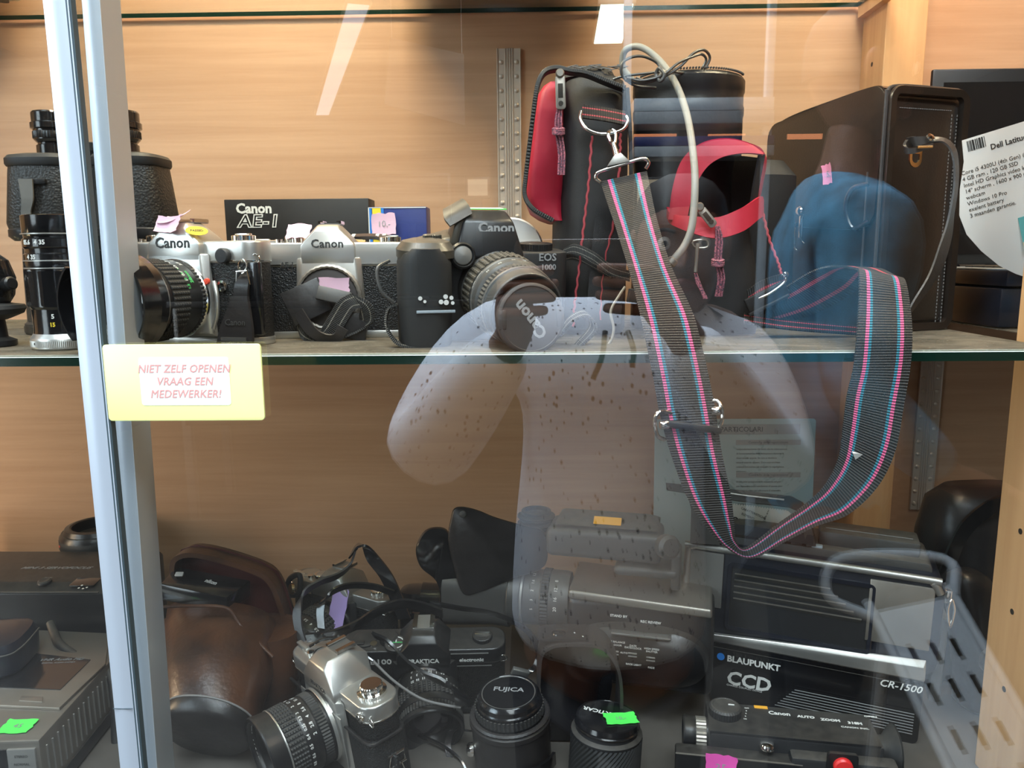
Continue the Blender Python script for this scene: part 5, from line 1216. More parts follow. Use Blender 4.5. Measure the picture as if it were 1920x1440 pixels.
bandpx(sb, V, [(662, 1038, .748), (670, 1024, .75), (684, 1024, .75), (700, 1048, .748), (724, 1080, .744), (742, 1118, .74), (758, 1160, .735)], 14, [wd((.5, 0, .6)), wd((.3, -.8, .2)), wd((.5, -.8, .3)), wd((.9, -.2, .3)), wd((.9, -.2, .3)), wd((.95, -.2, .2)), wd((.95, -.2, .2))], 'gloss', 2.4)
bandpx(sb, V, [(603, 1178, .70), (602, 1140, .71), (620, 1112, .72), (655, 1098, .73), (700, 1100, .735), (738, 1112, .735)], 8, [wd((.9, -.3, 0))]*2+[wd((.3, -.4, .9))]*4, 'gloss')
bandpx(sb, V, [(575, 1196, .655), (620, 1190, .65), (668, 1172, .645), (705, 1148, .642), (750, 1132, .64), (790, 1136, .64), (830, 1150, .64)], 11, [wd((0, -.45, .9))]*7, 'gloss', 2.2)
bandpx(sb, V, [(580, 1212, .648), (610, 1197, .645), (640, 1200, .642), (665, 1216, .64), (700, 1240, .635)], 3, [wd((0, -.6, .8))]*5, 'gloss', 1.4)
MB().tube([V(536, 1106, .79), V(545, 1084, .79), V(562, 1080, .788), V(560, 1112, .785), V(545, 1116, .787)], 3.2, 10).obj('strap_end', 'vinyl', sb)
MB().lathe([(6, 0), (5.5, 3)], fr(V(549, 1104, .78), (-.4, -.9, .2)), 20).obj('flash_terminal', 'brass', sb)
# pouch behind on the right
pc = thing('small_pouch', 'small black leather pouch with snap behind the looped straps', 'pouch', (P(792, 1140, .80).x, 0.80, S0), (0, 0, -8))
hp = (P(792, 1100, .80).z-S0)*1000
MB().loft([[(x, y, z) for x, y in sell(w_, d_, 3.0, 40)] for z, w_, d_ in ((0.5, 44, 30), (5, 50, 36), (hp-12, 50, 36), (hp-3, 46, 30), (hp, 30, 16))]).obj('pouch_body', 'gloss', pc)
MB().strap([(10, 14, hp-2), (12, 0, hp+3), (14, -16, hp-2), (14, -20, hp-14), (14, -20, hp-34)], 22, (1, 0, 0), 2.4).obj('flap', 'gloss', pc)
MB().lathe([(3.6, 0), (3, 1.4), (.3, 2)], fr((-8, -18, hp-20)), 20, cap=False).obj('snap', 'chrome', pc)
MB().tube([(-20, -18, hp-16), (0, -19, hp-22), (22, -18, hp-13)], 0.9, 8).obj('braided_trim', 'brown', pc)

# ---- black SLR marked B100
b1 = slr('film_camera', 'black film camera with small white lettering lying under a loose strap', (P(800, 1290, .69).x, 0.700, S0+0.006), (15, 0, 3),
         W=152, Hb=62, Ht=80, top='black', leather='leatherette', pw=50, pt=26, ph=17, txt='', mr_=30, lz=38)
V = LV(b1)
F = FACE(b1, -16.5)
p = F(712, 1221); text(b1, 'B100', 8.2, fr((p.x, -16.2, 68)), 'white', bold=.02, sx=1.2)
p = F(884, 1240); text(b1, 'electronic', 5.4, fr((p.x, -16.2, 68)), 'white', bold=.03, sx=1.05)
MB().box((p.x+2, -16.4, 61), (34, .8, .7)).box((p.x-4, -16.4, 76), (40, .8, .8)).obj('trim_line', 'silverd', b1)
text(b1, 'PRAKTICA', 6.2, fr((0, -22.8, 74), (0, -1, .06)), 'white', bold=.02)
MB().box((0, 3, 97.8), (19.5, 18.5, 1.6)).obj('shoe_plate', 'silver', b1)
m = T(-30, -6, 85)
MB().lathe([(10.5, 0), (10.5, 3), (9.6, 3.6), (.1, 3.6)], T(-26, -9, 81), 40, cap=False).obj('mode_plate', 'blackm', b1)
for k in range(3): seg_ring(6.6, 7.6, 0, .3, k*120+8, k*120+100, T(-26, -9, 84.8), 8).obj('ring_mark', 'white', b1)
MB().box((-26, -9, 85), (12, 1, .3)).obj('green_line', 'greenprint', b1)
MB().box((-26, -6, 85), (1, 7, .3), I4).obj('ring_mark', 'white', b1)
m = fr((3, -20, 36), (0.12, -1, -.10))
ln = lens(b1, m, [('p', [(29, 0), (29, 12)]), ('grid', 30.5, 12.5, 25, 42, 5, 1.0), ('p', [(29.5, 25.5), (29.5, 32)]), ('rib', 30, 32.5, 40, 60, .7), ('p', [(29, 41)])], (30, 26, 46, 12))
for k, s_ in enumerate(('22', '16', '11', '8', '5.6', '4', '2')): scale_text(ln, m, [(s_, 0)], 29, 3.4, 120-k*11, 9.5)
for k, s_ in enumerate(('5', '3', '2', '1.5', '1', '0.8')): scale_text(ln, m, [(s_, 0)], 29, 3.2, 122-k*12, 4)
R3 = invm(b1).to_3x3()
st = bandpx(b1, V, [(700, 1190, .648), (730, 1205, .64), (765, 1240, .628), (800, 1266, .620), (838, 1282, .614), (862, 1300, .612), (868, 1322, .616)], [8, 9, 13, 19, 20, 19, 15], [wd((-.2, -.5, .8))]*2+[wd((-.35, -.55, .75))]*3+[wd((-.6, -.5, .6)), wd((-.9, -.3, .3))], 'gloss', 2.4)
MB().tube([V(700, 1240, .63), V(740, 1278, .624), V(790, 1310, .618), V(835, 1322, .615), V(864, 1326, .616)], 1.2, 8).obj('strap_edge', 'stitch', b1)
bandpx(b1, V, [(806, 1130, .66), (860, 1140, .665), (930, 1152, .67), (985, 1180, .668), (1008, 1215, .664), (1004, 1250, .66), (975, 1268, .656)], 6, [wd((0, -.5, .85))]*3+[wd((.6, -.4, .6))]*2+[wd((.9, -.3, 0))]*2, 'gloss', 1.6)
MB().box((0, 0, 0), (16, 5, 9), T(*V(975, 1262, .65)) @ RY(20), bev=1).obj('strap_buckle', 'silverd', b1)
MB().tube([V(945, 1262, .65), V(952, 1276, .648), V(970, 1276, .648)], 1.1, 8).obj('strap_hook', 'chrome', b1)

# ---- silver Praktica style SLR in the foreground
fp = slr('film_camera', 'large silver film camera in black half case at the front left', (P(684, 1400, .62).x-0.010, 0.628, S0+0.002), (7, 0, -47),
         W=138, Hb=68, Ht=84, D=34, top='silver', leather='leatherette', pw=54, pt=26, ph=21, txt='', mr_=31, lz=42)
text(fp, 'PRAKTICA', 5.4, fr((0, -24.2, 80), (0, -1, .05)), 'engrave', bold=.02)
MB().prism(rrect(142, 39, 15), 52, T(0, 0, 0), bev=2).obj('half_case', 'leatherette', fp)
MB().tube([(-71, -19, 53), (-30, -20, 54), (30, -20, 54), (66, -19, 54), (71, -8, 54), (71, 10, 54)], 1.5, 8, 5).obj('case_piping', 'vinyl', fp)
MB().box((0, -24.6, 40), (70, 1.2, 50), bev=.4).obj('mount_plate', 'silver', fp)
m = fr((0, -25, 44), (-0.05, -1, -0.02))
ln = lens(fp, m, [('ring', 32.5, 0, 3, 'silver'), ('p', [(30, 3), (30, 5)]), ('rib', 31.5, 5, 13, 70, .8), ('p', [(31, 14), (31, 20)]), ('p', [(31.5, 21), (31.5, 26)]), ('grid', 32.5, 26.5, 40, 50, 6, .9), ('ring', 32.8, 40.5, 42, 'silver'), ('p', [(32.2, 43)])], (33.5, 29, 56, 14))
for k, s_ in enumerate(('22', '16', '11', '8', '5.6', '4', '2.8', '2')): scale_text(ln, m, [(s_, 0)], 31, 4.0, 128-k*14, 17.5)
for k, s_ in enumerate(('0.3', '0.35', '0.4', '0.5', '0.6', '0.8', '1')): scale_text(ln, m, [(s_, 0)], 31.5, 3.6, 60-k*15, 23.5)
for k, s_ in enumerate(('1.1', '1.3', '1.5', '1.7', '2', '3')): scale_text(ln, m, [(s_, 0)], 31.5, 3.6, 150-k*16, 23.5)
def arc_text(par, s_, size, r, a0, step, m, mat='white'):
    for k, ch in enumerate(s_):
        a = R(a0-k*step)
        if ch != ' ': text(par, ch, size, m @ T(r*math.cos(a), r*math.sin(a), 0) @ Matrix.Rotation(a-PI/2, 4, 'Z'), mat, ext=.05, bold=.03, name='front_lettering')
arc_text(ln, 'MULTI COATING', 4.2, 28.2, 215, 8.4, m @ T(0, 0, 52.5))
arc_text(ln, 'f=50mm 1:2.4', 3.6, 27.6, 60, 8.4, m @ T(0, 0, 52.5))
MB().lathe([(23, 46), (19, 44), (19, 43.5), (16, 43)], m, 40, cap=False).obj('inner_ring', 'blackm', ln)
MB().lathe([(12.5, 0), (12.5, 3), (9.5, 3.5), (9.5, 8), (8.8, 9)], T(50, 0, 84), 80, knurl=.3).obj('rewind_base', 'chrome', fp, angle=20)
sb2 = MB().box((0, 0, 0), (16, 3, 26), T(71.5, -2, 26), bev=1).obj('case_tab', 'leatherette', fp)
MB().tube([(74, -6, 38), (74, 7, 38), (74, 8, 28), (74, -7, 28)], 1.5, 10, 2, True, smooth=False).tube([(75, 2, 29), (76, 4, 20), (75, 0, 15), (75, -3, 20)], 1.0, 8, 4, True).obj('strap_ring', 'chrome', sb2)
knob(fp, fr((58, -17, 75)), 4, 3, 'chrome', 20, 'self_timer_button', 'chrome')
# ---- thin strap loops on the board
tl_ = thing('loose_strap', 'thin black strap looping over the board between the front cameras', 'strap', (-0.07, 0.64, S0))
V = LV(tl_)
MB().strap([V(745, 1385, .655)+Vector((0, 0, 3)), V(800, 1392, .64)+Vector((0, 0, 4)), V(850, 1412, .622), V(872, 1440, .61), V(880, 1475, .60)], 6, (0, -.6, .8), 1.6).strap([V(880, 1370, .64), V(850, 1370, .64), V(840, 1395, .632), V(845, 1430, .62), V(850, 1470, .612)], 6, (.9, -.2, 0), 1.6).obj('strap_band', 'gloss', tl_)

# ---- lens with Fujica cap in a leather cup
fl = thing('capped_lens', 'black lens with lettered cap standing in a round leather cup', 'camera lens', (P(962, 1310, .605).x, 0.610, S0), (4, -3, 0))
hf = (P(964, 1302, .60).z-S0)*1000
MB().lathe([(32, 0), (33.5, 2), (33.5, 46), (35, 48), (35, 52), (33, 53), (31, 52), (31, 30), (.1, 30)], I4, 60, cap=False).obj('leather_cup', 'vinyl', fl)
MB().lathe([(33.2, 53), (34.6, 55), (33.2, 56.5), (30.5, 56)], I4, 110, cap=False, knurl=.5).obj('cup_rim', 'strapleather', fl)
b = MB().lathe([(27, 40), (27, 54), (29, 55), (29, 57)], I4, 56).obj('barrel', 'black', fl)
MB().grid_ring(29.8, 57, hf-10, 50, 6, 1.0).obj('focus_ring', 'rubber', fl, smooth=False)
MB().lathe([(28, hf-11), (28, hf-8), (27, hf-7), (27, hf-3), (25.6, hf-1), (24.5, hf), (23.5, hf), (22.5, hf-1), (.1, hf-1)], I4, 60, cap=False).obj('lens_cap', 'gloss', fl)
MB().lathe([(23.2, hf-.6), (23.0, hf-.3), (22.4, hf-.3), (22.2, hf-.6)], I4, 60, cap=False).obj('cap_line', 'silverd', fl)
text(fl, 'FUJICA', 7.6, T(0, 4, hf-.7) @ RZ(-8), 'greyprint', bold=.02, sx=1.15, ext=.05)
MB().lathe([(5, 0), (6, 1), (6, 4), (4, 6), (.1, 6.5)], fr((-33, -6, 24), (-1, -.2, .1)), 24, cap=False).obj('cup_stud', 'chrome', fl)
MB().strap([(6, -33.5, 2), (8, -35.5, 12), (14, -35, 17), (30, -20, 16), (36, -6, 12)], 12, [(1, 0, 0), (.8, 0, .5), (0, 0, 1), (0, 0, 1), (0, 0, 1)], 2.5).box((13, -36.5, 19.5), (17, 3, 4), bev=.8).obj('cup_strap', 'gloss', fl)
# ---- Prakticar lens with green sticker
pl_ = thing('capped_lens', 'black capped lens with neon green price sticker on its cap', 'camera lens', (P(1133, 1345, .590).x, 0.592, S0), (-2, 3, 0))
hp = (P(1131, 1348, .59).z-S0)*1000
b = MB().lathe([(28, 0), (29, 2), (29, 4), (29.4, 5)], I4, 56).obj('barrel', 'black', pl_)
t_ = MB()
dm = bmesh.new(); n = 96; rws = 16; zs = [5+(hp-19)*k/rws for k in range(rws+1)]; vv = []
for j, z in enumerate(zs): vv.append([dm.verts.new(((30.2 if (k+j) % 2 else 29.3)*math.cos(2*PI*k/n), (30.2 if (k+j) % 2 else 29.3)*math.sin(2*PI*k/n), z)) for k in range(n)])
for j in range(rws):
    for k in range(n): dm.faces.new((vv[j][k], vv[j][(k+1) % n], vv[j+1][(k+1) % n], vv[j+1][k]))
t_._merge(dm, I4); t_.obj('diamond_grip', 'rubber', pl_, smooth=False)
MB().lathe([(29.6, hp-14), (29.8, hp-12), (27.5, hp-10.5), (26.4, hp-10), (26.4, hp-7)], I4, 60).obj('front_ring', 'blackm', pl_)
MB().lathe([(27.2, hp-6.5), (27.4, hp-5.5), (26.6, hp-4.6), (27, hp-3.5), (26, hp), (24.6, hp+.4), (24.3, hp), (.1, hp)], I4, 64, cap=False).obj('lens_cap', 'gloss', pl_)
text(pl_, 'PRAKTICAR', 6.8, T(-2.5, 5.5, hp+.2) @ RZ(160), 'white', bold=.03, ext=.05, sx=1.0)
note(pl_, T(10.5, -4, hp+.5) @ RZ(10), 27, 15, 'green', name='price_sticker', curl=1.2, seed=51, writing='10,-')
# ---- leather arch of an empty case
ar = thing('case_flap', 'upright arched black leather case flap with snap behind the two capped lenses', 'camera case', (P(1085, 1330, .632).x, 0.632, S0), (0, 0, 0))
V = LV(ar)
za = V(1080, 1190, .632).z
MB().strap([(-26, 8, 1.5), (-33, 6, 20), (-36, 4, za*.5), (-34, 2, za-16), (-26, 0, za-4), (-10, -2, za), (12, -4, za), (24, -6, za-6), (33, -8, za-24), (35, -8, za*.5), (31, -8, 24), (22, -8, 1.5)], [34]*12, (0, 1, 0.0), 2.6, 8).obj('leather_band', 'strapleather', ar)
MB().strap([(-36, 0, za+.5), (-30, -1, za+2), (-10, -2, za+3), (8, -3, za+3)], [20, 26, 28, 28], (.05, 1, 0), 2.4, 8).obj('flap_tab', 'vinyl', ar)
MB().lathe([(6.5, 0), (6, 1.2), (4, 2), (.1, 2.3)], T(-18, -4, za+3.6), 28, cap=False).obj('snap', 'gloss', ar)
for dx in (-4, 3): MB().lathe([(1.3, 0), (1.1, .7)], T(dx, -8-dx, za+4.2), 12).obj('rivet', 'chrome', ar)
MB().loft([[(x, 12, z) for x, z in ((-30, 2), (-34, za*.5), (-31, za-14), (0, za-6), (28, za-22), (31, za*.5), (22, 2))], [(x, 16, z) for x, z in ((-30, 2), (-34, za*.5), (-31, za-14), (0, za-6), (28, za-22), (31, za*.5), (22, 2))]]).obj('case_back', 'gloss', ar)

# ---- dark grey camcorder with stand-by lettering
gcl = thing('camcorder', 'dark grey camcorder pointing left with STAND BY lettering and orange sticker', 'camcorder', (P(1190, 1300, .68).x, 0.678, S0), (0, 0, -13))
F = FACE(gcl, 0); V = LV(gcl)
def fbox(x0, y0, x1, y1, depth, dy=0, bev=2, mb=None):
    a, c = F(x0, y0, dy), F(x1, y1, dy); mb = mb or MB()
    return mb.box(((a.x+c.x)/2, dy+depth/2, (a.z+c.z)/2), (abs(c.x-a.x), depth, abs(a.z-c.z)), bev=bev, seg=3)
fbox(1062, 1118, 1335, 1310, 62, 0, 7).obj('body', 'black', gcl)
a, c = F(1066, 1104), F(1336, 1140)
MB().hull([(a.x, -3, a.z), (c.x, -3, a.z-6), (a.x, 62, a.z+4), (c.x, 62, a.z-2), (a.x, -3, a.z-9), (c.x, -3, a.z-15), (a.x, 62, a.z-9), (c.x, 62, a.z-15)], bev=2.5, seg=3).obj('top_ledge', 'champagne', gcl)
g = F(1200, 1225)
MB().loft([[(g.x+x, y-2, g.z+z) for x, z in sell(w_, h_, 2.6, 40)] for y, w_, h_ in ((6, 128, 62), (-6, 122, 58), (-14, 100, 44), (-17, 60, 24))]).obj('hand_grip', 'black', gcl)
a, c = F(1150, 1168), F(1260, 1190)
MB().box(((a.x+c.x)/2, -16, (a.z+c.z)/2+2), (c.x-a.x, 8, 2.4), bev=.8).obj('tape_slot', 'silverd', gcl)
def ft(s_, px_, py_, size, dy, mat='white', **k):
    p = F(px_, py_, dy); return text(gcl, s_, size, fr((p.x, dy-.2, p.z)), mat, ext=.05, **k)
for s_, x, y in (('STAND BY', 1160, 1155), ('REC REVIEW', 1220, 1167), ('WHITE BALANCE', 1152, 1203), ('DATE', 1187, 1211), ('DATE/CLOCK', 1187, 1215), ('OUT DOOR', 1152, 1209), ('HIGH SPEED', 1222, 1217), ('SHUTTER', 1222, 1222), ('AUTO', 1170, 1224), ('BACK LIGHT', 1188, 1246), ('FADE', 1221, 1252)):
    ft(s_, x, y, 3.3 if s_ in ('STAND BY', 'REC REVIEW') else 2.5, -19.5, bold=.02)
for x, y in ((1152, 1221), (1186, 1225), (1220, 1233)):
    p = F(x, y, -19); MB().box((p.x, -19, p.z), (8, 2, 1.4), bev=.4).box((p.x, -19, p.z-3), (8, 2, 1.0), bev=.3).obj('slide_switch', 'silver', gcl)
MB().box((F(1185, 1225).x-4, -17.6, F(1185, 1225).z), (62, 1.0, 30), bev=.4).obj('control_panel', 'black', gcl)
# viewfinder block on top
fbox(1022, 990, 1240, 1062, 46, 4, 6).obj('viewfinder_body', 'greyp', gcl)
a, c = F(1040, 962, 14), F(1225, 992, 14)
MB().hull([(a.x, 6, c.z), (c.x+6, 6, c.z), (a.x+4, 44, a.z-4), (c.x-4, 44, a.z-4), (a.x, 50, c.z), (c.x+6, 50, c.z), (a.x+6, 18, a.z-6), (c.x-8, 18, a.z-6)], bev=2).obj('viewfinder_top', 'greyp', gcl)
p = F(1138, 988, 10); MB().prism(rrect(26, 9, .5), .5, T(p.x, 14, c.z+4.5) @ RX(32)).obj('price_sticker', 'orange', gcl)
fbox(1150, 1062, 1270, 1090, 40, 6, 4).obj('mounting_arm', 'greyp', gcl)
fbox(1258, 1040, 1275, 1110, 34, 8, 3).obj('rear_upright', 'greyp', gcl)
MB().lathe([(10, 0), (11, 1), (11, 9), (8, 12)], fr(F(1246, 1025, 0)+Vector((0, 2, 0)), (.5, -.8, .2)), 28).obj('adjust_knob', 'greyp', gcl)
# bellows and eye flap
for k in range(3):
    p = F(998, 978+k*14, 8)
    MB().lathe([(15, -2.6), (18.5, -.6), (18.5, .6), (15, 2.6)], T(p.x, 26, p.z), 40).obj('bellows_ring', 'rubber', gcl)
MB().lathe([(14.5, -24), (14.5, 12), (11, 12.5), (10, 6), (.1, 6)], T(F(998, 990, 8).x, 26, F(998, 990, 8).z), 36, cap=False).obj('bellows_core', 'rubber', gcl)
flap = [(846, 968), (852, 953), (868, 950), (895, 956), (930, 970), (985, 986), (1020, 998), (1022, 1060), (960, 1085), (900, 1110), (868, 1112), (850, 1060), (840, 1010)]
flap = [(v.x, v.y) for v in catmull([(x, y, 0) for x, y in flap], 5, True)]
MB().loft([[V(930+(x-930)*.97, 1030+(y-1030)*.97, .704) for x, y in flap], [V(x, y, .706) for x, y in flap], [V(x, y, .711) for x, y in flap], [V(930+(x-930)*.97, 1030+(y-1030)*.97, .713) for x, y in flap]]).obj('upper_eye_flap', 'vinyl', gcl, angle=60)
flap = [(838, 993), (815, 988), (795, 996), (782, 1018), (780, 1040), (790, 1065), (818, 1090), (828, 1130), (832, 1150), (880, 1150), (872, 1080), (850, 1020)]
flap = [(v.x, v.y) for v in catmull([(x, y, 0) for x, y in flap], 5, True)]
MB().loft([[V(820+(x-820)*.93, 1060+(y-1060)*.95, .714) for x, y in flap], [V(x, y, .717) for x, y in flap], [V(x, y, .722) for x, y in flap], [V(820+(x-820)*.93, 1060+(y-1060)*.95, .726) for x, y in flap]]).obj('lower_eye_flap', 'gloss', gcl, angle=60)
MB().lathe([(3.6, 0), (3, 1), (.3, 1.6)], fr(V(868, 964, .704), (0, -1, .1)), 20, cap=False).obj('flap_stud', 'greyp', gcl)
# lens and hood
p = F(1062, 1120, 26); lx_ = F(952, 1110, 26).x-p.x
m = fr((p.x, 26, p.z-2), (-1, -.05, .02))
ln = lens(gcl, m, [('p', [(27, -4), (28, 0), (28, 14)]), ('rib', 29, 15, 23, 50, .8), ('p', [(27, 24), (27, 40)]), ('ring', 29, 40.5, 43, 'silverd'), ('p', [(29, 44), (29, 50)])], (30, 26, 56, 12), mat='greyp')
for k, s_ in enumerate(('8', '12', '16', '20')): text(ln, s_, 4.6, m, 'white', wrap=(28.1, R(60+(-k)*19), 8), ext=.05, name='scale_figures')
for k, s_ in enumerate(('1.2', '1.6', '2', '3', '5')): text(ln, s_, 3.8, m, 'white', wrap=(27.1, R(74-k*19), 31), ext=.05, name='scale_figures')
hd_ = [ringat((p.x-54-k*16, 26, p.z-2), (-1, 0, 0), w_, h_, 4) for k, (w_, h_) in enumerate(((56, 56), (60, 52), (66, 54), (72, 56), (74, 58)))]
MB().loft(hd_).obj('lens_hood', 'greyp', gcl, angle=50)

# ---- large camcorder
b0 = Vector((0, 0, 0)); q0, q1 = Z(1335, 1322, S0), Z(1735, 1402, S0)
dd = (q1-q0).normalized(); q0 = q0-dd*0.030
bp = thing('camcorder', 'large black camcorder with blue dot, chrome edges, CCD lettering and carrying handle', 'camcorder', (q0.x, q0.y, S0+.004), (0, 1.3, math.degrees(math.atan2(dd.y, dd.x))))
F = FACE(bp, 0)
tl0, tr0 = F(1290, 1012), F(1776, 1090); H_ = (tl0.z+tr0.z)/2; L0, L1 = tl0.x, tr0.x
sz = F(1335, 1186).z
def rr2(x0, x1, z0, z1, r, tl=True, tr=True, br=True, bl=True):
    o = []
    def c(cx, cz, a0, on, X, Z_):
        if on:
            for k in range(6): t = R(a0+90*k/5); o.append((cx+r*math.cos(t), cz+r*math.sin(t)))
        else: o.append((X, Z_))
    c(x1-r, z1-r, 0, tr, x1, z1); c(x0+r, z1-r, 90, tl, x0, z1); c(x0+r, z0+r, 180, bl, x0, z0); c(x1-r, z0+r, 270, br, x1, z0)
    return o
fm = lambda y=0: fr((0, y, 0))
x2 = F(1338, 1200).x
MB().prism(rr2(L0, L1, sz-4, H_, 13), 76, fm(76), bev=1.5).obj('upper_shell', 'navy', bp)
MB().prism(rr2(x2, L1-8, 0, sz, 6, tl=False, tr=False), 76, fm(78), bev=1.5).obj('lower_shell', 'gloss', bp)
# champagne frame of the upper part
oo = rr2(L0, L1, sz, H_, 14); pth = [(x, -1, z) for x, z in oo]
fb_ = MB()
edge = [(L0+1, -1, sz+30), (L0+1, -1, H_-9), (L0+6, -1, H_-3.5), (L0+14, -1, H_-2.5), (L1-22, -1, H_-2.5), (L1-10, -1, H_-5), (L1-4, -1, H_-14), (L1-3, -1, H_-60)]
fb_.tube(edge[:-1], 3.4, 16, 8).obj('chrome_edge', 'silverd', bp)
MB().box((L0+18, -1, (sz+H_)/2+10), (34, 2.4, (H_-sz)*.62), bev=1.0).obj('side_panel', 'midgrey', bp)
MB().box((L1-34, -1.2, (sz+H_)/2+6), (52, 2.2, (H_-sz)*.66), bev=3).obj('rear_panel', 'champagne', bp)
# recessed grille with louvres
g0, g1 = F(1372, 1072), F(1622, 1232)
gw = g1.x-g0.x; gz0, gz1 = sz+10, H_-17
frame(gw+8, gz1-gz0+6, 5, 4, 2.5, fr(((g0.x+g1.x)/2, 0, (gz0+gz1)/2)), 'navy', 'recess_frame', bp)
MB().box(((g0.x+g1.x)/2, -.4, (gz0+gz1)/2), (gw, 1, gz1-gz0)).obj('recess', 'blackm', bp)
for k in range(5):
    z = gz1-9-k*6.2; MB().hull([(g0.x+3, -1, z-2), (g1.x-34+k*7, -1, z-2), (g0.x+3, -1, z+2), (g1.x-34+k*7, -1, z+2), (g0.x+3, -3.4, z+1.6), (g1.x-34+k*7, -3.4, z+1.6)]).obj('louvre', 'greyp', bp, smooth=False)
# silver strip
MB().hull([(x2-6, -1, sz+1), (L1-9, -1, sz+1), (x2-6, -4.5, sz), (L1-9, -4.5, sz), (x2-3, -4.5, sz-6), (L1-9, -4.5, sz-6), (x2, -1, sz-9), (L1-9, -1, sz-9), (L1-9, -1, sz+12), (L1-11, -5, sz+6)], bev=.8).obj('silver_strip', 'silver', bp)
def bt(s_, px_, py_, size, mat='white', dy=-3, align='CENTER', **k):
    p = F(px_, py_, dy); return text(bp, s_, size, fr((p.x, dy+.6, p.z)), mat, ext=.06, align=align, **k)
MB().lathe([(3.6, 0), (3.6, .5)], fr((F(1352, 1229).x, -2, F(1352, 1229).z)), 28).obj('blue_dot', 'bluedot', bp)
bt('BLAUPUNKT', 1363, 1235, 8.6, bold=.035, align='LEFT')
bt('CCD', 1362, 1271, 19, bold=.03, align='LEFT', shear=.08)
bt('CHARGE COUPLED DEVICE', 1362, 1284, 2.7, align='LEFT')
bt('CR-1500', 1688, 1288, 9.5, shear=.25, bold=.015)
ln0 = F(1500, 1290); xr2 = L1-14
for k in range(8):
    z = F(1490, 1291).z+(F(1453, 1319).z-F(1490, 1291).z)*k/7; x0 = F(1490, 1291).x+(F(1453, 1319).x-F(1490, 1291).x)*k/7
    MB().box(((x0+xr2)/2, -2.3, z), (xr2-x0, .5, .55)).obj('pin_stripe', 'greyprint', bp)
MB().box(((x2+xr2)/2, -2.3, sz-13), (xr2-x2, .5, .35)).obj('pin_stripe', 'greyp', bp)
# top deck: controls, battery box, handle
MB().prism(rr2(L0+6, L1-10, H_-8, H_+7, 6), 58, fm(70), bev=1).obj('top_deck', 'greyp', bp)
MB().box((L1-62, 42, H_+12), (86, 34, 16), bev=3).obj('battery_box', 'greyp', bp)
Tb = TOPP(bp, H_+20.4)
MB().box((L1-62, 36, H_+20.2), (74, .6, .4)).obj('deck_line', 'greyprint', bp)
for k, dx in enumerate((70, 84, 98, 116)): MB().box((L0+dx, 16, H_+8), (10, 6, 2.4), bev=.8).obj('deck_button', 'blackm' if k != 3 else 'bluegrey', bp)
V = LV(bp)
MB().loft([[V(*p) for p in q] for q in (
    [(1248, 905, .70), (1250, 918, .70), (1252, 920, .72), (1250, 906, .72)],
    [(1380, 918, .69), (1380, 938, .69), (1382, 940, .71), (1382, 919, .71)],
    [(1480, 930, .682), (1478, 950, .682), (1480, 952, .702), (1484, 930, .702)],
    [(1502, 940, .68), (1496, 958, .68), (1498, 960, .70), (1506, 942, .70)],
    [(1518, 975, .682), (1504, 985, .682), (1506, 990, .702), (1522, 978, .702)],
    [(1530, 1024, .684), (1512, 1024, .684), (1514, 1028, .704), (1534, 1028, .704)])]).obj('carrying_handle', 'greyp', bp, angle=50)
MB().loft([[V(*p) for p in q] for q in (
    [(1288, 922, .70), (1316, 922, .70), (1316, 924, .725), (1290, 924, .725)],
    [(1296, 955, .70), (1330, 957, .70), (1330, 958, .725), (1298, 958, .725)],
    [(1294, 1018, .70), (1350, 1022, .70), (1350, 1022, .73), (1296, 1020, .73)])]).obj('handle_foot', 'greyp', bp)
MB().loft([[V(*p) for p in q] for q in (
    [(1330, 975, .70), (1330, 995, .70), (1330, 990, .72), (1330, 972, .72)],
    [(1525, 1004, .682), (1525, 1022, .682), (1528, 1020, .70), (1528, 1002, .70)])]).obj('handle_base', 'blackm', bp)
MB().tube([V(1300, 914, .698), V(1390, 928, .688), V(1470, 937, .68)], 1.0, 8).obj('handle_line', 'silverd', bp)
MB().box((L1+3, 10, H_-18), (6, 10, 12), bev=1).tube([(L1+6, 6, H_-20), (L1+9, 6, H_-30), (L1+7, 6, H_-46), (L1+4, 6, H_-30)], 1.2, 8, 5, True).obj('strap_lug', 'chrome', bp)
MB().box((L1+2, 34, H_*.5), (10, 50, H_*.5), bev=3).obj('rear_cover', 'greyp', bp)

# ---- printed sheets behind it
pp = thing('manual_page', 'pale blue printed manual page headed TICOLARI standing behind the camcorder', 'paper sheet', (P(1380, 900, .86).x, 0.862, S0), (-2, 0, 0))
V = LV(pp); F = FACE(pp, 0)
a, c = F(1228, 786), F(1530, 786)
MB().prism(rr2(a.x, c.x, 0.5, a.z, 4), .5, fr((0, 0, 0)), bev=.05).obj('page', 'bluepaper', pp)
h0, h1 = F(1300, 796, -1), F(1500, 814, -1)
MB().box(((h0.x+h1.x)/2, -1, (h0.z+h1.z)/2), (h1.x-h0.x, .3, h0.z-h1.z)).obj('header_bar', 'greyprint', pp)
text(pp, 'PARTICOLARI', 8.0, fr((F(1392, 805).x-26, -1.3, F(1392, 805).z)), 'engrave', bold=.01, ext=.04, align='LEFT')
ys = [(833, 'Controllo di registrazione nel mirino', 1), (845, '', 0)]
lines = ['indipendentemente dal fatto che la videocamera', 'di funzionamento della telecamera durante la', 'dopo averla spenta. Se non si desidera', 'notare quando appare. Dare una occhiata',
         'indicata nel mirino ed eseguire la regolazione.', 'mostrato.']
lines2 = ['Dopo aver posizionato la sequenza ed per', 'per comodita sulla condizione di pausa, puo', 'premere il tasto per effettuare il controllo', 'ultimi secondi della registrazione. Si ritorna',
          'automaticamente in pausa. Con questo', 'sistema si trova la ripresa corretta.']
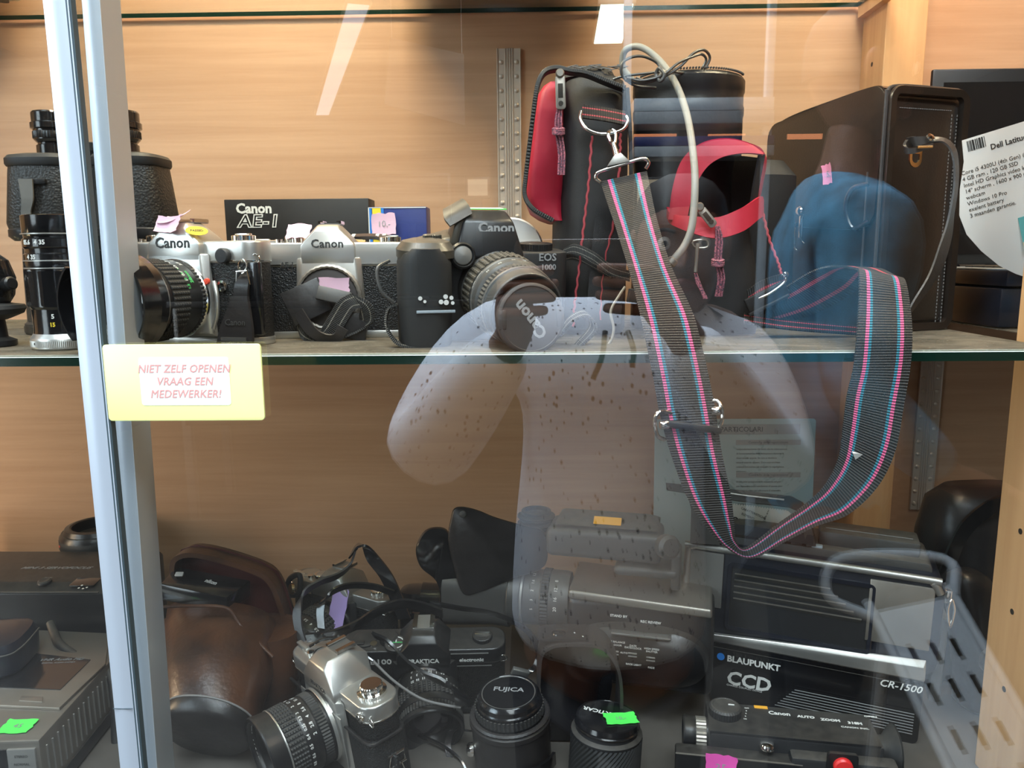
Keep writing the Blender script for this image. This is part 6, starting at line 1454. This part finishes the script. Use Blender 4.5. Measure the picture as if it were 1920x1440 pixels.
for y0_, ll in ((829, lines), (890, lines2)):
    p = F(1440, y0_); MB().box((p.x, -1, p.z), (74, .3, 6)).obj('heading_bar', 'greyprint', pp)
    text(pp, 'Controllo della registrazione', 3.9, fr((p.x, -1.3, p.z)), 'engrave', ext=.03)
    for k, s_ in enumerate(ll):
        p = F(1380, y0_+13+k*8.3); text(pp, s_, 3.0, fr((p.x, -1.0, p.z)), 'greyp', ext=.03, align='LEFT')
cp_ = thing('contents_slip', 'small white slip printed CONTENU seen through the camcorder handle', 'paper sheet', (P(1430, 965, .76).x, 0.762, bp.location.z+(H_+3)*.001), (-10, 0, 0))
F = FACE(cp_, 0)
MB().hull([F(1365, 1004), F(1365, 945), F(1478, 958), F(1494, 975), F(1480, 1010), F(1365, 1004, .5), F(1365, 945, .5), F(1478, 958, .5), F(1494, 975, .5), F(1480, 1010, .5)], bev=0).obj('page', 'paper', cp_)
pe = MB()
for k in range(22): pe.box(F(1372+k*4.8, 945+k*.6), (1.4, .6, 1.6))
pe.obj('perforation', 'paper', cp_)
p = F(1395, 982); text(cp_, 'CONTENU', 7.5, fr((p.x, -.5, p.z)) @ RZ(-24), 'engrave', bold=.04, ext=.04)
p = F(1412, 962); text(cp_, 'CARATTERISTICHE', 3.2, fr((p.x, -.5, p.z)) @ RZ(-24), 'engrave', ext=.04)
p = F(1402, 968); text(cp_, 'ELEMENTI', 3.2, fr((p.x, -.5, p.z)) @ RZ(-24), 'engrave', ext=.04)
for k in range(6):
    p = F(1440-k*2, 958+k*5); text(cp_, str(2*k+2), 3.0, fr((p.x, -.5, p.z)) @ RZ(-24), 'engrave', ext=.04)

# ---- cine camera in the foreground
zc_ = 1.118; q0, q1 = Z(1330, 1372, zc_), Z(1660, 1403, zc_); dd = (q1-q0).normalized()
cn = thing('cine_camera', 'black cine camera with round dial, red button and hot pink note at the front right', 'cine camera', (q0.x, q0.y, S0), (0, 0, math.degrees(math.atan2(dd.y, dd.x))))
Hc = (zc_-S0)*1000; Lc = (q1-q0).length*1000
Tc = TOPP(cn, Hc); F = FACE(cn, -9)
MB().box((Lc/2, 22, Hc/2+12), (Lc, 44, Hc-24), bev=2.5).obj('body', 'blackm', cn)
MB().box((Lc/2-1, 22, Hc-2), (Lc-2, 43, 6), bev=1.5).obj('top_plate', 'black', cn)
MB().box((Lc/2+35, -5, Hc*.5), (Lc-70+16, 14, Hc-16), bev=3).obj('right_block', 'blackm', cn)
MB().box((22, -5, Hc*.45), (98, 14, Hc-20), bev=2).obj('left_block', 'black', cn)
MB().box((22, -11.6, Hc*.45+(Hc-20)/2-1), (98, 1.4, 1.2), bev=.4).obj('brass_line', 'champagne', cn)
for s_, px_, sz_, bo in (('Canon', 1461, 6.6, .03), ('AUTO', 1511, 4.4, .05), ('ZOOM', 1557, 4.4, .05), ('318M', 1603, 4.4, .05)):
    p = Tc(px_, 1340+(px_-1461)*.13); text(cn, s_, sz_, T(p.x, p.y, Hc+1.1), 'white', bold=bo, sx=1.12 if s_ != 'Canon' else 1.0, ext=.05)
p = Tc(1603, 1367); text(cn, 'CANON INC.', 2.6, T(p.x, p.y, Hc+1.1), 'white', bold=.03, sx=1.4, ext=.05)
p = Tc(1632, 1346); text(cn, 'OPEN', 2.8, T(p.x, p.y, Hc+1.1), 'white', bold=.05, sx=1.4, ext=.05)
p = Tc(1426, 1327); MB().box((p.x, p.y-1, Hc+1.1), (11, 4, .4)).obj('orange_mark', 'orange', cn)
p = Tc(1360, 1345)
kn = MB().lathe([(13, 0), (13.4, 1), (13.4, 7), (12, 8.6), (10.5, 9), (10, 8.6), (.1, 8.6)], T(p.x, p.y+4, Hc), 72, cap=False, knurl=.35).obj('dial', 'blackm', cn, angle=25)
MB().box((p.x+5, p.y+5, Hc+9), (5, 1.2, .5), RZ(0)).obj('dial_mark', 'white', kn)
for k, s_ in enumerate(('OFF', '8', '4', '2', '1m')):
    q = Tc(1400-k*.8, 1330+k*5); text(cn, s_, 2.2, T(q.x, q.y, Hc+1.1), 'white', ext=.04, bold=.03)
m = fr((4, 18, Hc-15), (-1, 0, 0))
lens(cn, m, [('p', [(15, -4), (15, 0)]), ('ring', 14.6, 0, 4, 'silverd'), ('rib', 14.5, 5, 14, 30, .6, 'champagne'), ('p', [(14, 15), (14, 18)])], (15, 12, 24, 8), mat='black')
p = F(1453, 1393, 0)
MB().lathe([(6, 0), (6, 2), (5, 4), (3, 4.6), (.1, 4.8)], T(45, -2, Hc-8), 32, cap=False).obj('shutter_release', 'chrome', cn)
p = FACE(cn, -12)(1579, 1428)
MB().prism(rrect(23, 22, 3), 3.5, fr((p.x, -11, p.z-3)), bev=.8).obj('button_housing', 'black', cn)
MB().lathe([(7.2, 0), (7.2, 3), (6, 4.4), (2, 4.8), (.1, 4.8)], fr((p.x, -14, p.z-2)), 36, cap=False).obj('red_button', 'red', cn)
p = FACE(cn, -14)(1352, 1432); note(cn, fr((p.x, -13.5, p.z-4), (0, -1, .1)), 24, 24, 'hotpink', curl=3, seed=61, writing='35')
b = MB(); b.loft([[(Lc+x, 20+y*s_, Hc-14+z*s_) for y, z in sell(38, 34, 2.4, 36)] for x, s_ in ((0, .55), (5, .6), (10, .95), (14, 1.15), (13, 1.1), (8, .7), (3, .4))]); b.obj('rubber_eyecup', 'rubber', cn, angle=60)
MB().hull([(Lc+2, 8, Hc-22), (Lc+14, 8, Hc-22), (Lc+8, 14, 2), (Lc+16, 14, 6), (Lc+2, 30, Hc-22), (Lc+14, 30, Hc-22), (Lc+12, 22, 2)], bev=1.5).obj('grip_fold', 'rubber', cn)

# ---- black bags at the right, behind the front post
bg = thing('shoulder_bag', 'black leather bag in shadow beside the right wooden post', 'bag', (P(1800, 1100, .77).x+.018, 0.775, S0), (0, 0, 6))
hb = (P(1780, 918, .76).z-S0)*1000
MB().loft([[(x+ox, y, z) for x, y in sell(w_, d_, 3.0, 44)] for z, w_, d_, ox in ((1, 118, 70, 8), (8, 128, 80, 8), (hb*.5, 132, 86, 4), (hb*.75, 122, 80, 0), (hb*.93, 106, 66, -2), (hb, 76, 40, -2))]).obj('bag_body', 'vinyl', bg, angle=60)
MB().strap([(-56, -10, hb*.35), (-58, -34, hb*.62), (-48, -44, hb*.86), (-10, -42, hb*.98), (36, -38, hb*.93), (54, -30, hb*.6)], 16, [(1, .2, 0), (1, 0, .2), (.5, 0, -.8), (0, 0, -1), (-.3, 0, -1), (-1, 0, 0)], 3, 8).obj('bag_strap', 'gloss', bg)
MB().prism(rrect(60, hb*.5, 10), 9, fr((18, -38, hb*.38)), bev=3).obj('front_pocket', 'vinyl', bg)
MB().lathe([(3, 0), (2.6, 1.2), (.3, 1.8)], fr((-22, -44, hb*.56)), 16, cap=False).obj('press_stud', 'chrome', bg)
bc_ = thing('viewfinder_hood', 'dark grey rounded hood lying in front of the black bag', 'camera accessory', (P(1825, 1200, .70).x, 0.700, S0), (0, 0, 20))
hb2 = (P(1800, 1066, .70).z-S0)*1000
MB().loft([[(x+ox, y, z) for x, y in sell(w_, d_, 2.8, 40)] for z, w_, d_, ox in ((.5, 36, 34, 16), (6, 44, 42, 15), (hb2*.5, 46, 44, 6), (hb2*.8, 44, 42, -6), (hb2*.96, 34, 32, -14), (hb2, 20, 18, -16))]).obj('hood_shell', 'vinyl', bc_, angle=60)
MB().lathe([(12, 0), (13, 1), (13, 5), (10, 6)], fr((-4, -22, hb2*.45), (-.2, -1, 0)), 32).obj('hood_knob', 'greyp', bc_)
# ================================================================== THE SHOP IN FRONT OF THE CABINET (seen mirrored in the glass)
def RV(px, py, yv):
    p = P(px, py, yv); return Vector((p.x, 0.995-p.y, p.z))
M['shopwall'] = pm('shop_wall_paint', (0.055, 0.042, 0.034), 0.9, var=(2, .3))
M['shopfloor'] = pm('shop_floor_tiles', (0.07, 0.065, 0.06), 0.6, var=(6, .3))
M['shopceil'] = pm('shop_ceiling', (0.07, 0.058, 0.05), 0.9)
struct('floor', wbox(-3.6, 3.8, -6.2, 0.95, -0.02, 0.0), 'shopfloor')
struct('wall_shop_back', wbox(-3.6, 3.8, -6.25, -6.2, 0, 2.95), 'shopwall')
struct('wall_shop_left', wbox(-3.65, -3.6, -6.2, 0.95, 0, 2.95), 'shopwall')
struct('wall_shop_right', wbox(3.8, 3.85, -6.2, 0.95, 0, 2.95), 'shopwall')
struct('wall_shop_front', wbox(-3.6, 3.8, 0.95, 1.0, 0, 2.95), 'shopwall')
struct('ceiling', wbox(-3.6, 3.8, -6.2, 0.95, 2.95, 2.97), 'shopceil')
struct('trim_5', wbox(-1.07, 1.37, 0.54, 0.935, 0.0, 0.60), 'postwood')
struct('trim_6', wbox(-1.07, 1.37, 0.56, 0.935, 0.60, 1.038), 'postwood')
M['lampglow'] = emis('lamp_glow', (0.82, 1.0, 0.95), 9.0)
M['tubeglow'] = emis('tube_glow', (0.85, 0.85, 1.0), 1.6)
M['screenglow'] = emis('screen_glow', (1.0, 0.86, 0.62), 0.9)
M['stripglow'] = emis('strip_glow', (1.0, 0.35, 0.15), 2.2)
M['bluewhite'] = pm('pale_blue_frame', (0.55, 0.66, 0.75), 0.5)
M['skin'] = pm('skin', (0.20, 0.085, 0.05), 0.5, var=(30, .2))
M['sweater'] = speckle('speckled_sweatshirt', (0.72, 0.78, 0.88), (0.04, 0.045, 0.07), 85, 0.18)
M['jacket'] = pm('blue_jacket', (0.09, 0.30, 0.48), 0.8, bump=('noise', 30, 1.0), var=(14, .6))
M['trousers'] = pm('dark_trousers', (0.02, 0.022, 0.03), 0.9)
M['hair'] = pm('dark_hair', (0.012, 0.009, 0.007), 0.6, bump=('noise', 900, .8))
M['eyew'] = pm('eye_white', (0.7, 0.68, 0.64), 0.3)
M['seatgrey'] = pm('grey_slotted_plastic', (0.42, 0.49, 0.55), 0.5)
M['lips'] = pm('lips', (0.22, 0.07, 0.06), 0.5)
def lampfix(label, a, b_, w_, mat, cat='ceiling lamp'):
    a, b_ = Vector(a), Vector(b_); c = (a+b_)/2; d = b_-a; L_ = d.length*1000
    o = thing('ceiling_lamp', label, cat, c, (0, 0, math.degrees(math.atan2(d.y, d.x))))
    MB().box((0, 0, 14), (L_+30, w_+24, 26), bev=4).obj('lamp_housing', 'cream', o)
    MB().box((0, 0, -1), (L_, w_, 6), bev=2).obj('diffuser', mat, o)
    for s_ in (-1, 1): MB().tube([(s_*L_*.35, 0, 26), (s_*L_*.35, 0, (2.95-c.z)*1000)], 2, 8, 2).obj('hanging_rod', 'silverd', o)
def atz(px, py, z):      # mirrored point at height z
    d = ray(px, py); t = (z-1.5)/d.z; p = CAM+d*t; return Vector((p.x, .995-p.y, p.z))
lampfix('bright white ceiling lamp mirrored at the top of the glass', atz(1157, 8, 2.75), atz(1140, 80, 2.75), 165, 'lampglow')
lampfix('dim long tube lamp mirrored at the upper left of the glass', atz(672, 8, 2.78), atz(596, 240, 2.78), 110, 'tubeglow')
# hanging board
hb_ = thing('hanging_board', 'grey board hanging from the shop ceiling mirrored above the studded rail', 'sign board', RV(800, 140, 4.2), (0, 0, 8))
MB().hull([(-190, 0, 190), (200, 0, 90), (200, 0, -260), (-230, 0, -140), (-190, 14, 190), (200, 14, 90), (200, 14, -260), (-230, 14, -140)], bev=3).obj('board', 'midgrey', hb_)
for x, z in ((-180, 185), (190, 90)): MB().tube([(x, 7, z), (x, 7, (2.95-hb_.location.z)*1000)], 2, 8, 2).obj('hanging_rod', 'silverd', hb_)
# pale door frame and display counter at the back of the shop
df = thing('pale_frame', 'pale blue upright frame with shelf boards mirrored over the bag', 'frame', RV(1180, 230, 3.6)*1, (0, 0, 0))
df.location.z = 0
V = lambda px, py, yv: (RV(px, py, yv)-df.location)*1000
p0, p1 = V(1178, 0, 3.6), V(1178, 232, 3.6)
MB().box((p0.x, 0, (p1.z+2950)/2), (34, 40, 2950-p1.z), bev=3).obj('upright', 'bluewhite', df)
for (ya, yb_, mt_) in ((192, 212, 'bluewhite'), (216, 236, 'bluegrey'), (262, 276, 'blue'), (280, 296, 'bluegrey')):
    a, c = V(1185, ya, 3.6), V(1440, yb_, 3.6); MB().box(((a.x+c.x)/2, 0, (a.z+c.z)/2), (abs(c.x-a.x), 180, abs(a.z-c.z)), bev=2).obj('shelf_board', mt_, df)
for x0, x1 in ((1190, 1270), (1330, 1400), (1480, 1545)):
    a, c = V(x0, 250, 3.55), V(x1, 259, 3.55); MB().box(((a.x+c.x)/2, 30, (a.z+c.z)/2), (abs(c.x-a.x), 8, abs(a.z-c.z))).obj('light_strip', 'stripglow', df)
a = V(1440, 200, 3.6); MB().box((a.x, 0, 1475), (34, 40, 2950), bev=3).obj('upright', 'bluewhite', df)
# work table with monitors
tb = thing('work_table', 'long pale shop table carrying monitors mirrored across the middle shelf', 'table', (-0.55, -3.55, 0))
MB().box((0, 0, 1255), (2900, 620, 36), bev=4).obj('table_top', 'hardcase', tb)
for sx in (-1, 1):
    for sy in (-1, 1): MB().box((sx*1400, sy*270, 618), (50, 50, 1236), bev=3).obj('leg', 'silverd', tb)
MB().box((0, 290, 900), (2800, 20, 660)).obj('modesty_panel', 'hardcase', tb)
def monitor(label, px, py, w_, h_, mat):
    p = RV(px, py, 4.4); o = thing('monitor', label, 'monitor', (p.x, p.y, 1.273))
    cz = (p.z-1.273)*1000
    MB().box((0, 0, 6), (200, 150, 12), bev=4).obj('stand_base', 'black', o)
    MB().box((0, -20, cz*.5), (40, 20, cz), bev=4).obj('stand_neck', 'black', o)
    MB().box((0, 0, max(cz, h_/2+20)), (w_+30, 40, h_+30), bev=6).obj('monitor_case', 'black', o)
    MB().box((0, 21, max(cz, h_/2+20)), (w_, 3, h_)).obj('screen', mat, o)
monitor('small monitor with warm screen mirrored above the white tag', 896, 352, 110, 88, 'screenglow')
monitor('wide dark monitor mirrored over the blue carton', 770, 372, 420, 240, 'smoked')
monitor('warm lit monitor mirrored beside the bag buckle', 1245, 370, 300, 190, 'screenglow')

# ---- slotted grey seat at the lower right
gs = thing('slotted_chair', 'grey slotted plastic chair mirrored over the large camcorder', 'chair', (0, 0, 0))
a, b_, c = RV(1648, 1150, 1.18), RV(1755, 1128, 1.18), RV(1890, 1440, .98)
gs.location = (a.x, a.y, 0); O = gs.location
u = (b_-a).normalized(); w_ = (b_-a).length*1000; v = (c-b_); v = (v-u*v.dot(u)); Lv = v.length*1000*1.15; v.normalize(); nrm = u.cross(v)
mm = Matrix((u, v, nrm)).transposed().to_4x4(); mm.translation = (a-O)*1000
holes = []
b = MB(); w_ *= 1.25
cols = [0, .14, .22, .42, .50, .70, .78, 1.0]
rowsy = [0, .22, .34, .42, .54, .66, .78, .88, 1.0]
for i in range(7):
    for j in range(8):
        if i % 2 == 1 and j % 2 == 1: continue
        b.box(((cols[i]+cols[i+1])/2*w_, (rowsy[j]+rowsy[j+1])/2*Lv, 0), ((cols[i+1]-cols[i])*w_+.05, (rowsy[j+1]-rowsy[j])*Lv+.05, 5), mm)
b.obj('slotted_panel', 'seatgrey', gs, smooth=False)
for x in (-8, w_+8): MB().tube([mm @ Vector((x, -20, 0)), mm @ Vector((x, Lv*.5, 0)), mm @ Vector((x, Lv+10, 0))], 8, 12, 3).obj('side_rail', 'seatgrey', gs)
MB().tube([mm @ Vector((-8, 10, 0)), mm @ Vector((-60, -50, -10)), mm @ Vector((-10, -110, -10)), mm @ Vector((w_+30, -70, -10)), mm @ Vector((w_+8, 0, 0))], 9, 12, 6).obj('top_bow', 'seatgrey', gs)
for x in (-8, w_+8):
    for y in (Lv*.15, Lv*.95):
        p = mm @ Vector((x, y, 0)); MB().tube([p, Vector((p.x, p.y-20, p.z*.5)), Vector((p.x, p.y-30, 8))], 9, 12, 3).lathe([(12, 0), (12, 10)], T(p.x, p.y-30, 0), 16).obj('leg', 'seatgrey', gs)

# ---- people: skin-modifier bodies
def skin(name, vts, edges, mat, parent, root=0, sub=2):
    """vts: (Vector in metres relative to the parent, radius or (rx, ry))"""
    me = bpy.data.meshes.new(name); me.from_pydata([tuple(v[0]) for v in vts], edges, []); me.update()
    o = bpy.data.objects.new(name, me); C.objects.link(o)
    md = o.modifiers.new('skin', 'SKIN'); md.use_smooth_shade = True
    for i, v in enumerate(vts):
        r_ = v[1]; me.skin_vertices[0].data[i].radius = (r_, r_) if not isinstance(r_, tuple) else r_
    me.skin_vertices[0].data[root].use_root = True
    s_ = o.modifiers.new('sub', 'SUBSURF'); s_.levels = sub; s_.render_levels = sub
    dg = bpy.context.evaluated_depsgraph_get(); me2 = bpy.data.meshes.new_from_object(o.evaluated_get(dg)); me2.name = name
    bpy.data.objects.remove(o); me2.materials.clear(); me2.materials.append(M[mat])
    for p in me2.polygons: p.use_smooth = True
    o = bpy.data.objects.new(name, me2); C.objects.link(o); o.parent = parent
    return o
class Graph:
    def __init__(s): s.v = []; s.e = []
    def add(s, p, r, prev=None):
        s.v.append((Vector(p), r)); i = len(s.v)-1
        if prev is not None: s.e.append((prev, i))
        return i
    def chain(s, pts, prev=None):
        ids = []
        for p, r in pts: prev = s.add(p, r, prev); ids.append(prev)
        return ids
def head(parent, c, fwd, hair_col='hair', s_=1.0):
    """face details on a head centred at c (metres, local), looking along fwd"""
    m = fr(Vector(c)*1000, fwd)
    rings = []
    for z, w_, d_, oy in ((-118, 46, 44, 16), (-108, 76, 78, 14), (-88, 104, 116, 8), (-60, 124, 150, 2), (-25, 140, 178, -4), (10, 148, 190, -8), (45, 146, 188, -10), (75, 128, 164, -12), (98, 92, 120, -14), (110, 40, 54, -14)):
        rings.append([m @ Vector((x, z, y+oy)) for x, y in sell(w_, d_, 2.2, 36)])
    MB().loft(rings).obj('head', 'skin', parent, angle=80)
    for sx in (-1, 1):
        MB().lathe([(11, -4), (11, 0), (8, 5), (.1, 7)], m @ T(sx*31, 8, 80) @ RY(sx*14), 24, cap=False).obj('eye', 'eyew', parent)
        MB().lathe([(5, 0), (4, 1.4), (.1, 2)], m @ T(sx*31, 8, 86.5) @ RY(sx*10), 20, cap=False).obj('iris', 'hair', parent)
        MB().tube([m @ Vector((sx*14, 26, 86)), m @ Vector((sx*32, 30, 84)), m @ Vector((sx*48, 24, 74))], 3, 8, 5).obj('eyebrow', 'hair', parent)
        MB().loft([[m @ Vector((sx*(72+k*3.5), 2+y*sc_, -6+x*sc_)) for x, y in sell(30, 56, 2.1, 20)] for k, sc_ in ((0, .8), (1, 1), (3, .95), (3.6, .6))]).obj('ear', 'skin', parent, angle=80)
    MB().hull([m @ Vector(p) for p in ((-8, 12, 84), (8, 12, 84), (-16, -30, 84), (16, -30, 84), (0, -24, 112), (-6, -30, 104), (6, -30, 104), (0, -36, 88))], bev=5, seg=3).obj('nose', 'skin', parent, angle=80)
    MB().tube([m @ Vector((-24, -58, 78)), m @ Vector((0, -54, 88)), m @ Vector((24, -58, 78))], lambda t: 3+4*math.sin(PI*t), 10, 6).tube([m @ Vector((-22, -60, 78)), m @ Vector((0, -66, 86)), m @ Vector((22, -60, 78))], lambda t: 3+4*math.sin(PI*t), 10, 6).obj('mouth', 'lips', parent)
    rings = []
    for z, w_, d_, oy in ((-20, 150, 120, -46), (15, 160, 160, -30), (50, 160, 186, -18), (82, 142, 176, -14), (106, 104, 134, -14), (120, 46, 60, -14)):
        rings.append([m @ Vector((x, z, y+oy)) for x, y in sell(w_, d_, 2.2, 36)])
    MB().loft(rings).obj('hair', hair_col, parent, angle=80)

ph_ = thing('person', 'photographer in pale speckled sweatshirt raising a phone with both hands, mirrored in the glass', 'person', (RV(1150, 700, 1.37).x, RV(1150, 700, 1.37).y, 0))
O = Vector(ph_.location)
def Q(px, py, yv): return RV(px, py, yv)-O
hc_ = Q(1276, 462, 1.34)
shL, shR = Q(905, 612, 1.375), Q(1392, 622, 1.375); nk = Q(1228, 612, 1.37)
elL, elR = Q(792, 862, 1.24), Q(1455, 900, 1.26)
wrL, wrR = Q(972, 622, 1.06), Q(1265, 600, 1.07)
cxp = (shL.x+shR.x)/2
pel = Vector((cxp, 0.0, 0.86)); y0p = 0
g = Graph()
i0 = g.add(pel, (.15, .10)); i1 = g.add(Vector((cxp, 0, 1.02)), (.13, .09), i0); i2 = g.add(Vector((cxp, 0, 1.20)), (.15, .10), i1); i3 = g.add(Vector((cxp+.01, 0, nk.z-.06)), (.12, .08), i2)
i4 = g.add(nk+Vector((0, 0, .01)), .055, i3); i5 = g.add((nk+hc_)/2+Vector((0, -.01, -.01)), .05, i4); i5b = g.add(hc_+Vector((0, -.02, -.03)), .045, i5)
arms = []
def finger_set(gr, wrist, palm, dirs, up):
    for k, (off, pts) in enumerate(dirs): gr.chain([(palm+off, .010)]+[(palm+q, .0085) for q in pts], palm_i)
# phone pose
ph_c = Vector((0.062, -0.018, 1.485))-O
for (sh, el, wr, sx) in ((shL, elL, wrL, -1), (shR, elR, wrR, 1)):
    a = g.add(sh+Vector((-sx*.03, 0, 0)), .062, i3); b_ = g.add(sh.lerp(el, .5), .048, a); c_ = g.add(el, .042, b_); d_ = g.add(el.lerp(wr, .5), .038, c_); e_ = g.add(wr, .027, d_)
    edge = ph_c+Vector((sx*.078, 0, -.012)); pm0 = wr.lerp(edge+Vector((0, -.03, -.02)), .55)
    palm_i = g.add(pm0, (.038, .017), e_)
    kn = pm0+(edge+Vector((sx*.004, -.022, 0))-pm0)*.6
    for k in range(4):
        z_ = .020-k*.017; ext = (0.052, .058, .054, .044)[k]
        b1_ = kn+Vector((sx*.016, .002, z_)); 
        f1 = g.add(b1_, .0095, palm_i); f2 = g.add(Vector((edge.x+sx*.012, edge.y+.014, b1_.z+.004)), .0085, f1); f3 = g.add(Vector((edge.x-sx*.016, edge.y+.020, b1_.z+.006)), .008, f2); g.add(Vector((edge.x-sx*ext, edge.y+.019, b1_.z+.008)), .0072, f3)
    t1 = g.add(pm0+Vector((-sx*.012, -.012, .012)), .013, palm_i); t2 = g.add(Vector((edge.x-sx*.012, edge.y-.016, edge.z-.022)), .0105, t1); g.add(Vector((edge.x-sx*.042, edge.y-.016, edge.z-.004)), .009, t2)
for sx in (-1, 1):
    g.chain([(Vector((cxp+sx*.09, 0, .80)), .09), (Vector((cxp+sx*.10, .01, .46)), .062), (Vector((cxp+sx*.10, -.01, .12)), .045), (Vector((cxp+sx*.10, .0, .05)), .045), (Vector((cxp+sx*.105, .12, .035)), .032)], i0)
skin('body', g.v, g.e, 'skin', ph_, i0)
head(ph_, hc_, (-.12, 1, -.05))
s = Graph()
j0 = s.add(Vector((cxp, 0, .74)), (.205, .135)); j1 = s.add(Vector((cxp, 0, .86)), (.20, .14), j0); j2 = s.add(Vector((cxp, 0, 1.05)), (.19, .14), j1); j3 = s.add(Vector((cxp, 0, 1.22)), (.185, .135), j2); j4 = s.add(Vector((cxp+.01, 0, nk.z-.075)), (.15, .105), j3); j5 = s.add(nk+Vector((0, 0, -.01)), .078, j4)
for (sh, el, wr, sx) in ((shL, elL, wrL, -1), (shR, elR, wrR, 1)):
    s.chain([(sh+Vector((-sx*.02, 0, -.015)), .094), (sh.lerp(el, .5), .086), (el, .082), (el.lerp(wr, .5), .068), (el.lerp(wr, .92), .045)], j4)
skin('sweatshirt', s.v, s.e, 'sweater', ph_, j0)
t_ = Graph(); k0 = t_.add(Vector((cxp, 0, .82)), (.175, .12))
for sx in (-1, 1): t_.chain([(Vector((cxp+sx*.095, 0, .70)), .105), (Vector((cxp+sx*.10, .01, .44)), .08), (Vector((cxp+sx*.10, 0, .10)), .068)], k0)
skin('trousers', t_.v, t_.e, 'trousers', ph_, k0)
for sx in (-1, 1):
    MB().loft([[(1000*(cxp+sx*.103)+x, 60+y, z) for x, y in sell(w_, d_, 2.6, 30)] for z, w_, d_ in ((0, 92, 270), (20, 100, 280), (50, 96, 250), (80, 80, 150), (92, 70, 110))]).obj('shoe', 'black', ph_, angle=70)
for px0, px1, py1 in ((1135, 1112, 712), (1178, 1186, 690)):
    a = Q(px0, 622, 1.24); b_ = Q(px1, py1, 1.21)
    MB().tube([a*1000, (a.lerp(b_, .5)+Vector((0.004, .01, 0)))*1000, b_*1000], 4.5, 10, 6).obj('drawcord', 'strapleather', ph_)
MB().tube([(nk+Vector((.085*math.cos(t), .085*math.sin(t)*.9, .004+.02*math.sin(t+PI))))*1000 for t in [2*PI*k/14 for k in range(14)]], 14, 12, 2, True).obj('collar', 'sweater', ph_)
pn = thing('smartphone', 'black smartphone held up in both hands, mirrored in the glass', 'phone', (0.062, -0.018, 1.485))
MB().prism(rrect(158, 75, 9), 8, fr((0, 4, 0), (0, -1, 0)), bev=1.5).obj('phone_body', 'gloss', pn)
MB().prism(rrect(150, 69, 6), .5, fr((0, -4.2, 0), (0, -1, 0))).obj('screen', 'smoked', pn)
MB().prism(rrect(24, 50, 9), 1.4, fr((-61, 4, 0), (0, 1, 0)), bev=.5).obj('camera_bump', 'black', pn)
# second person
sp2 = thing('person', 'shop visitor in blue jacket standing with the back turned, mirrored over the leather case', 'person', (RV(1568, 480, 1.62).x, RV(1568, 480, 1.62).y, 0), (0, 0, 278))
sp2.scale = (1.07, 1.07, 1.07)
g = Graph(); a0 = g.add((0, 0, .95), (.14, .10)); a1 = g.add((0, 0, 1.15), (.13, .1), a0); a2 = g.add((0, 0, 1.40), (.14, .09), a1); a3 = g.add((0, .01, 1.55), .055, a2); g.add((0, .02, 1.66), .045, a3)
for sx in (-1, 1):
    w3 = g.chain([(Vector((sx*.18, 0, 1.45)), .06), (Vector((sx*.24, -.02, 1.18)), .045), (Vector((sx*.20, .16, 1.02)), .028), (Vector((sx*.18, .22, 1.0)), (.035, .016))], a2)
    for k in range(4): g.chain([(Vector((sx*.18+(k-1.5)*.018, .27, .995)), .009), (Vector((sx*.18+(k-1.5)*.018, .30-.004*k, .98)), .008), (Vector((sx*.18+(k-1.5)*.017, .31, .96)), .007)], w3[-1])
    g.chain([(Vector((sx*.14, .24, 1.0)), .011), (Vector((sx*.13, .27, .99)), .009)], w3[-1])
    g.chain([(Vector((sx*.09, 0, .85)), .09), (Vector((sx*.10, .01, .48)), .06), (Vector((sx*.10, -.01, .10)), .045), (Vector((sx*.105, .12, .035)), .032)], a0)
skin('body', g.v, g.e, 'skin', sp2, a0)
head(sp2, (0, .03, 1.73), (0, 1, -.1))
s = Graph(); j0 = s.add((0, 0, .84), (.19, .14)); j1 = s.add((0, 0, 1.05), (.175, .14), j0); j2 = s.add((0, 0, 1.28), (.18, .13), j1); j3 = s.add((0, 0, 1.46), (.13, .10), j2); j4 = s.add((0, 0, 1.56), .075, j3)
for sx in (-1, 1): s.chain([(Vector((sx*.19, 0, 1.45)), .085), (Vector((sx*.25, -.02, 1.18)), .066), (Vector((sx*.205, .15, 1.03)), .045)], j3)
skin('jacket', s.v, s.e, 'jacket', sp2, j0)
t_ = Graph(); k0 = t_.add(Vector((0, 0, .9)), (.165, .12))
for sx in (-1, 1): t_.chain([(Vector((sx*.095, 0, .76)), .10), (Vector((sx*.10, .01, .46)), .078), (Vector((sx*.10, 0, .10)), .065)], k0)
skin('trousers', t_.v, t_.e, 'trousers', sp2, k0)
for sx in (-1, 1):
    MB().loft([[(sx*103+x, 60+y, z) for x, y in sell(w_, d_, 2.6, 30)] for z, w_, d_ in ((0, 92, 270), (20, 100, 280), (50, 96, 250), (80, 80, 150), (92, 70, 110))]).obj('shoe', 'black', sp2, angle=70)
